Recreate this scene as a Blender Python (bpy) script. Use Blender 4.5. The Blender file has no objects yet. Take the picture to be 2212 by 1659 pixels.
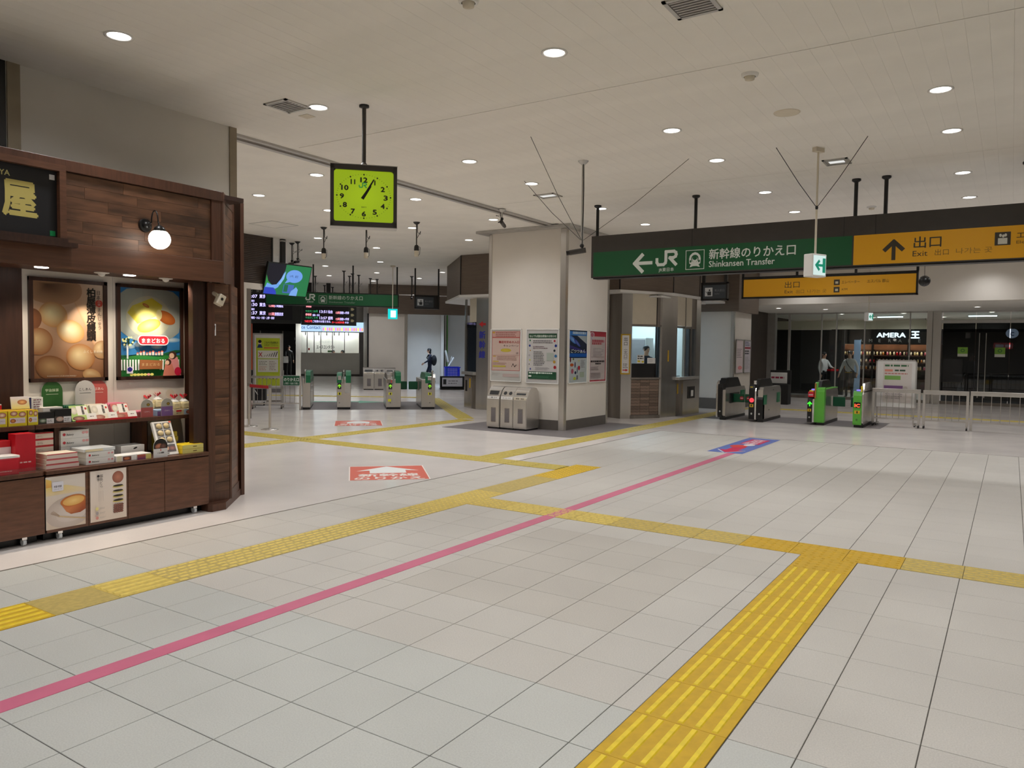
import bpy, bmesh, math, random
from mathutils import Matrix, Vector, Euler
R = math.radians; PI = math.pi
sc = bpy.context.scene
COL = sc.collection
rnd = random.Random(7)

# ---------------------------------------------------------------- camera
cam_d = bpy.data.cameras.new('camera'); cam = bpy.data.objects.new('camera', cam_d); COL.objects.link(cam); sc.camera = cam
cam_d.sensor_width = 36; cam_d.lens = 1651 / 2212 * 36; cam_d.clip_start = .05; cam_d.clip_end = 300
_pt, _yw, _rl = .0455, .5784, .0131
F0 = Vector((-math.sin(_yw), math.cos(_yw), 0)); R0 = Vector((math.cos(_yw), math.sin(_yw), 0)); U0 = Vector((0, 0, 1))
FW = F0 * math.cos(_pt) - U0 * math.sin(_pt); V0 = U0 * math.cos(_pt) + F0 * math.sin(_pt)
RT = R0 * math.cos(_rl) + V0 * math.sin(_rl); UP = V0 * math.cos(_rl) - R0 * math.sin(_rl)
cam.matrix_world = Matrix(((RT.x, UP.x, -FW.x, 0), (RT.y, UP.y, -FW.y, 0), (RT.z, UP.z, -FW.z, 1.597), (0, 0, 0, 1)))

# ---------------------------------------------------------------- world, exposure, light levels
w = bpy.data.worlds.new('night'); sc.world = w; w.use_nodes = True
w.node_tree.nodes['Background'].inputs[0].default_value = (.75, .8, 1, 1)
w.node_tree.nodes['Background'].inputs[1].default_value = .02
sc.view_settings.view_transform = 'Standard'; sc.view_settings.look = 'None'
sc.view_settings.exposure = 0.0; sc.view_settings.gamma = 1; sc.view_settings.use_curve_mapping = False
P_DOWN = 84.0          # watts of one hall downlight
C_DOWN = (.97, .98, 1.0)
P_SHOP = 22.0
CZ = 4.02              # hall ceiling height

# ---------------------------------------------------------------- materials
def lin(c):
    r = []
    for x in c[:3]:
        x = x / 255.
        r.append(x / 12.92 if x <= .04045 else ((x + .055) / 1.055) ** 2.4)
    return tuple(r) + (1,)
MATS = {}
def mat(key, col=(200, 200, 200), rough=.5, metal=0., var=.06, scale=8., bump=0., stretch=(1, 1, 1), spec=.5, rnd_amt=0., coat=0., shift=False):
    m = bpy.data.materials.new(key); m.use_nodes = True; nt = m.node_tree; n = nt.nodes; l = nt.links
    b = n['Principled BSDF']; b.inputs['Roughness'].default_value = rough; b.inputs['Metallic'].default_value = metal
    b.inputs['Specular IOR Level'].default_value = spec; b.inputs['Coat Weight'].default_value = coat
    c = lin(col)
    tc = n.new('ShaderNodeTexCoord'); mp = n.new('ShaderNodeMapping'); mp.inputs['Scale'].default_value = stretch
    nz = n.new('ShaderNodeTexNoise'); nz.inputs['Scale'].default_value = scale; nz.inputs['Detail'].default_value = 4
    l.new(tc.outputs['Object'], mp.inputs[0]); l.new(mp.outputs[0], nz.inputs['Vector'])
    if shift:
        oi2 = n.new('ShaderNodeObjectInfo'); m2 = n.new('ShaderNodeMath'); m2.operation = 'MULTIPLY'; m2.inputs[1].default_value = 50; l.new(oi2.outputs['Random'], m2.inputs[0]); l.new(m2.outputs[0], mp.inputs['Location']); nz.inputs['Detail'].default_value = 6
    mx = n.new('ShaderNodeMix'); mx.data_type = 'RGBA'
    mx.inputs[6].default_value = tuple(x * (1 - var) for x in c[:3]) + (1,); mx.inputs[7].default_value = tuple(min(1, x * (1 + var)) for x in c[:3]) + (1,)
    cr = n.new('ShaderNodeMapRange'); cr.inputs[1].default_value = .34; cr.inputs[2].default_value = .66; l.new(nz.outputs['Fac'], cr.inputs[0]); l.new(cr.outputs[0], mx.inputs[0])
    out = mx.outputs[2]
    if rnd_amt:
        oi = n.new('ShaderNodeObjectInfo'); mr = n.new('ShaderNodeMapRange'); mr.inputs[3].default_value = 1 - rnd_amt; mr.inputs[4].default_value = 1 + rnd_amt * .5
        l.new(oi.outputs['Random'], mr.inputs[0])
        vm = n.new('ShaderNodeVectorMath'); vm.operation = 'SCALE'; l.new(out, vm.inputs[0]); l.new(mr.outputs[0], vm.inputs['Scale']); out = vm.outputs[0]
    l.new(out, b.inputs['Base Color'])
    if bump:
        bp = n.new('ShaderNodeBump'); bp.inputs['Strength'].default_value = bump; bp.inputs['Distance'].default_value = .01
        l.new(nz.outputs['Fac'], bp.inputs['Height']); l.new(bp.outputs[0], b.inputs['Normal'])
    MATS[key] = m; return m
def emat(key, col, s):
    m = bpy.data.materials.new(key); m.use_nodes = True; b = m.node_tree.nodes['Principled BSDF']
    b.inputs['Base Color'].default_value = (.02, .02, .02, 1); b.inputs['Emission Color'].default_value = lin(col); b.inputs['Emission Strength'].default_value = s
    MATS[key] = m
def pmat(key, glow=0., rough=.45, both=False):
    m = bpy.data.materials.new(key); m.use_nodes = True; n = m.node_tree.nodes; b = n['Principled BSDF']
    a = n.new('ShaderNodeVertexColor'); a.layer_name = 'Col'
    b.inputs['Roughness'].default_value = rough
    if glow:
        b.inputs['Base Color'].default_value = (.01, .01, .01, 1)
        if both: m.node_tree.links.new(a.outputs[0], b.inputs['Base Color'])
        m.node_tree.links.new(a.outputs[0], b.inputs['Emission Color']); b.inputs['Emission Strength'].default_value = glow
    else: m.node_tree.links.new(a.outputs[0], b.inputs['Base Color'])
    MATS[key] = m
def floor_mat(key, col, rough, spot, rv, bumpy, scale=90):
    # speckled ceramic / vinyl: fine grain, faint stains, slight roughness change
    m = bpy.data.materials.new(key); m.use_nodes = True; nt = m.node_tree; n = nt.nodes; l = nt.links; b = n['Principled BSDF']
    g = n.new('ShaderNodeNewGeometry'); n1 = n.new('ShaderNodeTexNoise'); n1.inputs['Scale'].default_value = scale; n1.inputs['Detail'].default_value = 3
    n2 = n.new('ShaderNodeTexNoise'); n2.inputs['Scale'].default_value = 1.3; n2.inputs['Detail'].default_value = 5
    for q in (n1, n2): l.new(g.outputs['Position'], q.inputs['Vector'])
    c = lin(col)
    r1 = n.new('ShaderNodeMapRange'); r1.inputs[1].default_value = .3; r1.inputs[2].default_value = .7; r1.inputs[3].default_value = 1 - spot; r1.inputs[4].default_value = 1 + spot
    r2 = n.new('ShaderNodeMapRange'); r2.inputs[1].default_value = .3; r2.inputs[2].default_value = .7; r2.inputs[3].default_value = .94; r2.inputs[4].default_value = 1.03
    l.new(n1.outputs['Fac'], r1.inputs[0]); l.new(n2.outputs['Fac'], r2.inputs[0])
    mm = n.new('ShaderNodeMath'); mm.operation = 'MULTIPLY'; l.new(r1.outputs[0], mm.inputs[0]); l.new(r2.outputs[0], mm.inputs[1])
    oi = n.new('ShaderNodeObjectInfo'); mr = n.new('ShaderNodeMapRange'); mr.inputs[3].default_value = 1 - rv; mr.inputs[4].default_value = 1 + rv; l.new(oi.outputs['Random'], mr.inputs[0])
    m3 = n.new('ShaderNodeMath'); m3.operation = 'MULTIPLY'; l.new(mm.outputs[0], m3.inputs[0]); l.new(mr.outputs[0], m3.inputs[1])
    vm = n.new('ShaderNodeVectorMath'); vm.operation = 'SCALE'; vm.inputs[0].default_value = c[:3]; l.new(m3.outputs[0], vm.inputs['Scale'])
    l.new(vm.outputs[0], b.inputs['Base Color'])
    rr = n.new('ShaderNodeMapRange'); rr.inputs[3].default_value = rough * .8; rr.inputs[4].default_value = rough * 1.25; l.new(n2.outputs['Fac'], rr.inputs[0]); l.new(rr.outputs[0], b.inputs['Roughness'])
    if bumpy:
        bp = n.new('ShaderNodeBump'); bp.inputs['Strength'].default_value = bumpy; bp.inputs['Distance'].default_value = .004; l.new(n1.outputs['Fac'], bp.inputs['Height']); l.new(bp.outputs[0], b.inputs['Normal'])
    MATS[key] = m
def glass_mat(key, tint=(235, 245, 242), k=1.0):
    m = bpy.data.materials.new(key); m.use_nodes = True; n = m.node_tree.nodes; l = m.node_tree.links; n.clear()
    o = n.new('ShaderNodeOutputMaterial'); t = n.new('ShaderNodeBsdfTransparent'); t.inputs[0].default_value = lin(tint)
    g = n.new('ShaderNodeBsdfGlossy'); g.inputs['Roughness'].default_value = .02; fr = n.new('ShaderNodeFresnel'); fr.inputs[0].default_value = 1.52
    mu = n.new('ShaderNodeMath'); mu.operation = 'MULTIPLY'; l.new(fr.outputs[0], mu.inputs[0])
    ge = n.new('ShaderNodeNewGeometry'); bk = n.new('ShaderNodeMath'); bk.operation = 'SUBTRACT'; bk.inputs[0].default_value = 1; l.new(ge.outputs['Backfacing'], bk.inputs[1]); kk = n.new('ShaderNodeMath'); kk.operation = 'MULTIPLY'; kk.inputs[1].default_value = k; l.new(bk.outputs[0], kk.inputs[0]); l.new(kk.outputs[0], mu.inputs[1])
    x = n.new('ShaderNodeMixShader'); l.new(mu.outputs[0], x.inputs[0]); l.new(t.outputs[0], x.inputs[1]); l.new(g.outputs[0], x.inputs[2]); l.new(x.outputs[0], o.inputs[0])
    MATS[key] = m

floor_mat('tile', (200, 195, 187), .42, .09, .022, .25, 140); floor_mat('tile_cool', (195, 195, 189), .42, .08, .02, .25, 140); floor_mat('tile_dull', (192, 186, 177), .42, .1, .02, .25, 140)
floor_mat('sheet', (236, 228, 222), .17, .015, 0, 0, 60)
mat('grout', (84, 80, 74), .9, var=.2, scale=30)
mat('ceil', (236, 232, 224), .75, var=.03, scale=2)
mat('wallw', (222, 215, 205), .5, var=.02, scale=2)
mat('wallside', (216, 211, 202), .6, var=.03, scale=2)
mat('brownp', (112, 98, 86), .45, var=.08, scale=3, stretch=(1, 1, 12))
mat('brownd', (70, 58, 50), .5, var=.1, scale=3)
mat('steel', (204, 200, 195), .27, .88, var=.08, scale=4, stretch=(1, 1, .08))
mat('post', (150, 138, 118), .45, .3, var=.06)
mat('steeld', (142, 134, 126), .4, .7, var=.12, scale=5, stretch=(1, 1, .1))
mat('chrome', (225, 225, 225), .12, 1., var=.02)
mat('alu', (190, 188, 184), .4, .6, var=.04)
mat('black', (18, 17, 17), .35, var=.1)
mat('blackm', (30, 28, 27), .6, var=.1)
mat('charcoal', (62, 58, 55), .45, var=.05)
mat('greym', (118, 112, 112), .55, var=.05, scale=20)
mat('base', (98, 92, 86), .5, var=.05)
mat('white', (232, 230, 226), .45, var=.02)
mat('cream', (214, 204, 184), .6, var=.02)
mat('greenp', (20, 110, 70), .35, var=.04)
mat('greenl', (96, 178, 62), .3, var=.03)
mat('greend', (0, 84, 52), .35, var=.04)
mat('blue', (24, 40, 190), .4, var=.1)
mat('bluec', (150, 180, 215), .5, var=.02)
mat('red', (196, 24, 38), .4, var=.04)
mat('orange', (222, 84, 30), .5)
mat('pink', (206, 108, 136), .5, var=.05, scale=5)
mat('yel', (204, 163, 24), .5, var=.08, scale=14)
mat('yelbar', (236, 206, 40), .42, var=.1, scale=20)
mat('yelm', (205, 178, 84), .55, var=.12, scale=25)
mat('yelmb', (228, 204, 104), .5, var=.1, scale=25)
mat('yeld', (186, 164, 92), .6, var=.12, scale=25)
mat('yelsheet', (198, 178, 84), .4, var=.06, scale=12)
mat('wood', (98, 64, 46), .42, var=.22, scale=6, stretch=(1, .35, 6))
mat('woodf', (84, 53, 38), .42, var=.2, scale=7, stretch=(6, 6, .5))
mat('woodd', (58, 34, 24), .45, var=.2, scale=7, stretch=(6, 6, .5))
mat('plank', (100, 68, 48), .45, var=.5, scale=2.6, stretch=(1.5, 1, 6.5), rnd_amt=.2, shift=True)
mat('skin', (206, 160, 132), .5, var=.04)
mat('hair', (26, 22, 22), .6, var=.2)
mat('navy', (28, 32, 52), .8, var=.1)
mat('shirt', (206, 204, 204), .8, var=.05)
mat('darkcloth', (22, 22, 26), .85, var=.1)
mat('brick', (128, 108, 94), .6, var=.2, scale=14, stretch=(1, 1, 6), rnd_amt=.35)
mat('clear', (222, 226, 228), .15, var=.02)
mat('fabricred', (176, 20, 36), .7)
mat('amber', (180, 120, 60), .4)
mat('egg', (216, 196, 150), .4, var=.06)
mat('bread', (222, 210, 168), .6, var=.12, scale=30)
emat('lamp', (255, 250, 244), 9.)
emat('lampsoft', (235, 235, 232), .9)
emat('globe', (255, 250, 238), 6.)
emat('glowred', (255, 50, 60), 2.2)
emat('glowgreen', (70, 255, 60), 1.6)
emat('glowor', (255, 90, 40), 2.)
emat('glowblue', (150, 130, 255), .9)
emat('glowwhite', (225, 238, 255), 2.6)
emat('strip', (225, 245, 255), 5.)
pmat('print'); pmat('printgloss', rough=.15); pmat('glow', .85); pmat('glow2', 1.8); pmat('sign', .12, .4, True)
glass_mat('glass', (238, 244, 242), 1.5); glass_mat('glassd', (120, 126, 130), 1.3); glass_mat('film', (245, 247, 246), 1.)

# ---------------------------------------------------------------- mesh builder
class MB:
    def __init__(s): s.v = []; s.f = []; s.k = []; s.c = []; s.sm = []
    def add(s, vs, fs, mat='white', col=None, smooth=False, T=None):
        o = len(s.v)
        s.v += [tuple(T @ Vector(v)) if T else tuple(v) for v in vs]
        for i, f in enumerate(fs):
            s.f.append(tuple(o + j for j in f)); s.k.append(mat); s.sm.append(smooth)
            s.c.append([col[j] for j in f] if isinstance(col, list) else col)
        return s
    def box(s, x0, x1, y0, y1, z0, z1, mat='white', bev=0, T=None):
        if bev:
            bm = bmesh.new(); bmesh.ops.create_cube(bm, size=1)
            for v in bm.verts: v.co = ((x0 + x1) / 2 + v.co.x * (x1 - x0), (y0 + y1) / 2 + v.co.y * (y1 - y0), (z0 + z1) / 2 + v.co.z * (z1 - z0))
            bmesh.ops.bevel(bm, geom=list(bm.edges), offset=bev, segments=2, affect='EDGES', profile=.5)
            bm.verts.index_update(); vs = [v.co.copy() for v in bm.verts]; fs = [[v.index for v in f.verts] for f in bm.faces]; bm.free()
            return s.add(vs, fs, mat, T=T)
        vs = [(x0, y0, z0), (x1, y0, z0), (x1, y1, z0), (x0, y1, z0), (x0, y0, z1), (x1, y0, z1), (x1, y1, z1), (x0, y1, z1)]
        return s.add(vs, [(0, 3, 2, 1), (4, 5, 6, 7), (0, 1, 5, 4), (1, 2, 6, 5), (2, 3, 7, 6), (3, 0, 4, 7)], mat, T=T)
    def cyl(s, p0, p1, r, mat='white', n=12, r1=None, cap=True, T=None):
        p0 = Vector(p0); p1 = Vector(p1); d = (p1 - p0).normalized(); a = d.orthogonal().normalized(); b = d.cross(a); r1 = r if r1 is None else r1
        vs = []
        for p, q in ((p0, r), (p1, r1)):
            vs += [p + (a * math.cos(2 * PI * i / n) + b * math.sin(2 * PI * i / n)) * q for i in range(n)]
        s.add(vs, [(i, (i + 1) % n, n + (i + 1) % n, n + i) for i in range(n)], mat, smooth=True, T=T)
        if cap: s.add(vs, [tuple(range(n - 1, -1, -1)), tuple(range(n, 2 * n))], mat, T=T)
        return s
    def tube(s, pts, r, mat='black', n=6, T=None):
        for a, b in zip(pts, pts[1:]): s.cyl(a, b, r, mat, n, T=T)
        return s
    def lathe(s, prof, mat='white', n=16, c=(0, 0, 0), T=None, sx=1, sy=1):
        vs = [(c[0] + r * math.cos(2 * PI * i / n) * sx, c[1] + r * math.sin(2 * PI * i / n) * sy, c[2] + z) for r, z in prof for i in range(n)]
        fs = [(k * n + i, k * n + (i + 1) % n, (k + 1) * n + (i + 1) % n, (k + 1) * n + i) for k in range(len(prof) - 1) for i in range(n)]
        return s.add(vs, fs, mat, smooth=True, T=T)
    def ball(s, c, rx, ry, rz, mat='white', n=12, T=None):
        pr = [(max(1e-4, math.sin(PI * k / (n // 2))), -math.cos(PI * k / (n // 2))) for k in range(n // 2 + 1)]
        vs = [(c[0] + r * math.cos(2 * PI * i / n) * rx, c[1] + r * math.sin(2 * PI * i / n) * ry, c[2] + z * rz) for r, z in pr for i in range(n)]
        fs = [(k * n + i, k * n + (i + 1) % n, (k + 1) * n + (i + 1) % n, (k + 1) * n + i) for k in range(len(pr) - 1) for i in range(n)]
        return s.add(vs, fs, mat, smooth=True, T=T)
    def prism(s, poly, h0, h1, axis='z', mat='white', T=None):
        # poly of 2D points, extruded along axis
        def P(p, h): return {'z': (p[0], p[1], h), 'x': (h, p[0], p[1]), 'y': (p[0], h, p[1])}[axis]
        n = len(poly); vs = [P(p, h0) for p in poly] + [P(p, h1) for p in poly]
        return s.add(vs, [tuple(range(n - 1, -1, -1)), tuple(range(n, 2 * n))] + [(i, (i + 1) % n, n + (i + 1) % n, n + i) for i in range(n)], mat, T=T)
    def mesh(s, name):
        me = bpy.data.meshes.new(name); me.from_pydata(s.v, [], s.f)
        keys = []
        for k in s.k:
            if k not in keys: keys.append(k)
        for k in keys: me.materials.append(MATS[k])
        me.polygons.foreach_set('material_index', [keys.index(k) for k in s.k]); me.polygons.foreach_set('use_smooth', s.sm)
        if any(c is not None for c in s.c):
            at = me.color_attributes.new('Col', 'FLOAT_COLOR', 'CORNER'); d = []
            for f, c in zip(s.f, s.c):
                if isinstance(c, list):
                    for q in c: d += q
                else: d += list(c or (1, 1, 1, 1)) * len(f)
            at.data.foreach_set('color', d)
        me.update(); return me
    def obj(s, name, parent=None, loc=None, rot=None, **kw):
        o = bpy.data.objects.new(name, s.mesh(name)); COL.objects.link(o)
        if parent: o.parent = parent
        if loc: o.location = loc
        if rot: o.rotation_euler = rot
        for k, v in kw.items():
            if v: o[k] = v
        return o
def thing(name, label, cat, loc=(0, 0, 0), rz=0, group=None, rot=None):
    o = bpy.data.objects.new(name, None); COL.objects.link(o); o.location = loc; o.rotation_euler = rot or (0, 0, rz)
    o.empty_display_size = .1; o['label'] = label; o['category'] = cat
    if group: o['group'] = group
    return o
def tag(o, label, cat, group=None):
    o['label'] = label; o['category'] = cat
    if group: o['group'] = group
    return o
def struct(name, mb): return mb.obj(name, kind='structure')
def kids(o): return [c for c in bpy.data.objects if c.parent == o]
def dup(o, loc=None, rz=None, label=None, parent=None):
    c = o.copy(); COL.objects.link(c); c.parent = parent
    if loc is not None: c.location = loc
    if rz is not None: c.rotation_euler = (0, 0, rz)
    if label: c['label'] = label
    for ch in list(o.children): dup(ch, parent=c)
    return c
B = lambda *a, **k: MB().box(*a, **k)

# ---------------------------------------------------------------- flat print (lettering, pictures)
_tc = {}
def glyphs(body, bold=0.):
    k = (body, bold)
    if k not in _tc:
        c = bpy.data.curves.new('t', 'FONT'); c.body = body; c.size = 1; c.resolution_u = 2; c.offset = bold
        o = bpy.data.objects.new('t', c); COL.objects.link(o); dg = bpy.context.evaluated_depsgraph_get(); dg.update()
        m = o.evaluated_get(dg).to_mesh(); vs = [(v.co.x, v.co.y) for v in m.vertices]; fs = [tuple(p.vertices) for p in m.polygons]
        o.evaluated_get(dg).to_mesh_clear(); bpy.data.objects.remove(o); bpy.data.curves.remove(c)
        xs = [v[0] for v in vs] or [0]; ys = [v[1] for v in vs] or [0]
        _tc[k] = (vs, fs, min(xs), max(xs), min(ys), max(ys))
    return _tc[k]
class Print:
    """Flat print in local x (right) / z (up), facing local -y. Each layer 0.4 mm proud of the last."""
    def __init__(s, mat='print', eps=.0004): s.mb = MB(); s.y = 0; s.e = eps; s.mat = mat
    def poly(s, pts, col, cols=None):
        s.y -= s.e
        s.mb.add([(p[0], s.y, p[1]) for p in pts], [tuple(range(len(pts)))], s.mat, [lin(c) for c in cols] if cols else lin(col)); return s
    def rect(s, x0, z0, x1, z1, col, top=None):
        return s.poly([(x0, z0), (x1, z0), (x1, z1), (x0, z1)], col, [col, col, top, top] if top else None)
    def ell(s, cx, cz, rx, rz, col, mid=None, rot=0, n=28, clip=None, off=(0, 0)):
        s.y -= s.e; c, q = math.cos(rot), math.sin(rot); P = []
        for i in range(n):
            a = 2 * PI * i / n; x = rx * math.cos(a); z = rz * math.sin(a); P.append([cx + x * c - z * q, cz + x * q + z * c])
        m = [cx + off[0], cz + off[1]]
        if clip:
            for p in P + [m]: p[0] = min(max(p[0], clip[0]), clip[2]); p[1] = min(max(p[1], clip[1]), clip[3])
        vs = [(p[0], s.y, p[1]) for p in P] + [(m[0], s.y, m[1])]
        cc = [lin(col)] * n + [lin(mid or col)]
        s.mb.add(vs, [(i, (i + 1) % n, n) for i in range(n)], s.mat, cc); return s
    def rrect(s, x0, z0, x1, z1, r, col):
        P = []
        for cx, cz, a0 in ((x1 - r, z0 + r, -90), (x1 - r, z1 - r, 0), (x0 + r, z1 - r, 90), (x0 + r, z0 + r, 180)):
            P += [(cx + r * math.cos(R(a0 + 15 * k)), cz + r * math.sin(R(a0 + 15 * k))) for k in range(7)]
        return s.poly(P, col)
    def stroke(s, pts, wd, col, same=False):
        if not same: s.y -= s.e
        for a, b in zip(pts, pts[1:]):
            d = Vector((b[0] - a[0], b[1] - a[1])); L = d.length
            if L < 1e-6: continue
            d /= L; nn = Vector((-d.y, d.x)) * wd / 2; e = d * wd * .35
            A = Vector(a) - e; Bq = Vector(b) + e; Q = [A - nn, Bq - nn, Bq + nn, A + nn]
            s.y -= s.e * .05
            s.mb.add([(p.x, s.y, p.y) for p in Q], [(0, 1, 2, 3)], s.mat, lin(col))
        return s
    def frame(s, x0, z0, x1, z1, wd, col): return s.stroke([(x0, z0), (x1, z0), (x1, z1), (x0, z1), (x0, z0)], wd, col)
    def text(s, t, x, z, h, col, width=None, bold=0., align='l', slant=0):
        vs, fs, a, b, c, d = glyphs(t, 0.)
        if not vs: return s
        k = h / .92 if not width else None
        sx = (width / (b - a)) if width else k; sz = h / .92
        ox = x - (a * sx if align == 'l' else (a + b) / 2 * sx if align == 'c' else b * sx)
        q = bold * .8
        for dx, dz in (((0, 0),) if not q else ((-q, 0), (q, 0), (0, q), (0, -q), (0, 0))):
            s.y -= s.e * (.1 if q else 1)
            s.mb.add([(ox + (v[0] + dx) * sx + slant * v[1] * sz, s.y, z + (v[1] + dz) * sz) for v in vs], fs, s.mat, lin(col))
        return s
    def vtext(s, t, x, z, h, col, bold=0., gap=1.12):
        for i, ch in enumerate(t): s.text(ch, x, z - h * gap * (i + 1) + h * .2, h, col, bold=bold, align='c')
        return s
    def lines(s, x0, x1, z1, z0, n, col, seed=1, th=.35):
        r = random.Random(seed); st = (z1 - z0) / n
        for i in range(n):
            x = x0; zz = z1 - (i + 1) * st + st * .3; end = x1 - r.random() * (x1 - x0) * .3
            while x < end:
                q = st * r.uniform(.5, 1.6); s.y -= s.e * .02
                X = min(x + q, end); s.mb.add([(x, s.y, zz), (X, s.y, zz), (X, s.y, zz + st * th), (x, s.y, zz + st * th)], [(0, 1, 2, 3)], s.mat, lin(col)); x += q + st * .25
        s.y -= s.e; return s
    def jr(s, x, z, h, col, sub=True):
        W = 1.36
        def q(p): return (x + p[0] * h * W, z + p[1] * h)
        s.stroke([q(p) for p in [(.03, .48), (.03, .27), (.1, .12), (.36, .12), (.45, .22), (.47, .35), (.47, .92), (.86, .92), (.95, .84), (.97, .72), (.94, .6), (.84, .53), (.66, .53)]], h * .19, col)
        s.stroke([q(p) for p in [(.66, .53), (.96, .1)]], h * .2, col)
        if sub: s.text('JR東日本', x + h * W * .5, z - h * .3, h * .24, col, align='c', bold=.01)
        return s
    def train(s, x, z, h, col, bg):
        s.frame(x, z, x + h, z + h, h * .03, col)
        def q(p): return (x + p[0] * h, z + p[1] * h)
        s.poly([q(p) for p in [(.2, .3), (.18, .55), (.22, .72), (.35, .85), (.5, .9), (.65, .85), (.78, .72), (.82, .55), (.8, .3), (.68, .24), (.32, .24)]], col)
        s.ell(*q((.5, .56)), h * .2, h * .2, bg); s.ell(*q((.5, .52)), h * .15, h * .16, col); s.ell(*q((.5, .58)), h * .12, h * .1, bg)
        s.poly([q(p) for p in [(.28, .24), (.72, .24), (.78, .1), (.6, .16), (.4, .16), (.22, .1)]], col)
        s.ell(*q((.27, .42)), h * .05, h * .07, bg); s.ell(*q((.73, .42)), h * .05, h * .07, bg); return s
    def arrow(s, cx, cz, r, ang, col, wd=.2):
        c, q = math.cos(ang), math.sin(ang)
        def g(a, b): return (cx + a * c - b * q, cz + a * q + b * c)
        s.stroke([g(-r, 0), g(r * .8, 0)], r * wd * 1.7, col); s.stroke([g(0, r * .85), g(r * .85, 0), g(0, -r * .85)], r * wd * 1.9, col); return s
    def obj(s, name, parent, loc=None, rot=None): return s.mb.obj(name, parent, loc, rot)

# ================================================================ FLOOR
X_S, Y_S = -5.86, 14.45                 # the tiled field ends here; smooth sheet beyond
GX, GY, TS = -2.656, 3.086, .4          # tile grid
fl = struct('floor', B(-45, 14, -10, 48, -.06, -.02, 'grout').box(X_S, 9, -8, Y_S, -.02, -.004, 'grout'))
sheet = MB().box(-45, X_S - .012, -10, 48, -.02, 0, 'sheet').box(X_S - .012, 14, Y_S + .012, 48, -.02, 0, 'sheet')
sheet.obj('smooth_sheet', fl)
MB().box(X_S - .012, X_S, -8, Y_S + .012, -.02, .002, 'steeld').box(X_S, 9, Y_S, Y_S + .012, -.02, .002, 'steeld').obj('metal_edge_strip', fl)
# tactile strips laid in the tiles: (x0, y0, x1, y1)
CUTS = [(-5.03, -3, -4.64, 9.18), (-4.64, 8.79, X_S, 9.18), (-5.86, 8.79, -5.03, 9.18), (-4.64, 6.286, 6.2, 6.68), (-1.345, -3, -.93, 6.286)]
CUTS = [(min(a, c), min(b, d), max(a, c), max(b, d)) for a, b, c, d in CUTS]
def subtract(r, cuts):
    out = [r]
    for c in cuts:
        nxt = []
        for q in out:
            x0, y0 = max(q[0], c[0]), max(q[1], c[1]); x1, y1 = min(q[2], c[2]), min(q[3], c[3])
            if x0 >= x1 or y0 >= y1: nxt.append(q); continue
            for p in ((q[0], q[1], q[2], y0), (q[0], y1, q[2], q[3]), (q[0], y0, x0, y1), (x1, y0, q[2], y1)):
                if p[2] - p[0] > .012 and p[3] - p[1] > .012: nxt.append(p)
        out = nxt
    return out
def tile_key(x, y): return 'tile_cool' if y < 3.08 else 'tile_dull' if -3.46 < x < -1.85 and 3.88 < y < 5.9 else 'tile'
def tile_mb(mb, x0, y0, x1, y1, g=.0022, c=.0014, key=None):
    key = key or tile_key((x0 + x1) / 2, (y0 + y1) / 2)
    x0 += g; y0 += g; x1 -= g; y1 -= g
    vs = [(x0, y0, -.006), (x1, y0, -.006), (x1, y1, -.006), (x0, y1, -.006), (x0, y0, -c), (x1, y0, -c), (x1, y1, -c), (x0, y1, -c),
          (x0 + c, y0 + c, 0), (x1 - c, y0 + c, 0), (x1 - c, y1 - c, 0), (x0 + c, y1 - c, 0)]
    return mb.add(vs, [(0, 1, 5, 4), (1, 2, 6, 5), (2, 3, 7, 6), (3, 0, 4, 7), (4, 5, 9, 8), (5, 6, 10, 9), (6, 7, 11, 10), (7, 4, 8, 11), (8, 9, 10, 11)], key)
tiles = []
for i in range(-9, 22):
    for j in range(-14, 29):
        r = (max(GX + TS * i, X_S), GY + TS * j, GX + TS * (i + 1), min(GY + TS * (j + 1), Y_S))
        if r[2] <= r[0] or r[3] <= r[1]: continue
        for q in subtract(r, CUTS): tiles.append(q)
def seen(q):
    v = Vector(((q[0] + q[2]) / 2, (q[1] + q[3]) / 2, -1.597)); z = v.dot(FW)
    if z < .5: return 99
    x = 1106 + 1651 * v.dot(RT) / z; y = 829.5 - 1651 * v.dot(UP) / z
    return z if -150 < x < 2360 and y < 1800 else 60 + z
tiles.sort(key=seen); whole = {}; far = MB()
for k, q in enumerate(tiles):
    if k < 298:
        cx, cy = (q[0] + q[2]) / 2, (q[1] + q[3]) / 2; full = abs(q[2] - q[0] - TS) < 1e-4 and abs(q[3] - q[1] - TS) < 1e-4
        kq = tile_key(cx, cy)
        if full and kq in whole: o = bpy.data.objects.new('floor_tile', whole[kq]); COL.objects.link(o); o.parent = fl; o.location = (cx, cy, 0); continue
        o = tile_mb(MB(), q[0] - cx, q[1] - cy, q[2] - cx, q[3] - cy, key=kq).obj('floor_tile', fl, (cx, cy, 0))
        if full: whole[kq] = o.data
    else: tile_mb(far, *q)
far.obj('far_floor_tiles', fl, kind='stuff')

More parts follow.
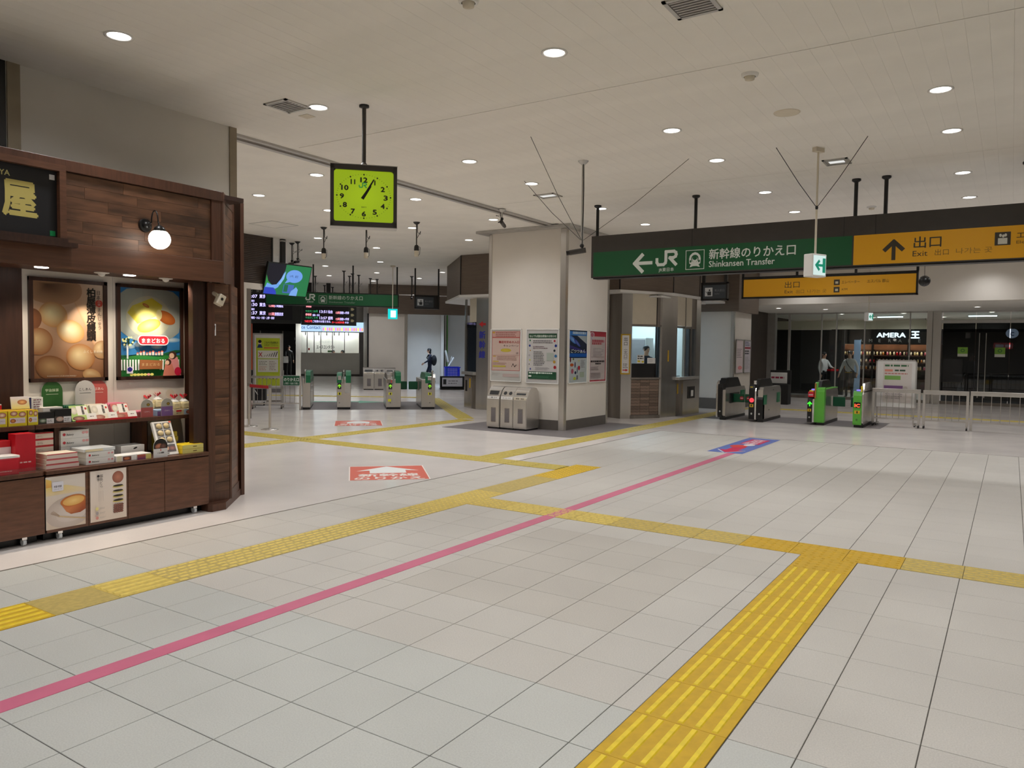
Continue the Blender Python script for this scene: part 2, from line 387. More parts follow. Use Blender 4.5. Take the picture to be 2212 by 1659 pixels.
# tactile paving -------------------------------------------------
_blk = {}
def block_mesh(style, wx, wy, base, bar, near):
    k = (style, round(wx, 3), round(wy, 3), base, bar)
    if k in _blk: return _blk[k]
    b = MB(); b.box(-wx / 2 + .001, wx / 2 - .001, -wy / 2 + .001, wy / 2 - .001, -.004, .0015, base)
    def bar_(x0, x1, y0, y1, h=.0065):
        c = .004; b.add([(x0, y0, .0015), (x1, y0, .0015), (x1, y1, .0015), (x0, y1, .0015), (x0 + c, y0 + c, h), (x1 - c, y0 + c, h), (x1 - c, y1 - c, h), (x0 + c, y1 - c, h)],
                        [(4, 5, 6, 7), (0, 1, 5, 4), (1, 2, 6, 5), (2, 3, 7, 6), (3, 0, 4, 7)], bar)
    if style == 'bars':
        for i in range(5): x = (i - 2) * .0755; bar_(x - .014, x + .014, -wy / 2 + .012, wy / 2 - .012)
    elif style == 'xbars':
        for i in range(5): y = (i - 2) * .0755; bar_(-wx / 2 + .012, wx / 2 - .012, y - .012, y + .012, .005)
    elif style == 'short':
        for i in range(6):
            for j in range(5):
                x = (i - 2.5) * wx / 6; y = (j - 2) * wy / 5 + (i % 2 - .5) * .03
                bar_(max(x - .012, -wx / 2), min(x + .012, wx / 2), max(y - .033, -wy / 2), min(y + .033, wy / 2), .005)
    elif style == 'xshort':
        for i in range(5):
            for j in range(6):
                x = (i - 2) * wx / 5 + (j % 2 - .5) * .03; y = (j - 2.5) * wy / 6
                bar_(max(x - .033, -wx / 2), min(x + .033, wx / 2), max(y - .012, -wy / 2), min(y + .012, wy / 2), .004)
    elif style == 'dots':
        n = 6 if near else 5
        for i in range(n):
            for j in range(n):
                x = (i - (n - 1) / 2) * wx / n; y = (j - (n - 1) / 2) * wy / n
                vs = [(x + r * math.cos(a * PI / 3), y + r * math.sin(a * PI / 3), z) for r, z in ((.014, .0015), (.009, .0062)) for a in range(6)]
                b.add(vs, [(6, 7, 8, 9, 10, 11)] + [(q, (q + 1) % 6, 6 + (q + 1) % 6, 6 + q) for q in range(6)], bar)
    _blk[k] = b.mesh('tactile_block'); return _blk[k]
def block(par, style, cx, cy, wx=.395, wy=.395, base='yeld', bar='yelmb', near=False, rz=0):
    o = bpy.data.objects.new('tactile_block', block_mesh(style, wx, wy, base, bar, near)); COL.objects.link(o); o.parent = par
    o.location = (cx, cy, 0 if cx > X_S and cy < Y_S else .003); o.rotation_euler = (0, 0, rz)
ts = thing('tactile_strip', 'bright yellow strip of long raised bars running out at the bottom of the picture', 'tactile paving', (-1.137, 4.6, 0))
O = lambda t, x, y: (x - t.location.x, y - t.location.y)
yy = 5.886
while yy > -1.6:
    block(ts, 'bars', *O(ts, -1.1375, yy - .2), .41, .4, 'yel', 'yelbar', True); yy -= .4
block(ts, 'dots', *O(ts, -1.1375, 6.086), .41, .4, 'yel', 'yel', True)
tc_ = thing('tactile_strip', 'long yellow strip crossing the tiles left to right, bright in its middle', 'tactile paving', (0, 6.48, 0))
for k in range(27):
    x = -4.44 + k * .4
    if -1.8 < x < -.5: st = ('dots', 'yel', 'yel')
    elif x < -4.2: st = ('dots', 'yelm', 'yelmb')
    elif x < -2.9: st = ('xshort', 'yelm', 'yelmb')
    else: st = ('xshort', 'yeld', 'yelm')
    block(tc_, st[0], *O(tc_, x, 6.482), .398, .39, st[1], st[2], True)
tl = thing('tactile_strip', 'yellow strip along the left side of the tiles, from the bottom left corner', 'tactile paving', (-4.835, 4, 0))
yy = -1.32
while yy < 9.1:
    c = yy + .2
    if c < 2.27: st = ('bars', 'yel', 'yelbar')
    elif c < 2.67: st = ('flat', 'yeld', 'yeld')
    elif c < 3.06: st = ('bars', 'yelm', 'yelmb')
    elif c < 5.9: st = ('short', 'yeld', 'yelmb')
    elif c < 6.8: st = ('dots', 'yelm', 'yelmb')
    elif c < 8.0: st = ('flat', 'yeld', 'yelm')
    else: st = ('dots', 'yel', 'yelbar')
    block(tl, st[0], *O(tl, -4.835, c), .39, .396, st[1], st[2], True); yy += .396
def strip(label, p0, p1, wd=.4, style='bars', lo=.003):
    p0 = Vector(p0); p1 = Vector(p1); d = p1 - p0; n = round(d.length / .4); a = math.atan2(d.y, d.x)
    t = thing('tactile_strip', label, 'tactile paving', (p0.x, p0.y, 0))
    for k in range(n):
        c = p0 + d * ((k + .5) / n); o = bpy.data.objects.new('tactile_block', block_mesh(style if k % 1 == 0 else 'dots', .39, .396, 'yelsheet', 'yelsheet', False)); COL.objects.link(o)
        o.parent = t; o.location = (c.x - p0.x, c.y - p0.y, .003); o.rotation_euler = (0, 0, a - PI / 2)
strip('yellow strip on the smooth floor from the tiles past the clock towards the left', (-5.04, 8.985), (-15.5, 8.985))
strip('yellow strip beside the square pillar leading to the right hand ticket gates', (-6.375, 9.185), (-6.375, 22))
strip('yellow strip crossing the smooth floor in front of the left ticket gates', (-10.2, 5.4), (-10.2, 13.8))
strip('yellow strip slanting away past the right end of the left ticket gates', (-10.35, 13.95), (-15.4, 19.0))
strip('faint yellow strip crossing the floor beyond the left ticket gates', (-15.6, 19.2), (-22.5, 15.0))
strip('yellow strip on the floor beyond the right hand ticket gates', (-6.2, 22.2), (3, 22.2))
# pink line, stickers
tag(B(-3.715, -3.60, -1.8, 11.97, .0003, .0022, 'pink').box(-3.60, -3.595, -1.8, 11.97, .0003, .0016, 'pink').obj('floor_line'), 'long pink guide line painted straight across the tiled floor', 'floor marking')
def floor_red(label, cx, cy):
    t = thing('floor_sticker', label, 'sticker', (cx, cy, .001), rot=(-PI / 2, 0, R(45)))
    p = Print('print'); W, H = .95, 1.07; x0, z0 = -W / 2, -H / 2
    p.rect(x0 - .015, z0 - .015, -x0 + .015, -z0 + .015, (238, 228, 220)); p.rect(x0, z0, -x0, -z0, (216, 100, 80))
    p.poly([(0, -z0 - .03), (.40, .12 + .02), (.23, .18), (.23, -.04), (-.23, -.04), (-.23, .18), (-.40, .14)], (236, 238, 236))
    p.text('新幹線', 0, -.27, .2, (240, 232, 224), width=.74, bold=.03, align='c'); p.text('のりかえ', 0, -.5, .2, (240, 232, 224), width=.84, bold=.035, align='c')
    p.obj('print', t)
floor_red('red floor sticker with a white arrow, lying just beside the tiled field', -6.62, 7.27)
floor_red('red floor sticker with a white arrow, the farther one near the left ticket gates', -11.45, 11.65)
t = thing('floor_sticker', 'blue floor sticker with red markings at the far end of the pink line', 'sticker', (-3.77, 13.16, .001), rot=(-PI / 2, 0, 0))
p = Print(); p.rect(-.285, -1.19, .285, 1.19, (96, 116, 182)); p.poly([(0, -1.15), (-.2, -.8), (-.1, -.8), (-.1, -.3), (.1, -.3), (.1, -.8), (.2, -.8)], (206, 40, 84)); p.stroke([(-.02, -1.17), (-.22, -.82)], .02, (230, 225, 225)); p.stroke([(.02, -1.17), (.22, -.82)], .02, (230, 225, 225))
p.ell(-.06, -.22, .14, .2, (214, 66, 60)); p.rect(-.16, .15, .17, .95, (200, 44, 92)); p.vtext('在来線', 0, .95, .24, (225, 200, 210), bold=.03); p.ell(.05, .02, .09, .14, (230, 225, 226)); p.obj('print', t)

# ================================================================ CEILING
ce = struct('ceiling', B(-45, 14, -10, 24.5, CZ + .016, CZ + .12, 'ceil'))
rows = [(2.24, 6.475), (6.48, 10.715), (10.72, 14.95)]
pm = None; PX0, PWD = -7.386, .1524
for a, b in rows:
    for k in range(68):
        x = PX0 + k * PWD
        if pm is None: pm = B(-PWD / 2 + .0004, PWD / 2 - .0004, -2.115, 2.115, 0, .016, 'ceil').mesh('ceiling_panel')
        o = bpy.data.objects.new('ceiling_panel', pm); COL.objects.link(o); o.parent = ce; o.location = (x + PWD / 2, (a + b) / 2, CZ)
xe = PX0 + 68 * PWD
m = MB()
for x0, x1, y0, y1 in ((PX0, xe, -10, 2.235), (xe, 14, -10, 24.5), (PX0, xe, 14.955, 19.19), (PX0, xe, 19.195, 24.5), (-45, -7.79, 10.725, 14.95), (-45, -7.79, 14.955, 19.19), (-45, -7.79, 19.195, 24.5), (-45, -7.79, 5.6, 10.72), (-45, -7.79, -10, 5.595)):
    m.box(x0 + .002, x1 - .002, y0, y1, CZ, CZ + .016, 'ceil')
m.obj('ceiling_board', ce)
MB().box(-45, 14, 24.5, 48, CZ - .2, CZ + .1, 'ceil').obj('ceiling_board', ce)
MB().box(-7.78, -7.70, 5.56, 13.0, CZ - .012, CZ + .016, 'alu').box(-7.70, -7.61, 5.56, 13.0, CZ + .004, CZ + .016, 'steeld').box(-7.61, -7.55, 5.56, 13.0, CZ - .012, CZ + .016, 'alu').obj('joint_trim', ce)

# ================================================================ WALLS
struct('wall_left', B(-7.62, -7.35, -10, 5.54, 0, CZ, 'wallside').box(-7.349, -7.335, 3.21, 3.315, 0, CZ, 'post').box(-7.349, -7.335, 5.455, 5.545, 0, CZ, 'post').box(-7.349, -7.34, -10, 3.20, 0, CZ, 'black'))  # black sheet on the near part stands in for a dark opening
struct('wall_back', B(-8, 14, -10, -9.8, 0, CZ, 'wallside')); struct('wall_right', B(13.8, 14, -10, 48, 0, CZ, 'wallside'))
m = B(-14.3, -13.96, -4, 10.66, 0, CZ, 'wallw').box(-14.1, -13.97, 10.66, 11.49, 2.97, CZ, 'brownd').box(-14.08, -13.955, 10.66, 11.5, 2.84, 2.97, 'wallw').box(-14.05, -13.955, 10.66, 10.79, 0, 2.84, 'wallw').box(-14.04, -13.95, 10.79, 10.9, 0, 2.84, 'steeld')
for k in range(26): m.box(-13.97, -13.955, 10.67, 11.47, 2.99 + k * .0395, 2.99 + k * .0395 + .03, 'brownd')
m.box(-13.97, -13.94, 11.45, 11.49, 2.97, CZ, 'blackm'); m.box(-14.5, -13.97, 11.49, 11.9, 2.97, CZ, 'white')
struct('wall_far_left', m)
struct('wall_hidden_left', B(-8.5, -7.62, 5.35, 5.54, 0, CZ, 'wallside').box(-20, -8.5, -4, -3.8, 0, CZ, 'wallside'))

# square pillar ---------------------------------------------------
PXL, PXR, PY0, PY1 = -9.17, -7.35, 13.11, 15.05
pl = thing('pillar', 'square white pillar with metal corner posts and four notices, middle of the hall', 'pillar', (-8.26, 14.08, 0))
def rel(mb, t): 
    v = t.location; mb.v = [(a - v.x, b - v.y, c - v.z) for a, b, c in mb.v]; return mb
rel(B(PXL + .06, PXR - .0, PY0 + .012, PY1, .0, CZ, 'wallw'), pl).obj('core', pl)
for a, b, c, d in ((PXL, PXL + .075, PY0 - .005, PY0 + .08), (PXR - .11, PXR + .012, PY0 - .005, PY0 + .105), (PXR - .05, PXR + .012, PY1 - .07, PY1 + .01)):
    rel(B(a, b, c, d, 0, 3.96, 'steel', .006), pl).obj('corner_post', pl)
rel(B(PXL + .08, PXR - .11, PY0 - .004, PY0 + .05, 0, .2, 'base').box(PXR - .05, PXR + .008, PY0 + .105, PY1 - .07, 0, .2, 'base'), pl).obj('skirting', pl)
rel(B(PXL - .2, PXR + .2, PY0 - .2, PY1 + .1, CZ - .05, CZ - .004, 'alu'), pl).obj('cap_trim', pl)
tag(B(-9.62, -6.61, 12.16, 15.3, .0004, .003, 'greym').obj('floor_mat'), 'dark grey floor covering around the foot of the square pillar', 'mat')

# far column with notices near the right gates
cb = thing('pillar', 'pale pillar with a brown top behind the closed ticket gate', 'pillar', (-7, 21.9, 0))
rel(B(-7.5, -6.46, 21.05, 22.75, 0, 2.72, 'wallw'), cb).obj('core', cb)
rel(B(-6.53, -6.44, 21.03, 21.12, 0, 2.72, 'steel'), cb).obj('corner_post', cb); rel(B(-7.52, -6.44, 21.03, 22.77, 0, .3, 'base'), cb).obj('skirting', cb)
rel(B(-7.62, -6.3, 20.95, 22.9, 2.72, CZ, 'brownp'), cb).obj('brown_cladding', cb)

# bulkhead and low soffit on the right, mall beyond ----------------
struct('wall_bulkhead', B(-7.4, 13.8, 23.3, 23.5, 3.02, CZ, 'wallw').box(-7.4, 13.8, 23.5, 28.6, 3.02, 3.1, 'ceil'))
struct('wall_side_far', B(-8.0, -7.45, 23.4, 28.4, 0, 3.02, 'brownd').box(-7.45, -7.18, 28.3, 28.6, 0, 3.02, 'alu').box(-9, -8, 22.7, 48, 0, CZ, 'brownd'))

# glass screen with doors
GYW = 28.5
gw = thing('glass_screen', 'tall glass screen with metal posts in front of the lit shops', 'glass partition', (-2, GYW, 0))
xs = [-7.18, -6.7, -5.63, -5.14, -4.24, -2.86, -2.36]
for i, x in enumerate(xs[1:-1]): rel(B(x - (.06 if i == 0 else .018), x + .018, GYW - .04, GYW + .04, 0, 3.02, 'alu'), gw).obj('post', gw)
for a, b in zip(xs, xs[1:]):
    rel(B(a + .02, b - .02, GYW - .006, GYW + .006, .1, 2.98, 'glass'), gw).obj('pane', gw)
for a, b in ((-1.9, -1.0), (-.98, -.08), (-.06, 1.3), (1.32, 2.7), (2.75, 4.2), (4.25, 6)):
    rel(B(a, b, GYW - .006, GYW + .006, .1, 2.62, 'glassd'), gw).obj('pane', gw)
    rel(B(a, b, GYW - .006, GYW + .006, 2.72, 2.98, 'glass'), gw).obj('pane', gw)
rel(B(-7.18, 8, GYW - .04, GYW + .04, 0, .1, 'steeld').box(-1.95, 8, GYW - .04, GYW + .04, 2.62, 2.72, 'alu').box(-7.18, 8, GYW - .04, GYW + .04, 2.97, 3.02, 'alu'), gw).obj('rail', gw)
for x in (-.88, -.7): 
    h = MB().cyl((x, GYW - .09, .25), (x, GYW - .09, 2.3), .018, 'chrome', 8).box(x - .01, x + .01, GYW - .09, GYW, .5, .53, 'chrome').box(x - .01, x + .01, GYW - .09, GYW, 1.9, 1.93, 'chrome'); rel(h, gw).obj('pull_handle', gw)
for x in (-1.33, -.32):
    q = Print(); q.rect(-.14, 0, .14, .3, (214, 216, 200)); q.rect(-.14, .09, .14, .3, (128, 178, 60)); q.ell(0, .195, .06, .055, (60, 120, 50)); q.ell(0, .195, .035, .03, (128, 178, 60)); q.obj('door_sticker', gw, (x + 2, -.012, 1.55))
sp = thing('pillar', 'narrow metal clad pillar between the glass screen and the dark doors', 'pillar', (-2.14, GYW, 0))
B(-.22, -.06, -.12, .12, 0, 3.02, 'steel').obj('cladding', sp); B(-.05, .2, -.14, .12, 0, 3.02, 'steel', .01).obj('cladding', sp)

# mall shop beyond the glass
struct('ceiling_mall', B(-9, 13.8, 28.62, 38, 3.02, 3.1, 'ceil'))
struct('wall_mall_back', B(-9, 13.8, 38, 38.2, 0, CZ, 'brownd').box(-9, 13.8, 30.6, 30.75, 2.5, 2.82, 'cream').box(-8.0, -5.4, 31.5, 31.7, 0, 2.5, 'blackm'))
ms = thing('store', 'lit food store with rows of jars on brown shelves, seen through the glass', 'store', (-4.3, 35, 0))
rel(B(-6.4, -2.3, 34.4, 34.6, 2.0, 2.62, 'black'), ms).obj('fascia', ms)
rel(B(-6.4, -2.3, 35.9, 36, 0, 2.0, 'woodd'), ms).obj('back_panel', ms)
rel(B(-6.3, -2.35, 35.55, 35.6, 1.78, 2.0, 'wood'), ms).obj('top_board', ms)
for z in (.55, .95, 1.25, 1.55): rel(B(-6.3, -2.35, 35.5, 35.9, z - .03, z, 'woodd'), ms).obj('shelf', ms)
for x in (-6.35, -4.95, -3.6, -2.38): rel(B(x - .04, x + .04, 35.48, 35.9, 0, 2.0, 'black'), ms).obj('upright', ms)
q = Print('print'); 
for i, ch in enumerate('AMERALE'): q.text(ch, -1.0 + i * .36, 0, .17, (190, 190, 186), bold=.01)
q.obj('lettering', ms, (0, -.62, 2.08))
q = Print('glow2', .001); q.text('AMERA', -.1, 0, .24, (225, 240, 255), width=1.05, bold=.05); q.text('王', 1.15, -.02, .3, (225, 240, 255), bold=.06); q.obj('lit_lettering', ms, (-.25, -.66, 2.28))
jm = {}
for r_, z in enumerate((.95, 1.25, 1.55)):
    for k in range(30):
        c = rnd.choice(['bread', 'cream', 'white', 'egg', 'pink', 'bread', 'amber', 'red'])
        if c not in jm:
            j = MB().lathe([(.001, 0), (.038, 0), (.038, .1), (.03, .12), (.001, .12)], c, 8).lathe([(.001, .12), (.032, .12), (.032, .145), (.001, .145)], 'white', 8); jm[c] = j.mesh('jar')
        o = bpy.data.objects.new('jar', jm[c]); COL.objects.link(o); o.location = (-6.2 + k * .128 + rnd.uniform(-.02, .02), 35.62, z)
        tag(o, 'small jar in a row on the brown store shelves behind the glass', 'jar', 'jars on the store shelves')
tag(B(-5.35, -5.1, 33.4, 33.45, 0, 2.15, 'bluec', .01).obj('standing_banner'), 'pale blue standing banner beside the store shelves', 'banner')
t = thing('display_counter', 'dark display counter beyond the right hand glass doors', 'counter', (-.6, 32.2, 0)); B(-1.1, 1.1, -.3, .3, 0, .85, 'blackm').obj('body', t); B(-1.15, 1.15, -.35, .35, .85, .9, 'alu').obj('counter_top', t)
t = thing('lit_sign', 'small red and white glowing sign beyond the dark doors', 'sign', (-.28, 33, 1.95)); q = Print('glow', .001); q.rrect(-.3, -.11, .3, .11, .03, (230, 90, 90)); q.rect(-.24, -.05, .02, .05, (245, 215, 215)); q.rect(.06, -.05, .24, .05, (245, 200, 205)); q.obj('print', t); B(-.31, .31, .001, .08, -.12, .12, 'black').obj('case', t)
t = thing('lit_sign', 'round white glowing sign at the right edge of the picture', 'sign', (-.02, 32, 2.38)); MB().cyl((0, 0, 0), (0, .08, 0), .2, 'black', 20).obj('case', t); q = Print('glow2', .001); q.ell(0, 0, .19, .17, (235, 240, 255)); q.text('C', 0, -.08, .16, (30, 40, 90), bold=.04, align='c'); q.obj('print', t)

# ================================================================ LAMPS
def downlight(x, y, z=CZ, power=P_DOWN, label='round white downlight recessed in the cream hall ceiling', group='recessed ceiling downlights', r=.085, first=[None], col=C_DOWN, mt='lamp'):
    if first[0] is None:
        t = thing('downlight', label, 'lamp', (x, y, z), 0, group)
        MB().lathe([(r + .022, -.001), (r + .024, -.008), (r + .004, -.010), (r, -.002)], 'white', 20).obj('trim_ring', t)
        MB().lathe([(.001, -.004), (r, -.004)], mt, 20).obj('lens', t)
        first[0] = t
    else:
        f = first[0]; t = thing('downlight', label, 'lamp', (x, y, z), 0, group)
        for c in f.children:
            if c.type == 'MESH': q = c.copy(); COL.objects.link(q); q.parent = t
    if power:
        ld = bpy.data.lights.new('downlight_beam', 'SPOT'); ld.energy = power; ld.spot_size = R(150); ld.spot_blend = 1; ld.shadow_soft_size = .09; ld.color = col
        lo = bpy.data.objects.new('downlight_beam', ld); COL.objects.link(lo); lo.parent = t; lo.location = (0, 0, -.03)
    return t
DL = {(-5.965, 3.42): 'downlight in the shaded ceiling above the shop stall, leftmost of all', (-5.965, 5.485): 'downlight beside the grey square vent above the shop corner', (-3.212, 5.485): 'large downlight near the top centre of the picture',
      (-.632, 8.06): 'downlight nearest the top right corner', (-.632, 9.59): 'downlight below the one nearest the top right corner', (-3.212, 8.06): 'downlight left of the flat round ceiling speaker',
      (-5.965, 8.06): 'downlight right of the clock, above the metal ceiling trim', (-5.965, 9.59): 'downlight beside the framed square ceiling light near the pillar', (-3.212, 9.59): 'downlight beside the right wire anchor of the pipe hung camera',
      (-3.212, 11.85): 'downlight above the middle of the green sign', (-.632, 11.85): 'downlight above the yellow sign, upper of two', (-.632, 13.73): 'downlight just above the yellow sign, lower of two', (-5.965, 11.85): 'downlight beside the left hanger of the green sign'}
XS = [-5.965, -3.212, -.632, 1.95, 4.6, 7.3]; YS = [3.42, 5.485, 8.06, 9.59, 11.85, 13.73]
for x in XS:
    for y in YS: 
        if x > 2.5 and y in (5.485, 9.59): continue
        downlight(x, y, power=P_DOWN * (.92 if x < 0 else .62), **({'label': DL[(x, y)]} if (x, y) in DL else {}))
for x in XS:
    for y in (1.3, -1.4, -4.2, -7.0):
        if x < 5 or y in (-1.4, -7.0): downlight(x, y, power=P_DOWN * (1.1 if x < 0 else .8))
for x in (-3.212, .6, 4.6):
    for y in (16.2, 19.5): downlight(x, y, power=P_DOWN * 1.5)
for x in (-5.0, -.55, 3.9): downlight(x, 22.55, power=P_DOWN * .75)
for x, y in [(-10.23, 8.15), (-8.22, 9.65), (-10.24, 9.66), (-13.05, 11.99), (-15.03, 13.83), (-13.03, 13.85), (-15.05, 16.15), (-17.34, 18.45), (-19.53, 18.45), (-19.6, 20.68), (-17.31, 16.2),
             (-8.22, 11.88), (-10.22, 11.9), (-17.34, 20.58), (-15.29, 19.28), (-19.65, 23.13), (-10.23, 13.83)]:
    downlight(x, y, power=P_DOWN * .95)
for x, y in [(-11.5, 6.0), (-8.3, 7.6), (-12.5, 3.4), (-9.6, 3.4), (-22, 16), (-24, 20.5), (-26, 25), (-30, 24), (-22.5, 12.5), (-17.3, 12)]: downlight(x, y, power=P_DOWN)
downlight(-22.0, 29.05, 3.14, P_DOWN * 3, 'downlight in the low ceiling of the bluish passage', None, col=(.6, .78, 1))
for x, y in ((-20.7, 25.1), (-19.1, 27.1)): downlight(x, y, 3.148, P_DOWN * 3, 'unseen downlight added to brighten the bluish passage', 'added passage downlights', col=(.6, .78, 1))  # both lamps are added out of view to brighten the passage walls
for x, y in [(-6.3, 25.2), (-5.1, 26.3), (-.9, 26.3), (1.5, 25.2)]: downlight(x, y, 3.02, 34, 'small dim downlight in the low soffit before the glass screen', 'soffit downlights before the glass screen')
for x, y in [(-5.2, 29.7), (-3.2, 29.7), (-.6, 29.7), (1.4, 29.7), (-4.6, 33), (-2.2, 33), (.5, 33)]: downlight(x, y, 3.018, 75, 'small downlight above the shops beyond the glass screen, the front row added', 'downlights beyond the glass screen')  # row nearest the glass is added to light the cream band and people
for x in (-3.8, -.9): 
    t = thing('strip_light', 'white strip light glowing above the ' + ('store fascia' if x < -2 else 'dark doors') + ' beyond the glass', 'lamp', (x, 31.2, 2.975)); B(-.42, .42, -.05, .05, -.03, 0, 'strip').obj('tube', t); B(-.44, .44, -.06, .06, 0, .04, 'white').obj('housing', t)
for x in (-5.9, -4.9, -3.9, -2.9):
    ld = bpy.data.lights.new('shelf_beam', 'SPOT'); ld.energy = 90; ld.spot_size = R(85); ld.spot_blend = .7; ld.color = (1, .78, .55); ld.shadow_soft_size = .04
    t = thing('spotlight', 'small warm spotlight over the store shelves beyond the glass', 'lamp', (x, 34.2, 2.72), 0, 'store shelf spotlights'); MB().cyl((0, 0, .06), (0, .06, -.03), .03, 'black', 8).cyl((0, 0, .06), (0, 0, .3), .006, 'black', 4).obj('housing', t)
    MB().ball((0, .07, -.04), .028, .02, .028, 'globe', 8).obj('bulb', t)
    lo = bpy.data.objects.new('shelf_beam', ld); COL.objects.link(lo); lo.parent = t; lo.location = (0, .6, .05); lo.rotation_euler = (R(30), 0, 0)  # beam added behind the fascia, apart from its bulb, to light the shelves

# ceiling vents, hatches, detectors
def vent(x, y, sx, sy, label, name='ceiling_vent', cat='vent', lit=False):
    t = thing(name, label, cat, (x, y, CZ)); a, b = sx / 2, sy / 2
    MB().box(-a, a, -b, -b + .03, -.012, 0, 'alu').box(-a, a, b - .03, b, -.012, 0, 'alu').box(-a, -a + .03, -b, b, -.012, 0, 'alu').box(a - .03, a, -b, b, -.012, 0, 'alu').obj('frame', t)
    if lit: B(-a + .03, a - .03, -b + .03, b - .03, -.006, 0, 'alu').obj('tray', t); B(-a + .06, a - .06, -.05, .05, -.01, -.006, 'lampsoft').obj('diffuser', t)
    else:
        m = B(-a + .03, a - .03, -b + .03, b - .03, -.004, 0, 'greym')
        for k in range(7): yy = -b + .05 + k * (sy - .1) / 6; m.box(-a + .035, a - .035, yy - .006, yy + .006, -.010, -.004, 'alu')
        m.obj('louvre', t)
vent(-6.2, 5.29, .33, .33, 'grey square vent in the ceiling above the shop corner')
vent(-1.96, 5.25, .33, .33, 'grey square vent in the ceiling at the top edge of the picture')
vent(-6.2, 10.46, .36, .3, 'framed square ceiling light near the square pillar', 'ceiling_fixture', 'lamp', True)
vent(-1.94, 10.41, .3, .32, 'framed square ceiling light beside the hanging exit light rods', 'ceiling_fixture', 'lamp', True)
t = thing('ceiling_hatch', 'faint square access hatch in the ceiling left of the clock', 'hatch', (-12.42, 10.25, CZ)); B(-.33, .33, -.31, .31, -.003, 0, 'ceil').obj('door', t); MB().box(-.35, .35, -.33, -.31, -.005, 0, 'alu').box(-.35, .35, .31, .33, -.005, 0, 'alu').box(-.35, -.33, -.33, .33, -.005, 0, 'alu').box(.33, .35, -.33, .33, -.005, 0, 'alu').obj('frame', t)
tag(B(-6.37, -6.24, 5.58, 5.7, CZ - .004, CZ, 'cream').obj('cover_plate'), 'small cream square plate on the ceiling beside the vent', 'plate')
for x, y, lb in ((-2.0, 6.79, 'white smoke detector on the ceiling near the top right'), (-2.02, 13.85, 'white smoke detector on the ceiling just above the yellow sign'), (-3.25, 4.36, 'white smoke detector at the top edge of the picture')):
    t = thing('smoke_detector', lb, 'smoke detector', (x, y, CZ)); MB().lathe([(.075, 0), (.07, -.02), (.05, -.025)], 'white', 16).obj('base', t); MB().lathe([(.045, -.02), (.04, -.05), (.001, -.06)], 'cream', 16).obj('sensor', t)
t = thing('ceiling_speaker', 'flat round cream speaker in the ceiling near the top right', 'speaker', (-1.99, 8.06, CZ)); MB().lathe([(.13, 0), (.125, -.006), (.11, -.004), (.001, -.004)], 'cream', 28).obj('grille', t)

# ================================================================ CLOCK
ck = thing('clock', 'square green lit clock in a dark frame hanging from the ceiling on a pole', 'clock', (-5.47, 5.63, 3.105), R(45))
W, H = .655, .61
m = MB().box(-W / 2, W / 2, 0, .16, -H / 2, -H / 2 + .05, 'charcoal').box(-W / 2, W / 2, 0, .16, H / 2 - .05, H / 2, 'charcoal').box(-W / 2, -W / 2 + .035, 0, .16, -H / 2, H / 2, 'charcoal').box(W / 2 - .035, W / 2, 0, .16, -H / 2, H / 2, 'charcoal').box(-W / 2, W / 2, .03, .16, -H / 2, H / 2, 'charcoal')
m.box(-W / 2 - .004, W / 2 + .004, -.004, .164, H / 2, H / 2 + .006, 'alu').box(-W / 2 - .004, W / 2 + .004, -.004, .164, -H / 2 - .006, -H / 2, 'alu'); m.obj('frame', ck)
MB().cyl((0, .08, H / 2 + .006), (0, .08, CZ - 3.105 - .01), .021, 'charcoal', 12).lathe([(.045, H / 2 + .006), (.03, H / 2 + .03), (.021, H / 2 + .04)], 'charcoal', 12, (0, .08, 0)).lathe([(.021, CZ - 3.135), (.05, CZ - 3.125), (.05, CZ - 3.105)], 'black', 12, (0, .08, 0)).obj('pole', ck)
p = Print('glow', .0006); G = (150, 176, 22); p.rrect(-.296, -.258, .296, .258, .04, G)
p.ell(0, 0, .29, .25, G, (164, 192, 24), n=36)
K = (14, 16, 8)
for i in range(60):
    a = 2 * PI * i / 60; sx, sz = .264, .216
    ex = lambda r: (math.sin(a) * sx * r, math.cos(a) * sz * r)
    if i % 5 == 0: p.ell(*ex(1.0), .0085, .0085, K, n=10)
    else: p.stroke([ex(.985), ex(1.015)], .003, K, same=True)
for i in range(1, 13):
    a = 2 * PI * i / 12; p.text(str(i), math.sin(a) * .215, math.cos(a) * .168 - .03, .062, K, bold=.055, align='c', width=None if i in (1, 11) else (.036 if i < 10 else .066))
p.jr(-.048, .08, .055, (40, 130, 60), False); p.text('SEIKO', 0, -.115, .018, (60, 70, 30), bold=.02, align='c'); p.obj('dial', ck, (0, .028, 0))
q = MB(); q.add([(-.012, 0, -.03), (.012, 0, -.03), (.007, 0, .19), (0, 0, .205), (-.007, 0, .19)], [(0, 1, 2, 3, 4)], 'black'); q.obj('minute_hand', ck, (0, .018, 0), (0, R(30), 0))
q = MB(); q.add([(-.016, 0, -.03), (.016, 0, -.03), (.01, 0, .12), (0, 0, .135), (-.01, 0, .12)], [(0, 1, 2, 3, 4)], 'black'); q.obj('hour_hand', ck, (0, .021, 0), (0, R(32.5), 0))

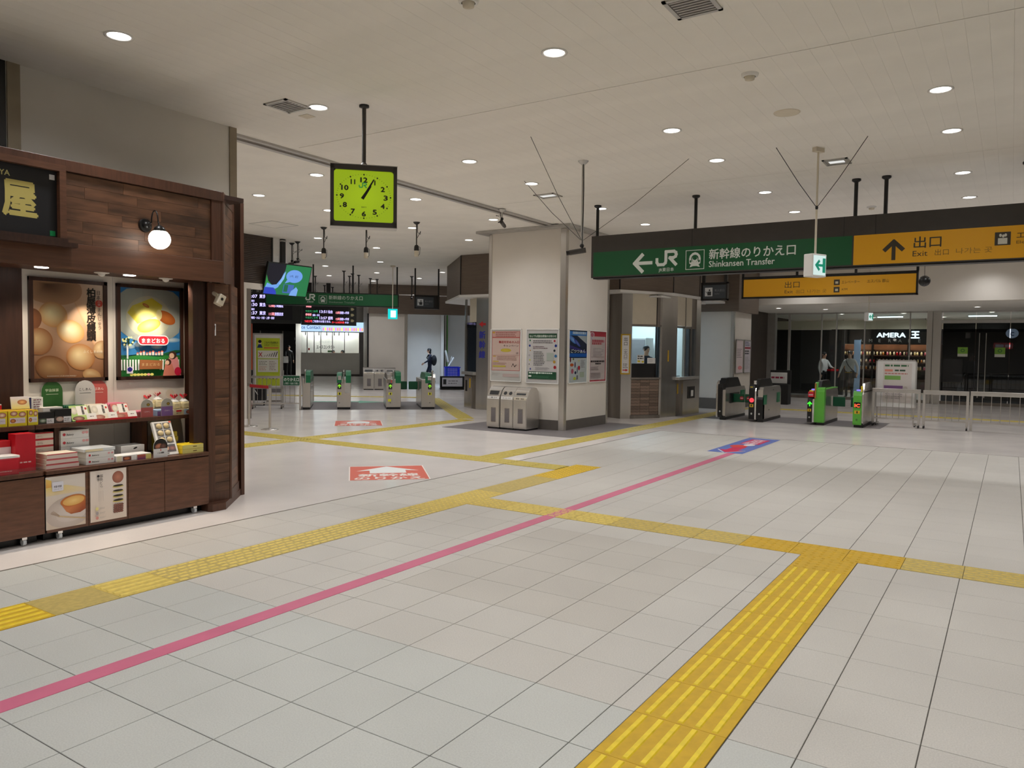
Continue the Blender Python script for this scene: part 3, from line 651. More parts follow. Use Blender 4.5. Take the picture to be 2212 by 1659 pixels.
# ================================================================ BIG HANGING SIGNS (right)
SY = 11.48
sg = thing('direction_sign', 'long hanging direction sign, green at the left and yellow at the right', 'sign', (-5.945, SY, 2.805))
SL = 8.6; SH = .69
B(0, SL, .0, .22, 0, SH, 'charcoal').obj('housing', sg)
for x in (1.74, 3.93, 4.33): B(x - .004, x + .004, -.003, 0, .42, SH, 'black').obj('seam', sg)
B(.03, SL, .02, .2, -.02, 0, 'black').obj('bottom_edge', sg)
gp = Print('sign', .0006); GR = (14, 78, 42); gp.rect(.04, .02, 4.04, .42, GR); LT = (205, 208, 200)
gp.arrow(.92, .2, .155, PI, LT); gp.jr(1.16, .13, .25, LT); gp.train(1.65, .065, .29, LT, GR)
gp.text('新幹線のりかえ口', 2.02, .215, .155, LT, width=1.27, bold=.02); gp.text('Shinkansen Transfer', 2.02, .085, .12, LT, width=.98, bold=.012); gp.obj('green_panel', sg)
yp = Print('sign', .0006); YL = (206, 148, 18); DK = (52, 46, 36); yp.rect(4.06, .015, SL - .01, .42, YL); yp.arrow(4.56, .2, .125, PI / 2, DK, .23)
yp.text('出口', 4.8, .215, .15, DK, width=.32, bold=.012); yp.text('Exit', 4.79, .095, .095, DK, width=.175); yp.text('出口', 5.05, .1, .08, (110, 84, 30), width=.16); yp.text('나가는 곳', 5.29, .105, .075, (130, 100, 30), width=.4)
yp.rect(5.71, .18, 5.88, .345, DK); yp.rect(5.745, .195, 5.845, .27, (190, 186, 170)); yp.ell(5.77, .305, .014, .02, (190, 186, 170)); yp.ell(5.80, .295, .014, .02, (190, 186, 170)); yp.ell(5.825, .305, .014, .02, (190, 186, 170))
yp.text('エレベーター', 5.94, .26, .085, DK, width=.62); yp.text('Elevator', 5.94, .19, .05, (110, 84, 30), width=.26); yp.obj('yellow_panel', sg)
for x in (.02, 1.72, 4.05 - .03, 4.4, 6.0, 7.9):
    MB().cyl((x + .03, .11, SH), (x + .03, .11, CZ - 2.805 - .012), .026, 'black', 10).lathe([(.03, CZ - 2.85), (.06, CZ - 2.83), (.06, CZ - 2.805)], 'black', 12, (x + .03, .11, 0)).obj('hanger', sg)
def hang_sign(label, loc, W, H, mk, rz=0, cat='sign', name='hanging_sign', hang=(.1, .9), bars=.03, fr='black', ctop=CZ, dep=.12):
    t = thing(name, label, cat, loc, rz)
    MB().box(0, W, 0, dep, 0, .03, fr).box(0, W, 0, dep, H - .03, H, fr).box(0, .03, 0, dep, 0, H, fr).box(W - .03, W, 0, dep, 0, H, fr).box(.01, W - .01, .03, dep - .01, .01, H - .01, fr).obj('frame', t)
    mk(t)
    for x in hang: MB().box(W * x - bars, W * x + bars, dep / 2 - bars, dep / 2 + bars, H, ctop - loc[2], fr).obj('hanger', t)
    return t
def mk(t):
    q = Print('sign', .0006); q.rect(0, 0, 3.57, .4, YL); q.text('出口', .93, .19, .15, DK, width=.32); q.text('Exit', .93, .06, .095, DK, width=.18); q.text('出口', 1.18, .06, .085, (110, 84, 30), width=.17); q.text('나가는 곳', 1.42, .06, .08, (120, 90, 28), width=.4)
    for z in (.21, .05): q.rect(1.97, z, 2.09, z + .12, DK); q.rect(2.0, z + .03, 2.06, z + .08, (180, 170, 140))
    q.text('エレベーター', 2.13, .24, .07, (90, 70, 26), width=.36); q.text('エスパル 郡山', 2.64, .24, .075, (90, 70, 26), width=.42); q.text('ATM', 2.13, .09, .06, (90, 70, 26), width=.12); q.obj('yellow_panel', t, (.04, .025, .04))
hang_sign('narrower yellow exit sign in a black frame, hanging behind the big sign', (-5.33, 17.9, 2.84), 3.65, .5, mk, hang=(.005, .335, .67, .995), bars=.025)
def mk2(t):
    q = Print('sign', .0006); q.rect(0, 0, .55, .32, (52, 56, 60)); q.rect(.05, .06, .23, .26, (180, 180, 178)); q.ell(.16, .2, .02, .022, (40, 40, 40)); q.rect(.11, .08, .2, .17, (40, 40, 40)); q.stroke([(.07, .17), (.11, .13), (.13, .15)], .012, (40, 40, 40)); q.text('有人窓口', .28, .17, .055, (120, 122, 124)); q.text('Staffed', .28, .1, .04, (110, 112, 114)); q.obj('grey_panel', t, (.04, .025, .04))
hang_sign('small dark hanging sign with a white figure pictogram, right of the ticket office', (-6.2, 17.6, 2.8), .63, .42, mk2, hang=(.08, .92), bars=.035)

# emergency exit lights on rods
c_, s_ = math.cos(R(45)), math.sin(R(45))
def UN(u, n, z=0): return (u * c_ - n * s_, u * s_ + n * c_, z)
def exit_light(label, loc, rz, W=.24, H=.27, D=.13, wires=()):
    t = thing('exit_light', label, 'exit light', loc, rz)
    B(-W / 2, W / 2, -D / 2, D / 2, 0, H, 'white', .008).obj('case', t)
    q = Print('glow', .0008); q.rect(-W / 2 + .015, .02, W / 2 - .015, H - .02, (225, 250, 245)); q.arrow(-.01, H / 2, W * .24, PI, (0, 140, 110), .3); q.rect(.05, .05, .1, H - .05, (0, 140, 110)); q.obj('lit_face', t, (0, -D / 2 - .0005, 0))
    MB().cyl((0, 0, H), (0, 0, CZ - loc[2]), .012, 'cream', 8).box(-.07, .07, -.03, .03, CZ - loc[2] - .05, CZ - loc[2], 'cream').obj('rod', t)
    if wires:
        m = MB(); top = CZ - loc[2]
        for a, b in wires: m.tube([(0, 0, .82), (a * .45, b * .45, .82 + (top - .82) * .42), (a, b, top)], .004, 'black', 4)
        m.ball((0, 0, .82), .018, .018, .03, 'black', 8); m.obj('guy_wire', t)
    return t
exit_light('white emergency exit light with a green arrow, hanging on a rod before the big sign', (-2.0, 9.62, 2.5), R(62), wires=((.05, -.62), (-.43, .25), (.42, .36)))
exit_light('small emergency exit light hanging before the low soffit in the distance', (-3.35, 23.1, 2.5), R(60), .2, .24)
t = exit_light('bright turquoise exit light hanging beyond the left ticket gates', UN(1.18, 22.95, 2.44), R(45), .28, .3, .1)
t.children[1].data.materials[0] = MATS['glow2']
q = Print('glow2', .001); q.rect(-.14, 0, .14, .3, (0, 170, 170)); q.rect(-.06, .05, .09, .25, (215, 250, 245)); q.poly([(.02, .1), (.1, .15), (.02, .2)], (215, 250, 245)); q.obj('lit_front', t, (0, -.056, 0))
t = thing('hanging_ball', 'round black ball hanging on a thin wire below the yellow sign', 'ball', (-1.311, 15, 2.867)); MB().ball((0, 0, 0), .095, .095, .095, 'black', 16).obj('ball', t); MB().cyl((0, 0, .08), (0, 0, CZ - 2.867), .004, 'blackm', 5).obj('wire', t)

# ================================================================ CEILING HUNG CAMERAS
def pole_cam(label, x, y, bottom, rz=0, group=None, pale=False, loops=1, pr=.012, body=True):
    L = CZ - bottom; t = thing('hanging_camera', label, 'camera', (x, y, CZ), rz, group)
    MB().lathe([(.07, 0), (.055, -.02), (.02, -.05)], 'alu' if pale else 'black', 10).cyl((0, 0, -.03), (0, 0, -L + .12), pr, 'alu' if pale else 'charcoal', 8).obj('pole', t)
    m = MB().tube([(.02, 0, -.03), (.028, .01, -L * .3), (.015, .01, -L * .55), (.03, 0, -L * .8), (.07, 0, -L * .86), (.05, 0, -L + .06)], .006, 'black', 5)
    if loops: m.tube([(.015, 0, -L * .35), (.1, 0, -L * .42), (.11, 0, -L * .34), (.03, 0, -L * .5)], .004, 'black', 4)
    m.obj('cable', t)
    MB().ball((0, 0, -L + .1), .03, .03, .03, 'black', 8).cyl((0, .05, -L + .045), (0, -.16, -L + .01), .034, 'charcoal' if pale else 'blackm', 10).cyl((0, -.16, -L + .01), (0, -.2, -L + .003), .03, 'black', 10).obj('camera_body', t)
    return t
t = pole_cam('grey pipe hung camera with a black cable, in front of the square pillar', -4.69, 8.79, 2.84, R(-60), pale=True, loops=0, pr=.017)
m = MB()
for a in ((-4.68, 7.49), (-5.97, 9.40), (-3.49, 9.35)): 
    e = Vector((a[0] + 4.69, a[1] - 8.79, 0)); e.rotate(Euler((0, 0, R(60)))); m.tube([(0, 0, -1.02), tuple(e * .5 + Vector((0, 0, -.55))), tuple(e)], .0035, 'black', 4)
m.obj('guy_wire', t)
for i, (x, y, b, wd) in enumerate([(-11.79, 10.99, 3.4, 'left of'), (-11.02, 11.41, 3.42, 'straight below'), (-9.7, 11.42, 3.38, 'right of')]):
    t = thing('hanging_floodlight', f'caged lamp hanging on a short pole {wd} the green clock', 'lamp', (x, y, CZ)); L = CZ - b
    MB().lathe([(.07, 0), (.05, -.03), (.015, -.05)], 'black', 10).cyl((0, 0, -.03), (0, 0, -L + .18), .012, 'charcoal', 6).obj('pole', t)
    MB().tube([(.02, 0, -.04), (.03, 0, -.2), (.09, 0, -.24), (.1, 0, -.18), (.02, 0, -.3)], .005, 'black', 4).tube([(0, 0, -L + .2), (.09, 0, -L + .15), (.08, 0, -L + .02), (0, 0, -L - .02)], .004, 'black', 4).obj('cable', t)
    MB().lathe([(.03, -L + .2), (.045, -L + .17), (.05, -L + .1), (.04, -L + .09)], 'black', 10).obj('holder', t); MB().lathe([(.04, -L + .1), (.045, -L + .05), (.04, -L - .02), (.001, -L - .025)], 'cream', 12).obj('lamp_body', t)
pole_cam('short ceiling camera beside the metal ceiling trim left of the pillar', -7.52, 11.13, 3.76, R(200), pale=True)
for x, y, b in [(-14.25, 12.29, 3.5), (-13.94, 12.19, 3.52)]: pole_cam('one of two pole cameras above the tilted screen', x, y, b, R(30), 'pole cameras above the tilted screen')
for x, y, b in [(-17.9, 17.54, 3.1), (-19.0, 18.88, 3.2), (-18.31, 18.33, 3.2), (-18.46, 18.77, 3.25), (-18.94, 19.83, 3.3), (-18.97, 20.2, 3.3), (-20.1, 18.35, 3.4), (-22.8, 21.3, 3.45), (-23.2, 22.1, 3.5), (-17.1, 19.9, 3.25)]:
    pole_cam('dark pole camera in the cluster hanging beyond the left ticket gates', x, y, b, R(30 + 40 * rnd.random()), 'camera cluster beyond the left gates', pr=.02)
tag(MB().cyl((-20.5, 17.2, 3.42), (-16.3, 21.6, 3.42), .014, 'alu', 6).cyl((-20.4, 17.3, 3.42), (-20.4, 17.3, CZ), .01, 'alu', 5).cyl((-16.4, 21.5, 3.42), (-16.4, 21.5, CZ), .01, 'alu', 5).obj('ceiling_pipe'), 'thin grey pipe hung under the ceiling beyond the left gates', 'pipe')

# ================================================================ SWEET SHOP STALL (left)
ss = thing('shop_stall', 'dark wooden sweet shop stall built against the left wall', 'shop', (-6.9, 3.6, 0))
XF = -6.34; Y1 = 4.64
S = lambda mb, n, p=ss: rel(mb, ss).obj(n, p)
# header: rails, planked panel, lower beam, soffit
S(B(XF - .06, XF, 1.0, Y1, 2.965, 3.055, 'woodf', .004).box(XF - .05, XF - .01, 4.52, Y1, 2.40, 2.965, 'woodf'), 'header_frame')
S(B(XF - .05, XF + .0, 1.0, Y1, 2.195, 2.40, 'wood', .004), 'header_beam')
S(B(XF - .62, XF - .05, 1.0, Y1 + .0, 2.215, 2.235, 'woodf').box(-6.95, XF - .04, 1.0, 4.9, 3.0, 3.04, 'woodd'), 'soffit')
hp = S(B(XF - .05, XF - .035, 1.0, 4.53, 2.39, 2.97, 'woodd'), 'header_panel')
zz = 2.403
rr = random.Random(4)
while zz < 2.95:
    y = 2.95; hgt = .0925
    while y < 4.515:
        L = rr.uniform(.35, .8); e = min(y + L, 4.515)
        if 4.515 - e < .12: e = 4.515
        c = ((y + e) / 2, zz + hgt / 2)
        o = B(-.006, .006, -(e - y) / 2 + .0008, (e - y) / 2 - .0008, -hgt / 2 + .0008, hgt / 2 - .0008, 'plank').obj('plank', hp, (XF - .03 + 6.9, c[0] - 3.6, c[1])); y = e
    zz += hgt
# chamfered header return
c45 = Matrix.Translation((XF, Y1, 0)) @ Matrix.Rotation(R(135), 4, 'Z')   # local +x runs back along the chamfer
S(MB().box(0, .68, 0, .04, 2.195, 2.40, 'woodf', T=c45).box(0, .68, 0, .04, 2.965, 3.055, 'woodf', T=c45).box(0, .09, 0, .04, 2.4, 2.97, 'woodf', T=c45).box(.6, .68, 0, .04, 2.4, 2.97, 'woodf', T=c45), 'header_return')
rp = S(MB().box(.09, .6, .012, .03, 2.4, 2.97, 'woodd', T=c45), 'return_panel')
for k in range(6): 
    o = MB().box(.092, .598, .004, .012, 2.403 + k * .0935, 2.403 + k * .0935 + .0915, 'plank', T=c45); rel(o, ss).obj('plank', rp)
# pillar with planked face and chamfer
XC = -6.48; YA, YB = 4.564, 4.828
S(B(XC - .05, XC, YA - .0, YA + .075, .07, 2.2, 'woodf').box(XC - .05, XC, YB - .02, YB, .07, 2.2, 'woodf').box(XC - .05, XC - .005, YA, YB, .07, .16, 'woodf').box(XC - .06, XC - .02, YA, YB, .07, 2.2, 'woodd').box(XC - .1, XC - .03, YA - .14, YA, .02, 2.2, 'woodd'), 'pillar_frame')
pp = S(B(XC - .03, XC - .012, YA + .07, YB - .02, .16, 2.2, 'woodd'), 'pillar_panel')
for k in range(22): B(-.004, .004, -.082, .082, .001, .091, 'plank').obj('plank', pp, (XC - .008 + 6.9, YA + .158 - 3.6, .16 + k * .0925))
c2 = Matrix.Translation((XC, YB, 0)) @ Matrix.Rotation(R(135), 4, 'Z')
S(MB().box(0, .03, 0, .04, .07, 2.2, 'woodf', T=c2).box(0, .5, 0, .03, .07, .16, 'woodf', T=c2).box(0, .5, .02, .04, .07, 2.2, 'woodd', T=c2), 'chamfer_frame')
cp = S(MB().box(.03, .5, .013, .02, .16, 2.2, 'woodd', T=c2), 'chamfer_panel')
for k in range(22): rel(MB().box(.032, .46, .006, .013, .161 + k * .0925, .252 + k * .0925, 'plank', T=c2), ss).obj('plank', cp)
S(B(-6.95, -6.845, 5.215, 5.26, .0, 3.1, 'woodf', .003).box(-7.33, -6.95, 5.215, 5.25, 0, 3.1, 'woodd'), 'side_board')
S(MB().prism([(-6.98, 4.5), (-6.40, 4.5), (-6.36, 4.52), (-6.36, 4.67), (-6.9, 5.27), (-6.98, 5.27)], 0, .07, 'z', 'woodf'), 'plinth')
# back wall
S(B(-7.0, -6.952, 1.0, 3.10, 0, 2.22, 'woodf').box(-6.952, -6.93, 2.6, 3.12, 0, 2.22, 'woodd').box(-7.0, -6.95, 3.12, 3.9, 0, 2.22, 'wallw').box(-7.0, -6.95, 3.902, 4.625, 0, 2.22, 'wallw').box(-7.0, -6.94, 4.625, 5.2, 0, 2.22, 'woodd'), 'back_wall')
S(B(-7.33, -7.0, 4.9, 4.95, 0, 3, 'woodd'), 'cheek')

# lit name board
nb = thing('shop_signboard', 'black shop signboard with a gold character in a wooden frame, cut by the left edge', 'sign', (XF + .005, 3.16, 2.39), R(90))
W0 = -1.9
MB().box(W0, 0, -.08, 0, .0, .03, 'woodd').box(W0, 0, -.06, 0, .55, .6, 'wood').box(-.05, 0, -.06, 0, .03, .549, 'wood').box(W0, .07, -.09, 0, -.035, 0, 'woodd').obj('frame', nb)
q = Print(); q.rect(W0, .035, -.05, .55, (24, 24, 28)); q.text('屋', -.315, .19, .27, (206, 190, 110), width=.235, bold=.045, slant=-.04, align='c'); q.text('柏', -.8, .19, .27, (206, 190, 110), width=.235, bold=.045, align='c'); q.text('KASHIWAYA', -.385, .455, .052, (206, 196, 130), bold=.02, align='r')
q.rect(-.105, .48, -.065, .52, (235, 235, 238)); q.rect(-.105, .045, -.065, .085, (0, 160, 90)); q.obj('board', nb, (0, -.012, 0))
ld = bpy.data.lights.new('ledge_glow', 'AREA'); ld.shape = 'RECTANGLE'; ld.size = 1.8; ld.size_y = .02; ld.energy = 3.5; ld.color = (1, .75, .5)
lo = bpy.data.objects.new('ledge_glow', ld); COL.objects.link(lo); lo.parent = nb; lo.location = (-.95, -.07, .012); lo.rotation_euler = (R(160), 0, 0)

# globe wall lamp
gl = thing('wall_lamp', 'black wall lamp with a glowing white glass globe on the stall header', 'lamp', (XF - .02, 3.86, 2.63), R(90))
MB().cyl((0, 0, 0), (0, -.02, 0), .06, 'black', 20, .055).ball((0, -.03, 0), .035, .03, .035, 'black', 12).cyl((0, -.03, 0), (.01, -.07, -.02), .012, 'black', 8).obj('wall_plate', gl)
MB().tube([(.0, -.05, 0)] + [(.012, -.05 - .05 * (1 - math.cos(a)) - .03, .02 + .1 * math.sin(a)) for a in [R(k) for k in range(0, 190, 18)]] + [(.012, -.2, -.03)], .006, 'black', 8).obj('swan_neck', gl)
MB().lathe([(.012, -.0), (.04, -.02), (.056, -.055), (.05, -.06)], 'black', 16, (.012, -.2, -.01)).obj('cap', gl)
MB().ball((.012, -.2, -.13), .089, .089, .086, 'globe', 24).obj('globe', gl)
# soffit lamps
for y, on in ((3.13, 1), (3.87, 1)):
    t = thing('shelf_downlight', f'small warm downlight under the stall header, {"left one" if y < 3.5 else "between the two round sensors"}', 'lamp', (-6.62, y, 2.214)); MB().lathe([(.05, -.001), (.052, -.006), (.04, -.008), (.001, -.006)], 'lamp', 20).obj('lens', t)
for y in (3.62, 4.22):
    t = thing('adjustable_spotlight', f'white round gimbal spotlight under the stall header, {"left" if y < 4 else "right"} of the pair', 'lamp', (-6.62, y, 2.214)); MB().lathe([(.06, 0), (.06, -.006), (.045, -.01), (.001, -.008)], 'white', 20).obj('flange', t); MB().ball((0, 0, -.012), .03, .03, .025, 'white', 12).obj('lamp_head', t)
    ld = bpy.data.lights.new('poster_beam', 'SPOT'); ld.energy = P_SHOP * 1.9; ld.spot_size = R(46); ld.spot_blend = .9; ld.color = (1, .86, .68); ld.shadow_soft_size = .02
    lo = bpy.data.objects.new('poster_beam', ld); COL.objects.link(lo); lo.parent = t; lo.location = (.02, 0, -.075); lo.rotation_euler = Vector((.36, -.0 if y > 4 else -.02, .48)).to_track_quat('Z', 'Y').to_euler()
for y in (2.2, 3.13, 3.87, 4.4):
    ld = bpy.data.lights.new('shelf_beam', 'SPOT'); ld.energy = P_SHOP * 1.4; ld.spot_size = R(110); ld.spot_blend = 1; ld.color = (1, .85, .68); ld.shadow_soft_size = .04
    lo = bpy.data.objects.new('shelf_beam', ld); COL.objects.link(lo); lo.parent = ss; lo.location = (-6.62 + 6.9, y - 3.6, 2.19)
# camera and its notice on the pillar
t = thing('shop_camera', 'small pale swivel camera on the stall pillar under the header', 'camera', (XC - .003, 4.63, 2.03), R(90)); MB().cyl((0, 0, .07), (0, -.05, .05), .02, 'cream', 10).tube([(0, -.03, .06), (-.02, -.09, .05), (.03, -.1, 0), (.03, -.06, -.06)], .008, 'cream', 6).obj('bracket', t)
B(-.035, .035, -.13, -.06, -.05, .055, 'cream', .008, T=Matrix.Rotation(R(25), 4, 'Y')).obj('camera_body', t); MB().cyl((.0, -.125, .01), (.0, -.135, .01), .014, 'black', 10).obj('lens', t)
t = thing('camera_notice', 'small white camera notice stuck on the stall pillar', 'notice', (XC - .0035, 4.62, 1.69), R(90)); q = Print(); q.rrect(-.035, 0, .035, .115, .006, (235, 235, 238)); q.ell(0, .08, .018, .014, (30, 60, 150)); q.poly([(0, .09), (.028, .1), (.022, .05), (.012, .06)], (30, 40, 60)); q.text('防犯カメラ', 0, .03, .014, (190, 40, 40), width=.055, align='c'); q.text('作動中', 0, .01, .014, (40, 40, 60), width=.045, align='c'); q.obj('print', t)

def framed(name, label, cat, X, y0, y1, z0, z1, fr, fw, dep, draw, rz=R(90), mat='print', glassy=False, eps=.0004, bev=0):
    W = y1 - y0; H = z1 - z0
    t = thing(name, label, cat, (X, y0, z0) if rz else (y0, X, z0), rz)
    if fw:
        MB().box(0, W, -dep, 0, 0, fw, fr, bev).box(0, W, -dep, 0, H - fw, H, fr, bev).box(0, fw, -dep, 0, 0, H, fr, bev).box(W - fw, W, -dep, 0, 0, H, fr, bev).box(.003, W - .003, -dep * .3, 0, .003, H - .003, fr).obj('frame', t)
    else: B(0, W, -.004, 0, 0, H, 'white').obj('sheet', t)
    q = Print(mat, eps); draw(q, W - 2 * fw, H - 2 * fw); q.obj('print', t, (fw, -(dep * .3 + .0005) if fw else -.0045, fw))
    if glassy: B(fw, W - fw, -dep * .75, -dep * .75 + .001, fw, H - fw, 'film').obj('glazing', t)
    return t
def poster_buns(q, W, H):
    q.rect(0, 0, W, H, (150, 96, 60), (226, 186, 160)); cl = (0, 0, W, H)
    q.poly([(W * .45, H), (W, H), (W, H * .25), (W * .95, H * .2)], (232, 200, 178), [(214, 160, 120), (236, 208, 190), (232, 196, 170), (205, 150, 110)])
    q.ell(W * .2, H * .97, W * .5, H * .2, (190, 140, 106), (84, 48, 30), R(-12), clip=cl)
    for cx, cz, rx, rz, c1, c2 in ((.28, .66, .2, .13, (196, 140, 88), (246, 226, 180)), (-.02, .6, .14, .12, (130, 78, 50), (150, 92, 56)), (.52, .49, .2, .12, (214, 150, 84), (255, 246, 214)), (.08, .38, .19, .14, (158, 98, 58), (222, 186, 140)),
                                   (.66, .22, .21, .14, (176, 112, 62), (240, 214, 168)), (.26, .1, .24, .13, (140, 84, 48), (206, 160, 112)), (.82, .02, .14, .07, (190, 138, 88), (226, 190, 146)), (.97, .3, .13, .1, (180, 130, 88), (236, 206, 164))):
        q.ell(W * cx, H * cz, W * rx, H * rz, c1, c2, R(-20), clip=cl, off=(-W * .04, H * .03))
    q.vtext('柏屋薄皮饅頭', W * .82, H * .95, W * .13, (34, 22, 16), bold=.04, gap=1.0); q.vtext('日本', W * .93, H * .94, W * .065, (60, 40, 30)); q.ell(W * .935, H * .80, W * .055, W * .055, (206, 60, 40)); q.vtext('三大', W * .935, H * .84, W * .05, (240, 220, 210), gap=1.05); q.vtext('まんじゅう', W * .94, H * .755, W * .06, (60, 40, 30))
    q.text('ふくしまの味', W * .98, H * .265, W * .045, (235, 220, 205), align='r'); q.text('KASHIWAYA USUKAWA MANJU', W * .18, H * .015, W * .026, (230, 215, 200))
framed('framed_poster', 'framed poster of brown steamed buns with black brush lettering, left on the stall wall', 'poster', -6.95, 3.17, 3.835, 1.262, 2.158, 'woodd', .032, .03, poster_buns, glassy=True)
def poster_milk(q, W, H):
    q.rect(0, 0, W, H, (70, 150, 220), (50, 130, 205)); cl = (0, 0, W, H)
    for x, z, r in ((.3, .36, .12), (.85, .42, .16), (.15, .34, .1), (.6, .34, .1)): q.ell(W * x, H * z, W * r, H * .03, (120, 180, 230), (240, 245, 250), clip=cl)
    q.ell(W * .5, H * .72, W * .62, H * .34, (170, 172, 168), (226, 224, 214), clip=cl); q.ell(W * .47, H * .68, W * .37, H * .24, (210, 204, 180), (255, 252, 240))
    q.poly([(W * p[0], H * p[1]) for p in [(.12, .72), (.2, .8), (.52, .9), (.7, .82), (.66, .72), (.4, .62), (.28, .6)]], (248, 226, 70), [(238, 214, 80), (246, 226, 90), (244, 222, 60), (240, 216, 70), (250, 236, 120), (255, 250, 190), (248, 226, 90)])
    q.ell(W * .47, H * .58, W * .2, H * .07, (240, 206, 80), (255, 244, 180), R(18)); q.ell(W * .76, H * .68, W * .17, H * .07, (190, 96, 40), (226, 130, 62), R(-25)); q.ell(W * .64, H * .71, W * .05, H * .06, (250, 232, 170)); q.ell(W * .42, H * .81, W * .06, H * .018, (210, 110, 60), (240, 180, 100), R(-25))
    q.rect(0, 0, W, H * .24, (40, 130, 60), (60, 150, 70)); q.poly([(0, H * .2), (W * .3, H * .25), (W * .6, H * .22), (W, H * .28), (W, H * .3), (W * .9, H * .3), (W * .6, H * .24), (0, H * .23)], (36, 110, 70))
    for k in range(9): q.rect(W * (.26 + k * .05), H * .24, W * (.295 + k * .05), H * (.26 + .01 * (k % 3)), (240, 226, 214)); q.poly([(W * (.25 + k * .05), H * (.26 + .01 * (k % 3))), (W * (.305 + k * .05), H * (.26 + .01 * (k % 3))), (W * (.278 + k * .05), H * (.278 + .01 * (k % 3)))], (220, 100, 80))
    for k in range(22):
        if not 6 < k < 14: q.rect(W * k * .045, H * .07, W * (k * .045 + .025), H * .19, (236, 238, 240))
    q.rect(W * .09, H * .2, W * .115, H * .36, (220, 224, 226))
    for k in range(26): a = rnd.random() * 6.28; r_ = rnd.random() ** .5; q.ell(W * (.1 + .1 * r_ * math.cos(a)) if .1 + .1 * r_ * math.cos(a) > .02 else W * .03, H * (.4 + .05 * r_ * math.sin(a)), W * .018, H * .012, (30, 60, 40) if k % 2 else (236, 236, 170), n=7)
    q.poly([(W * .28, H * .08), (W * .66, H * .08), (W * .67, H * .18), (W * .29, H * .19)], (146, 92, 54)); q.text('ままどおる', W * .32, H * .12, H * .035, (206, 176, 130), width=W * .3)
    for cx, cz, k, c in ((.84, .24, 1.25, (226, 150, 150)), (.76, .16, 1.0, (214, 130, 110))):
        q.poly([(W * (cx - .09 * k), 0), (W * (cx + .13 * k) if cx + .13 * k < .99 else W * .99, 0), (W * (cx + .07 * k), H * (cz - .02)), (W * (cx - .05 * k), H * (cz - .02))], c); q.ell(W * cx, H * cz, W * .055 * k, H * .038 * k, (70, 44, 36)); q.ell(W * (cx - .015), H * (cz - .006), W * .035 * k, H * .026 * k, (236, 196, 166))
    q.ell(W * .93, H * .05, W * .06, H * .05, (206, 30, 70))
    for k in range(7): q.ell(W * (.15 + k * .055), H * .02, W * .03, H * .015, (230, 226, 120) if k != 5 else (240, 170, 160), n=10)
    q.rrect(W * .25, H * .355, W * .77, H * .47, H * .055, (246, 226, 226)); q.rrect(W * .265, H * .365, W * .755, H * .46, H * .047, (206, 30, 46)); q.text('ままどおる', W * .51, H * .385, H * .055, (250, 240, 240), width=W * .38, bold=.025, align='c', slant=-.05)
    q.rect(W * .07, H * .035, W * .17, H * .11, (226, 222, 236)); q.ell(W * .12, H * .08, W * .04, H * .026, (40, 30, 130))
framed('framed_poster', 'framed poster of yellow cakes on a plate above a drawn meadow, right poster', 'poster', -6.95, 3.925, 4.6, 1.262, 2.158, 'woodd', .032, .03, poster_milk, glassy=True)

# counters on castors ---------------------------------------------
def counter(label, y0, y1, doors, posters, chamf):
    t = thing('display_counter', label, 'counter', (-6.41, y0, 0), R(90)); L = y1 - y0; z0, z1 = .075, .535
    B(0.004, L - .004, .01, .54, z0, z1, 'woodd').obj('body', t)
    P = [(0, -.012), (L - .02, -.012), (L, .01), (L, .55), (0, .55)]; MB().prism(P, .545, .575, 'z', 'woodf').obj('counter_top', t)
    B(.02, L - .02, .1, .5, .003, .074, 'black').obj('void_shade_board', t)  # black board added for the shade of the void under the counter
    for a, b in doors: B(a - y0 + .002, b - y0 - .002, 0, .01, z0, z1, 'wood', .002).obj('door_panel', t)
    for x in (.12, L - .14):
        for y in (.05,):
            MB().cyl((x - .012, y, .03), (x + .012, y, .03), .028, 'clear', 12).box(x - .018, x + .018, y - .02, y + .02, .05, .076, 'chrome').obj('castor', t)
    return t
counter('left brown display counter on castors, partly outside the left edge', 1.2, 3.03, ((1.2, 1.8), (1.8, 2.42), (2.42, 3.03)), (), 0)
counter('brown display counter on castors with two posters on its front', 3.04, 4.53, ((3.04, 3.375), (3.375, 3.715), (3.715, 4.06), (4.06, 4.52)), (), 1)
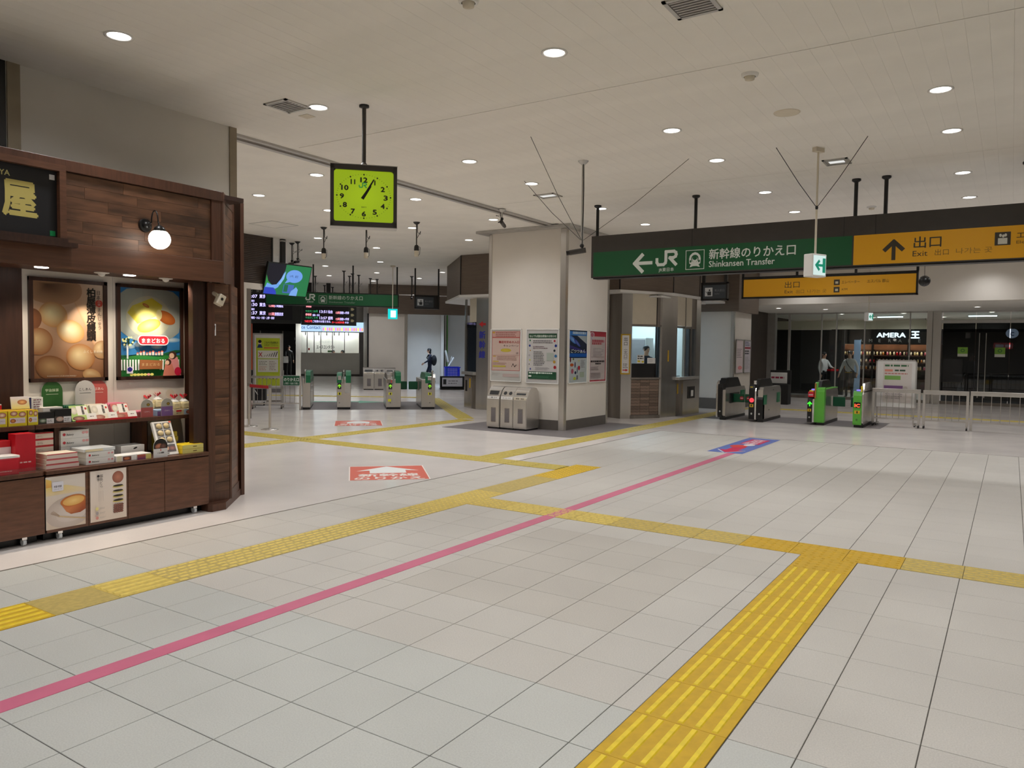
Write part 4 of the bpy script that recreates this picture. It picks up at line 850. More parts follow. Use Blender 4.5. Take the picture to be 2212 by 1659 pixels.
def poster_tart(q, W, H):
    q.rect(0, 0, W, H, (206, 190, 172), (222, 214, 206)); cl = (0, 0, W, H)
    q.poly([(0, H * .66), (W * .14, H * .68), (W * .14, H * .93), (0, H * .97)], (232, 150, 60), [(214, 110, 40), (226, 130, 50), (236, 200, 100), (230, 200, 110)])
    q.poly([(0, H * .64), (W, H * .66), (W, H * .72), (W * .5, H * .82), (0, H * .8)], (230, 208, 140), [(226, 208, 170), (222, 205, 175), (222, 205, 180), (228, 208, 150), (232, 206, 120)])
    q.ell(W * .6, H * .3, W * .62, H * .3, (190, 176, 166), (214, 204, 196), R(8), clip=cl); q.ell(W * .64, H * .26, W * .4, H * .16, (206, 194, 186), (214, 204, 196), R(8), clip=cl)
    q.poly([(W * .36, H * .47), (W, H * .52), (W, H * .3), (W * .86, H * .25), (W * .62, H * .24), (W * .5, H * .3)], (176, 92, 48), [(196, 112, 60), (190, 104, 50), (150, 72, 40), (146, 70, 40), (160, 84, 46), (206, 130, 80)])
    q.ell(W * .68, H * .5, W * .33, H * .11, (190, 110, 50), (206, 140, 70), R(6), clip=cl); q.ell(W * .69, H * .495, W * .28, H * .09, (222, 168, 90), (240, 206, 130), R(6), clip=cl)
    for k in range(4): q.stroke([(W * (.1 + .02 * k), H * (.31 + .015 * k)), (W * .32, H * (.22 + .01 * k))], W * .008, (170, 140, 110))
    q.stroke([(W * .32, H * .235), (W * .5, H * .2), (W * .98, H * .12)], W * .03, (206, 180, 140)); q.rrect(W * .15, H * .72, W * .43, H * .9, .008, (222, 222, 232)); q.text('檸檬', W * .29, H * .79, H * .045, (70, 60, 70), width=W * .2, align='c'); q.text('レモンチーズ', W * .29, H * .75, H * .022, (90, 90, 100), align='c')
framed('poster', 'poster of a cheese tart on a plate with a fork, on the counter front', 'poster', -6.409, 3.035, 3.345, .1, .525, 'white', 0, 0, poster_tart)
def poster_bean(q, W, H):
    q.rect(0, 0, W, H, (222, 206, 190), (232, 222, 214)); q.ell(W * .76, H * .83, W * .16, H * .12, (150, 92, 76), (196, 130, 106))
    for z, c in ((.66, (46, 40, 30)), (.56, (50, 40, 30)), (.46, (44, 34, 26)), (.37, (52, 42, 34))): q.ell(W * .76, H * (z - .02), W * .16, H * .022, (206, 190, 110)); q.ell(W * .76, H * z, W * .14, H * .02, c)
    for k in range(16): q.ell(W * (.66 + .065 * (k % 4)), H * (.14 + .045 * (k // 4)), W * .045, H * .025, (96, 56, 46), (160, 106, 90), n=10)
    q.vtext('●季', W * .2, H * .93, W * .085, (40, 34, 34)); q.vtext('福島どら', W * .28, H * .93, W * .085, (56, 46, 44)); 
    for x in (.2, .26, .32): q.stroke([(W * x, H * .4), (W * x, H * .6)], W * .006, (190, 176, 166))
    for z, c in ((.26, (226, 216, 140)), (.17, (170, 160, 160)), (.08, (206, 140, 130))): q.ell(W * .15, H * z, W * .04, H * .032, c); q.lines(W * .22, W * .4, H * (z + .02), H * (z - .02), 2, (180, 170, 160), int(z * 100))
framed('poster', 'white poster of a round bun above stacked bean cakes, on the counter front', 'poster', -6.409, 3.387, 3.697, .098, .528, 'white', 0, 0, poster_bean)

# upper shelf
us = thing('display_shelf', 'long dark wooden upper shelf carrying sweets under the posters', 'shelf', (-6.9, 2.8, 0))
SZ = .925
for a, b in ((1.2, 3.08), (3.085, 4.575)): rel(B(-6.948, -6.66, a, b, SZ - .035, SZ, 'woodf', .002), us).obj('shelf_board', us)
for y in (3.07, 3.275, 4.05): rel(B(-6.93, -6.75, y, y + .05, .578, SZ - .035, 'woodf'), us).obj('support', us)
rel(B(-6.945, -6.935, 2.2, 3.08, .578, SZ - .035, 'woodd').box(-6.945, -6.935, 4.05, 4.22, .578, SZ - .035, 'woodd'), us).obj('back_board', us)

# products: local x = along the shelf, -y = towards the hall
def pbox(label, cat, y0, y1, z0, h, xf, dep, body, draw=None, group=None, name='gift_box', side=None, tilt=0):
    W = y1 - y0; t = thing(name, label, cat, (xf, (y0 + y1) / 2, z0), R(90), group)
    if tilt: t.rotation_euler = Euler((R(-tilt), 0, R(90)))
    b = MB().box(-W / 2, W / 2, 0, dep, 0, h, body, min(.002, h * .1)); b.obj('carton', t)
    if side: B(-W / 2 - .0006, W / 2 + .0006, -.0006, dep + .0006, h * .55, h + .0006, side).obj('lid', t)
    if draw: q = Print(); draw(q, W, h); q.obj('print', t, (-W / 2, -.0012, 0))
    return t
def d_tart(q, W, H):
    q.rect(.002, .002, W - .002, H - .002, (226, 214, 40)); q.ell(W * .3, H * .82, W * .2, H * .16, (150, 50, 30), (246, 230, 200)); q.ell(W * .75, H * .76, W * .2, H * .17, (150, 50, 30), (250, 236, 206)); q.rect(W * .08, H * .2, W * .9, H * .55, (216, 214, 222)); q.ell(W * .25, H * .36, W * .15, H * .13, (140, 70, 40), (226, 160, 80)); q.text('チーズタルト', W * .45, H * .34, H * .1, (80, 80, 96), width=W * .42)
for i, (a, b) in enumerate(((2.73, 2.885), (2.89, 3.03), (3.035, 3.115))):
    pbox('bright yellow tart box on the upper shelf, ' + ('leftmost and cut by the edge', 'middle of the three', 'rightmost, half hidden')[i], 'box', a, b, SZ, .125, -6.68, .2, 'yel', d_tart, 'yellow tart boxes on the upper shelf')
pbox('red and white flat box stacked behind the yellow tart boxes', 'box', 2.72, 2.93, SZ, .17, -6.88, .06, 'white', lambda q, W, H: q.rect(0, H * .72, W, H * .95, (190, 20, 40)))
t = pbox('tilted card with a picture of a cheese tart, standing behind the yellow boxes', 'card', 2.97, 3.11, SZ + .127, .105, -6.8, .01, 'white', lambda q, W, H: (q.rect(.003, .003, W - .003, H - .003, (226, 216, 120), (224, 216, 222)), q.ell(W * .6, H * .55, W * .26, H * .2, (170, 90, 50), (240, 190, 120))), name='picture_card', tilt=12)
pbox('upright bundle of white and navy boxes beside the tilted tart card', 'box', 3.13, 3.24, SZ, .215, -6.86, .07, 'white', lambda q, W, H: (q.rect(0, 0, W * .15, H, (40, 40, 90)), q.lines(W * .3, W * .9, H * .95, H * .5, 5, (120, 60, 80), 3)))
pbox('stack of plain white boxes behind the two black boxes', 'box', 3.2, 3.36, SZ, .13, -6.78, .1, 'white', lambda q, W, H: q.rect(0, H * .48, W, H * .5, (160, 160, 160)))
def d_black(c):
    return lambda q, W, H: (q.rect(0, H * .5, W, H, (14, 12, 14)), q.rect(0, 0, W, H * .5, (70, 62, 58)), q.ell(W * .3, H * .3, W * .22, H * .17, c, (200, 200, 190)), q.rect(W * .52, H * .04, W * .98, H * .46, (222, 222, 226)), q.lines(W * .56, W * .94, H * .38, H * .14, 2, (90, 90, 96), 5))
pbox('black box with a green sweet picture and a white card', 'box', 3.118, 3.245, SZ, .098, -6.69, .08, 'black', d_black((40, 90, 50))); pbox('black box with a pink sweet picture and a white card', 'box', 3.25, 3.385, SZ, .118, -6.69, .08, 'black', d_black((190, 150, 140)))
# round topped flavour boards
for lb, y0, y1, x, c, tx, tc2 in (('tall green round-topped flavour board on the upper shelf', 3.26, 3.435, -6.93, (46, 96, 40), '宇治抹茶', (220, 230, 200)), ('tall grey round-topped flavour board on the upper shelf', 3.535, 3.71, -6.915, (190, 188, 186), 'こしあん', (50, 46, 46)), ('tall red round-topped flavour board behind the grey one', 3.65, 3.83, -6.93, (186, 90, 84), 'つぶあん', (236, 220, 210))):
    t = thing('flavour_board', lb, 'board', (x, (y0 + y1) / 2, SZ), R(90)); W = y1 - y0; h = .345
    P = [(-W / 2, 0), (W / 2, 0)] + [(W / 2 * math.cos(R(a)), h - W / 2 + W / 2 * math.sin(R(a))) for a in range(0, 181, 15)]
    MB().prism(P, 0, .004, 'y', 'white').obj('board', t); q = Print(); q.poly(P, c); q.text(tx, 0, h - .09, .026, tc2, align='c', bold=.01); q.rect(-.05, h - .115, .05, h - .112, tc2); q.obj('print', t, (0, -.0005, 0))
# tilted packs in rows
def pack(label, yc, depth, base, c1, group, green=0, n=4):
    for k in range(n):
        t = thing('sweet_pack', label, 'pack', (-6.715 - k * .05, yc + k * .006, SZ + .002), R(90), group); t.rotation_euler = Euler((R(-28), 0, R(90)))
        B(-.08, .08, 0, .028, 0, .15, base, .003).obj('pouch', t)
        if k == 0:
            q = Print(); q.rect(-.078, .002, .078, .148, c1); q.rect(-.02, .055, .072, .142, (236, 234, 226)); q.ell(-.045, .1, .028, .035, (200, 196, 180), (236, 230, 214)); q.ell(-.02, .025, .05, .022, (80, 60, 44) if green else (150, 90, 76), (200, 150, 130)); q.vtext('薄皮饅頭', .03, .138, .02, (40, 30, 30), gap=1.0, bold=.02); q.ell(.058, .115, .009, .011, (206, 60, 40)); q.obj('print', t, (0, -.0015, 0))
pack('green tilted sweet pack in the row on the upper shelf', 3.485, 0, 'greend', (176, 206, 120), 'green sweet packs', 1); pack('cream tilted sweet pack in the row on the upper shelf', 3.665, 0, 'cream', (226, 220, 204), 'cream sweet packs'); pack('rosy tilted sweet pack in the row on the upper shelf', 3.85, 0, 'pink', (196, 104, 98), 'rosy sweet packs')
tag(B(-6.668, -6.658, 3.41, 3.95, SZ, SZ + .016, 'red').obj('shelf_strip'), 'thin red edging strip in front of the tilted packs', 'strip')
for y, lb in ((3.55, 'green'), (3.735, 'cream'), (3.915, 'rosy')):
    t = thing('price_card', f'white price card standing before the {lb} packs', 'card', (-6.667, y, SZ + .018), R(90)); t.rotation_euler = Euler((R(-25), 0, R(90))); B(-.042, .042, 0, .001, 0, .055, 'white').obj('card', t); q = Print(); q.lines(-.015, .02, .035, .018, 1, (90, 60, 60), 3); q.obj('print', t, (0, -.0006, 0))
for y, c, lb in ((4.055, (170, 84, 82), 'red'), (4.255, (122, 88, 146), 'violet')):
    t = thing('display_card', f'small round-topped {lb} display card near the right end of the upper shelf', 'card', (-6.672, y, SZ), R(90)); W = .118; h = .165
    P = [(-W / 2, 0), (W / 2, 0)] + [(W / 2 * math.cos(R(a)), h - W / 2 + W / 2 * math.sin(R(a))) for a in range(0, 181, 15)]
    MB().prism(P, 0, .003, 'y', 'white').obj('board', t); q = Print(); q.poly(P, (168, 166, 156)); q.rect(-W / 2, 0, W / 2, .09, c); q.ell(.012, .115, .017, .014, (90, 70, 20), (170, 140, 40)); q.text('くるみゆべし', 0, .045, .014, (226, 214, 220), width=.06, align='c'); q.obj('print', t, (0, -.0005, 0))
    pbox(f'low {lb} sweet box lying behind the {lb} display card', 'box', y - .08, y + .075, SZ, .055, -6.70, .15, 'pink' if lb == 'red' else 'bluec', lambda q, W, H, c=c: q.rect(0, 0, W, H * .8, c))
def bread(y, x, z, lb, tape=True):
    t = thing('bread_bag', lb, 'bread', (x, y, z), R(90), 'bagged cakes with red ties')
    B(-.048, .048, 0, .1, 0, .07, 'bread', .02).obj('loaf', t); m = MB().cyl((0, .05, .07), (0, .05, .1), .045, 'clear', 10, .012); m.obj('bag_neck', t)
    m = MB()
    for a in range(0, 360, 40): m.add([(0, .05, .095), (.04 * math.cos(R(a)), .05 + .03 * math.sin(R(a)), .135 + .012 * (a % 80 > 0)), (.04 * math.cos(R(a + 30)), .05 + .03 * math.sin(R(a + 30)), .128)], [(0, 1, 2)], 'red')
    m.obj('red_tie', t)
bread(4.38, -6.70, SZ + .055, 'bagged cake with a red tie, left front of the pair on the printed box'); bread(4.48, -6.70, SZ + .055, 'bagged cake with a red tie, right front of the pair on the printed box')
bread(4.22, -6.88, SZ + .05, 'bagged cake with a red tie behind the violet card'); bread(4.33, -6.90, SZ + .07, 'bagged cake with a red tie, highest of the bags at the back')
pbox('printed box with a red label at the right end of the upper shelf', 'box', 4.335, 4.535, SZ, .054, -6.68, .1, 'cream', lambda q, W, H: (q.rect(0, 0, W * .5, H, (206, 190, 150)), q.rect(W * .5, 0, W, H, (170, 190, 210)), q.rect(W * .1, H * .55, W * .38, H * .85, (200, 30, 40)), q.lines(W * .1, W * .4, H * .45, H * .2, 1, (50, 40, 40), 8), q.ell(W * .76, H * .45, W * .15, H * .33, (150, 80, 60), (200, 130, 110))))
pbox('white box raising the back row of bagged cakes', 'box', 4.16, 4.4, SZ, .05, -6.80, .13, 'white')
t = thing('name_tag', 'cream oval tag among the bagged cakes', 'tag', (-6.80, 4.37, SZ + .2), R(90)); MB().cyl((0, 0, 0), (0, .003, 0), .045, 'cream', 18).obj('tag', t); MB().cyl((0, .002, -.1), (0, .002, 0), .002, 'clear', 5).obj('stem', t)

CT = .576
def stripe(q, W, H): q.rect(0, 0, W, H, (226, 214, 200)); q.rect(0, H * .82, W, H, (190, 40, 50)); q.rect(0, 0, W, H * .1, (190, 40, 50)); q.text('ゆべし', W * .5, H * .3, H * .3, (150, 120, 110), width=W * .2, align='c')
for k in range(5): pbox(f'red and cream striped box on the counter, {["bottom","second","third","fourth","top"][k]} of the tall left stack', 'box', 3.04, 3.25, CT + k * .056, .055, -6.72, .17, 'cream', stripe, 'striped boxes in the tall stack')
for k in range(3): pbox(f'pink and cream wrapped box at the counter edge, {["bottom","middle","top"][k]} of three', 'box', 3.075 + .004 * k, 3.335 - .006 * k, CT + k * .041, .04, -6.48, .18, 'cream', lambda q, W, H: (q.rect(0, 0, W, H, (224, 206, 196)), q.rect(0, H * .78, W, H, (206, 90, 96)), q.rect(0, 0, W, H * .08, (206, 90, 96))), 'wrapped boxes at the counter edge')
def dw(q, W, H): q.ell(W * .12, H * .5, H * .18, H * .18, (200, 60, 70)); q.text('Bakery', W * .2, H * .35, H * .3, (60, 60, 60), width=W * .25, bold=.02, slant=.2); q.ell(W * .8, H * .6, H * .2, H * .16, (230, 170, 170)); q.ell(W * .92, H * .6, H * .2, H * .16, (226, 160, 160))
for k in range(4): pbox(f'white printed carton behind the clear box, {["bottom","second","third","top"][k]} of four', 'box', 3.31, 3.555 - .003 * k, CT + k * .07, .069, -6.72, .16, 'white', dw, 'white printed cartons at the back')
for k in range(2): pbox(f'white printed carton at the counter edge, {["lower","upper"][k]} of two under the clear box', 'box', 3.39, 3.63, CT + k * .054, .053, -6.47, .2, 'white', dw)
pbox('clear lidded box of pale cakes lying on two white cartons', 'box', 3.37, 3.64, CT + .109, .026, -6.47, .22, 'clear', lambda q, W, H: (q.rect(W * .05, H * .1, W * .6, H * .8, (236, 220, 180)),), name='cake_tray')
pbox('white low carton with a red and cream label at the counter edge', 'box', 3.64, 3.82, CT, .05, -6.45, .14, 'white', lambda q, W, H: (q.rect(0, 0, W * .25, H, (226, 220, 190)), q.rect(W * .3, H * .1, W * .72, H * .8, (110, 60, 50)), q.ell(W * .5, H * .45, W * .14, H * .22, (200, 120, 80))))
pbox('low carton with an orange and violet print beside the black card', 'box', 3.825, 3.955, CT, .05, -6.45, .14, 'white', lambda q, W, H: (q.rect(0, 0, W * .6, H * .85, (110, 60, 110), (190, 90, 50)), q.rect(W * .62, 0, W, H * .85, (220, 206, 120))))
for k in range(2): pbox(f'white carton with black brush marks behind the low cartons, {["lower","upper"][k]} one', 'box', 3.80, 4.02, CT + k * .052, .051, -6.66, .16, 'white', lambda q, W, H: q.ell(W * .6, H * .5, W * .09, H * .14, (20, 20, 20), rot=.3))
t = thing('display_card', 'round-topped black and white card with a bun picture on the counter', 'card', (-6.43, 4.035, CT), R(90)); W = .135; h = .17
P = [(-W / 2, 0), (W / 2, 0)] + [(W / 2 * math.cos(R(a)), h - W / 2 + W / 2 * math.sin(R(a))) for a in range(0, 181, 15)]
MB().prism(P, 0, .004, 'y', 'white').obj('board', t); q = Print(); q.poly(P, (22, 18, 18)); q.ell(-.02, .105, .035, .022, (120, 70, 50), (200, 130, 100), .3); q.ell(.025, .1, .03, .024, (70, 40, 34), (120, 80, 70)); q.rect(-W / 2, 0, W / 2, .08, (214, 212, 212)); q.text('くるみ饅頭', 0, .035, .016, (30, 26, 26), align='c', bold=.04, width=.065); q.rect(-.004, .06, .004, .075, (200, 30, 40)); q.obj('print', t, (0, -.0005, 0))
# open gift box of six cakes, tilted
t = thing('gift_box', 'tilted white gift box showing six pale round cakes above a bun picture', 'box', (-6.50, 4.17, CT + .002), R(90)); t.rotation_euler = Euler((R(-24), R(0), R(90)), 'XYZ')
B(-.095, .095, 0, .03, 0, .33, 'white', .003).obj('carton', t)
q = Print(); q.rect(-.075, .115, .075, .315, (120, 116, 112)); q.rect(-.003, .115, .003, .315, (226, 226, 226)); q.rect(-.075, .18, .075, .184, (226, 226, 226)); q.rect(-.075, .248, .075, .252, (226, 226, 226)); q.rect(-.075, .03, .075, .1, (96, 90, 92)); q.ell(-.03, .065, .04, .024, (206, 160, 130), (236, 200, 170)); q.ell(.04, .062, .035, .022, (110, 80, 80), (170, 120, 110)); q.rect(-.07, .012, .0, .02, (90, 86, 86)); q.ell(.08, .32, .012, .008, (250, 110, 90)); q.obj('print', t, (0, -.0006, 0))
for i in range(2):
    for k in range(3): MB().ball(((i - .5) * .074, -.004, .148 + k * .068), .028, .016, .026, 'egg', 14).obj('cake', t)
for k in range(4): pbox(f'yellow flat box at the right end of the counter, {["bottom","second","third","top"][k]} of the back stack', 'box', 4.225, 4.40 - .012 * (k % 2), CT + k * .047, .046, -6.72, .16, 'yelbar', lambda q, W, H: (q.rect(0, 0, W, H * .96, (226, 206, 96)), q.rect(W * .45, H * .4, W * .62, H * .6, (110, 90, 40))), 'yellow boxes in the back stack')
for k in range(2): pbox(f'pale yellow flat box at the counter corner, {["lower","upper"][k]} of two', 'box', 4.28, 4.5, CT + k * .041, .04, -6.47, .18, 'yelbar', lambda q, W, H: (q.rect(0, 0, W, H * .96, (226, 216, 130)), q.rect(W * .5, H * .4, W * .68, H * .6, (110, 90, 40))))
def red_(q, W, H): q.rect(0, 0, W, H, (196, 18, 40)); q.lines(W * .2, W * .8, H * .3, H * .2, 1, (230, 190, 190), 4)
pbox('tall red box with pale lettering on the left counter', 'box', 2.875, 3.022, CT, .3, -6.53, .12, 'red', red_); pbox('red box with white side lying behind the tall red box', 'box', 2.79, 2.872, CT, .25, -6.6, .15, 'red', lambda q, W, H: q.rect(0, 0, W, H * .8, (224, 206, 206)))
pbox('low red box at the left edge of the counter', 'box', 2.66, 2.86, CT, .115, -6.45, .14, 'red', red_); pbox('white tray of ring cakes on the low red box', 'box', 2.64, 2.87, CT + .116, .03, -6.45, .14, 'white', lambda q, W, H: q.rect(0, 0, W, H * .4, (200, 40, 60)), name='cake_tray')
pbox('dark red box standing behind the cake tray at the left edge', 'box', 2.64, 2.78, CT, .28, -6.66, .05, 'fabricred', lambda q, W, H: q.lines(W * .2, W * .8, H * .85, H * .7, 1, (230, 170, 170), 4))
t = thing('acrylic_rail', 'clear acrylic rail along the front of the left counter', 'rail', (-6.415, 2.3, CT), R(90)); B(-.9, .72, 0, .003, 0, .045, 'film').box(-.9, .72, 0, .03, 0, .003, 'film').obj('rail', t)

# ================================================================ NOTICES ON THE SQUARE PILLAR
def notice_board(label, face, a0, a1, z0, z1, draw):
    if face == 'y': return framed('notice_poster', label, 'poster', PY0 + .008, a0, a1, z0, z1, 'white', .016, .022, draw, rz=0, glassy=True, bev=.004)
    return framed('notice_poster', label, 'poster', PXR + .003, a0, a1, z0, z1, 'white', .016, .022, draw, glassy=True, bev=.004)
def n1(q, W, H):
    q.rect(0, 0, W, H, (226, 218, 216)); q.rect(.02 * W, .2 * H, .97 * W, .97 * H, (212, 96, 92)); q.rect(.035 * W, .21 * H, .955 * W, .84 * H, (236, 202, 192)); q.rect(.035 * W, .86 * H, .955 * W, .96 * H, (228, 176, 168))
    q.rect(.04 * W, .93 * H, .12 * W, .96 * H, (230, 180, 60)); q.lines(.15 * W, .9 * W, .96 * H, .86 * H, 3, (150, 60, 56), 3); q.text('輸送を好めの入口', .26 * W, .74 * H, .05 * H, (196, 50, 50), width=.68 * W, bold=.03); q.text('キャンペーン', .42 * W, .67 * H, .045 * H, (90, 60, 60), width=.5 * W, bold=.02)
    q.ell(.5 * W, .6 * H, .18 * W, .035 * H, (232, 202, 70)); q.text('CF', .88 * W, .53 * H, .04 * H, (40, 30, 30), bold=.03, align='c'); q.rect(.04 * W, .5 * H, .95 * W, .504 * H, (200, 110, 90))
    q.rect(.06 * W, .47 * H, .16 * W, .49 * H, (230, 180, 80)); q.lines(.2 * W, .9 * W, .49 * H, .4 * H, 3, (176, 120, 110), 7); q.rect(.06 * W, .37 * H, .26 * W, .39 * H, (232, 196, 80)); q.lines(.06 * W, .6 * W, .36 * H, .31 * H, 2, (170, 110, 100), 9); q.rect(.06 * W, .27 * H, .5 * W, .3 * H, (230, 206, 90))
    q.stroke([(.7 * W, .28 * H), (.75 * W, .34 * H), (.8 * W, .28 * H), (.86 * W, .32 * H)], .015 * W, (50, 40, 40)); q.rect(.4 * W, .08 * H, .95 * W, .14 * H, (226, 196, 194)); q.lines(.04 * W, .35 * W, .16 * H, .1 * H, 3, (190, 180, 180), 11)
notice_board('pink campaign poster in a metal frame, leftmost on the square pillar', 'y', -9.1, -8.34, .927, 2.01, n1)
def n2(q, W, H):
    q.rect(0, 0, W, H, (228, 218, 220)); q.rect(.05 * W, .84 * H, .95 * W, .93 * H, (16, 74, 44)); q.text('なんでも相談会開催のお知らせ', .08 * W, .862 * H, .045 * H, (230, 236, 226), width=.84 * W, bold=.03)
    for x, z, r, c in ((.1, .8, .02, (30, 120, 80)), (.09, .7, .025, (30, 60, 160)), (.11, .61, .015, (220, 160, 50)), (.08, .52, .022, (200, 190, 200)), (.1, .43, .02, (226, 220, 110)), (.08, .35, .012, (30, 30, 30)), (.12, .26, .022, (120, 120, 200)), (.88, .79, .025, (210, 60, 70)), (.92, .7, .032, (30, 60, 160)), (.88, .61, .028, (50, 50, 60)), (.92, .51, .034, (60, 130, 190)), (.88, .4, .034, (220, 170, 60)), (.9, .3, .036, (206, 30, 50))): q.ell(W * x, H * z, W * r * 1.2, W * r * 1.2, c)
    q.lines(.2 * W, .82 * W, .81 * H, .74 * H, 2, (80, 60, 70), 21); q.lines(.2 * W, .7 * W, .7 * H, .64 * H, 2, (120, 60, 80), 22); q.lines(.22 * W, .6 * W, .6 * H, .32 * H, 9, (70, 60, 66), 23); q.lines(.28 * W, .8 * W, .3 * H, .24 * H, 3, (150, 140, 150), 24)
    q.rect(.64 * W, .42 * H, .85 * W, .57 * H, (178, 184, 176)); q.rect(.05 * W, .07 * H, .95 * W, .21 * H, (18, 74, 46)); q.lines(.08 * W, .92 * W, .2 * H, .165 * H, 1, (220, 230, 220), 25, .6); q.ell(.34 * W, .185 * H, .03 * W, .018 * H, (225, 232, 222)); q.rect(.07 * W, .11 * H, .16 * W, .14 * H, (220, 226, 218)); q.lines(.2 * W, .9 * W, .14 * H, .09 * H, 3, (70, 120, 90), 26)
notice_board('white poster with dark green bands and coloured dots on the square pillar', 'y', -8.225, -7.462, .915, 2.008, n2)
def n3(q, W, H):
    q.rect(0, 0, W, H, (206, 212, 222)); q.rect(0, .47 * H, W, H, (40, 48, 70)); q.rect(0, .9 * H, W, H * .98, (60, 130, 210)); q.lines(.2 * W, W * .96, .97 * H, .91 * H, 1, (214, 224, 236), 31, .8); q.poly([(.45 * W, .9 * H), (W, .9 * H), (W, .74 * H)], (186, 190, 196)); q.ell(.2 * W, .82 * H, .22 * W, .05 * H, (60, 110, 200), (150, 190, 240), -.4); q.ell(.45 * W, .76 * H, .2 * W, .035 * H, (50, 60, 150), (110, 130, 210), -.5); q.poly([(0, .72 * H), (W, .6 * H), (W, .56 * H), (0, .66 * H)], (60, 50, 130)); q.text('ごつつぁん', .1 * W, .575 * H, .07 * H, (236, 238, 236), width=.82 * W, bold=.03, slant=.15)
    q.rect(0, .49 * H, W, .56 * H, (26, 96, 190)); q.rect(0, 0, W, .47 * H, (210, 212, 216))
    for x, z, a, b, c in ((.04, .44, .04, .05, (110, 30, 50)), (.2, .45, .05, .02, (150, 140, 90)), (.12, .34, .1, .03, (220, 100, 50)), (.3, .34, .03, .06, (60, 40, 90)), (.52, .28, .06, .045, (206, 40, 60)), (.15, .22, .07, .05, (206, 110, 130)), (.32, .19, .05, .03, (40, 46, 90)), (.42, .24, .02, .07, (50, 90, 120)), (.28, .08, .08, .03, (206, 210, 70)), (.5, .42, .05, .02, (226, 220, 170))): q.ell(W * x + .03, H * z, W * a, H * b, c, n=12)
    q.lines(.65 * W, .92 * W, .44 * H, .28 * H, 6, (150, 140, 150), 33); q.rect(.6 * W, .1 * H, .85 * W, .2 * H, (170, 180, 160)); q.rect(.42 * W, .06 * H, .5 * W, .14 * H, (90, 90, 100))
notice_board('blue event poster with a dark train picture on the right face of the square pillar', 'x', 13.27, 14.055, .925, 2.008, n3)
def n4(q, W, H):
    q.rect(0, 0, W, H, (200, 60, 76)); q.rect(.04 * W, .03 * H, .96 * W, .9 * H, (226, 206, 206)); q.ell(.15 * W, .93 * H, .13 * W, .055 * H, (230, 216, 220)); q.ell(.15 * W, .93 * H, .1 * W, .042 * H, (206, 120, 140)); q.stroke([(.08 * W, .88 * H), (.2 * W, .8 * H)], .02, (200, 200, 240))
    q.rect(.14 * W, .78 * H, .9 * W, .83 * H, (222, 150, 156)); q.lines(.14 * W, .9 * W, .83 * H, .72 * H, 2, (196, 90, 100), 41, .8); q.lines(.2 * W, .85 * W, .68 * H, .5 * H, 6, (170, 160, 166), 42); q.rect(.1 * W, .485 * H, .9 * W, .49 * H, (130, 100, 110)); q.lines(.08 * W, .92 * W, .42 * H, .37 * H, 1, (50, 40, 46), 43, .7); q.lines(.35 * W, .75 * W, .37 * H, .33 * H, 1, (60, 50, 56), 44, .7); q.lines(.08 * W, .6 * W, .3 * H, .22 * H, 4, (130, 110, 116), 45); q.lines(.08 * W, .85 * W, .18 * H, .06 * H, 4, (120, 100, 108), 46)
notice_board('pale red bordered poster, rightmost on the square pillar', 'x', 14.15, 14.945, .925, 2.008, n4)
for i, (a, b) in enumerate(((21.2, 21.88), (21.98, 22.62))):
    framed('notice_poster', ('pinkish notice, left one on the far pillar behind the gates', 'notice with a dark red band, right one on the far pillar behind the gates')[i], 'poster', -6.43, a, b, 1.0, 1.95, 'alu', .02, .02,
           (lambda q, W, H: (q.rect(0, 0, W, H, (214, 200, 200)), q.lines(.1 * W, .9 * W, .75 * H, .45 * H, 6, (90, 80, 86), 51), q.ell(.6 * W, .15 * H, .3 * W, .06 * H, (220, 130, 130), (226, 150, 150)))) if i == 0 else
           (lambda q, W, H: (q.rect(0, 0, W, H, (206, 200, 206)), q.rect(0, .74 * H, W, .8 * H, (150, 40, 60)), q.lines(.1 * W, .9 * W, .97 * H, .82 * H, 3, (70, 80, 120), 52, .6), q.lines(.1 * W, .9 * W, .7 * H, .55 * H, 2, (50, 50, 56), 53, .6), q.lines(.1 * W, .9 * W, .5 * H, .1 * H, 10, (150, 146, 150), 54))))

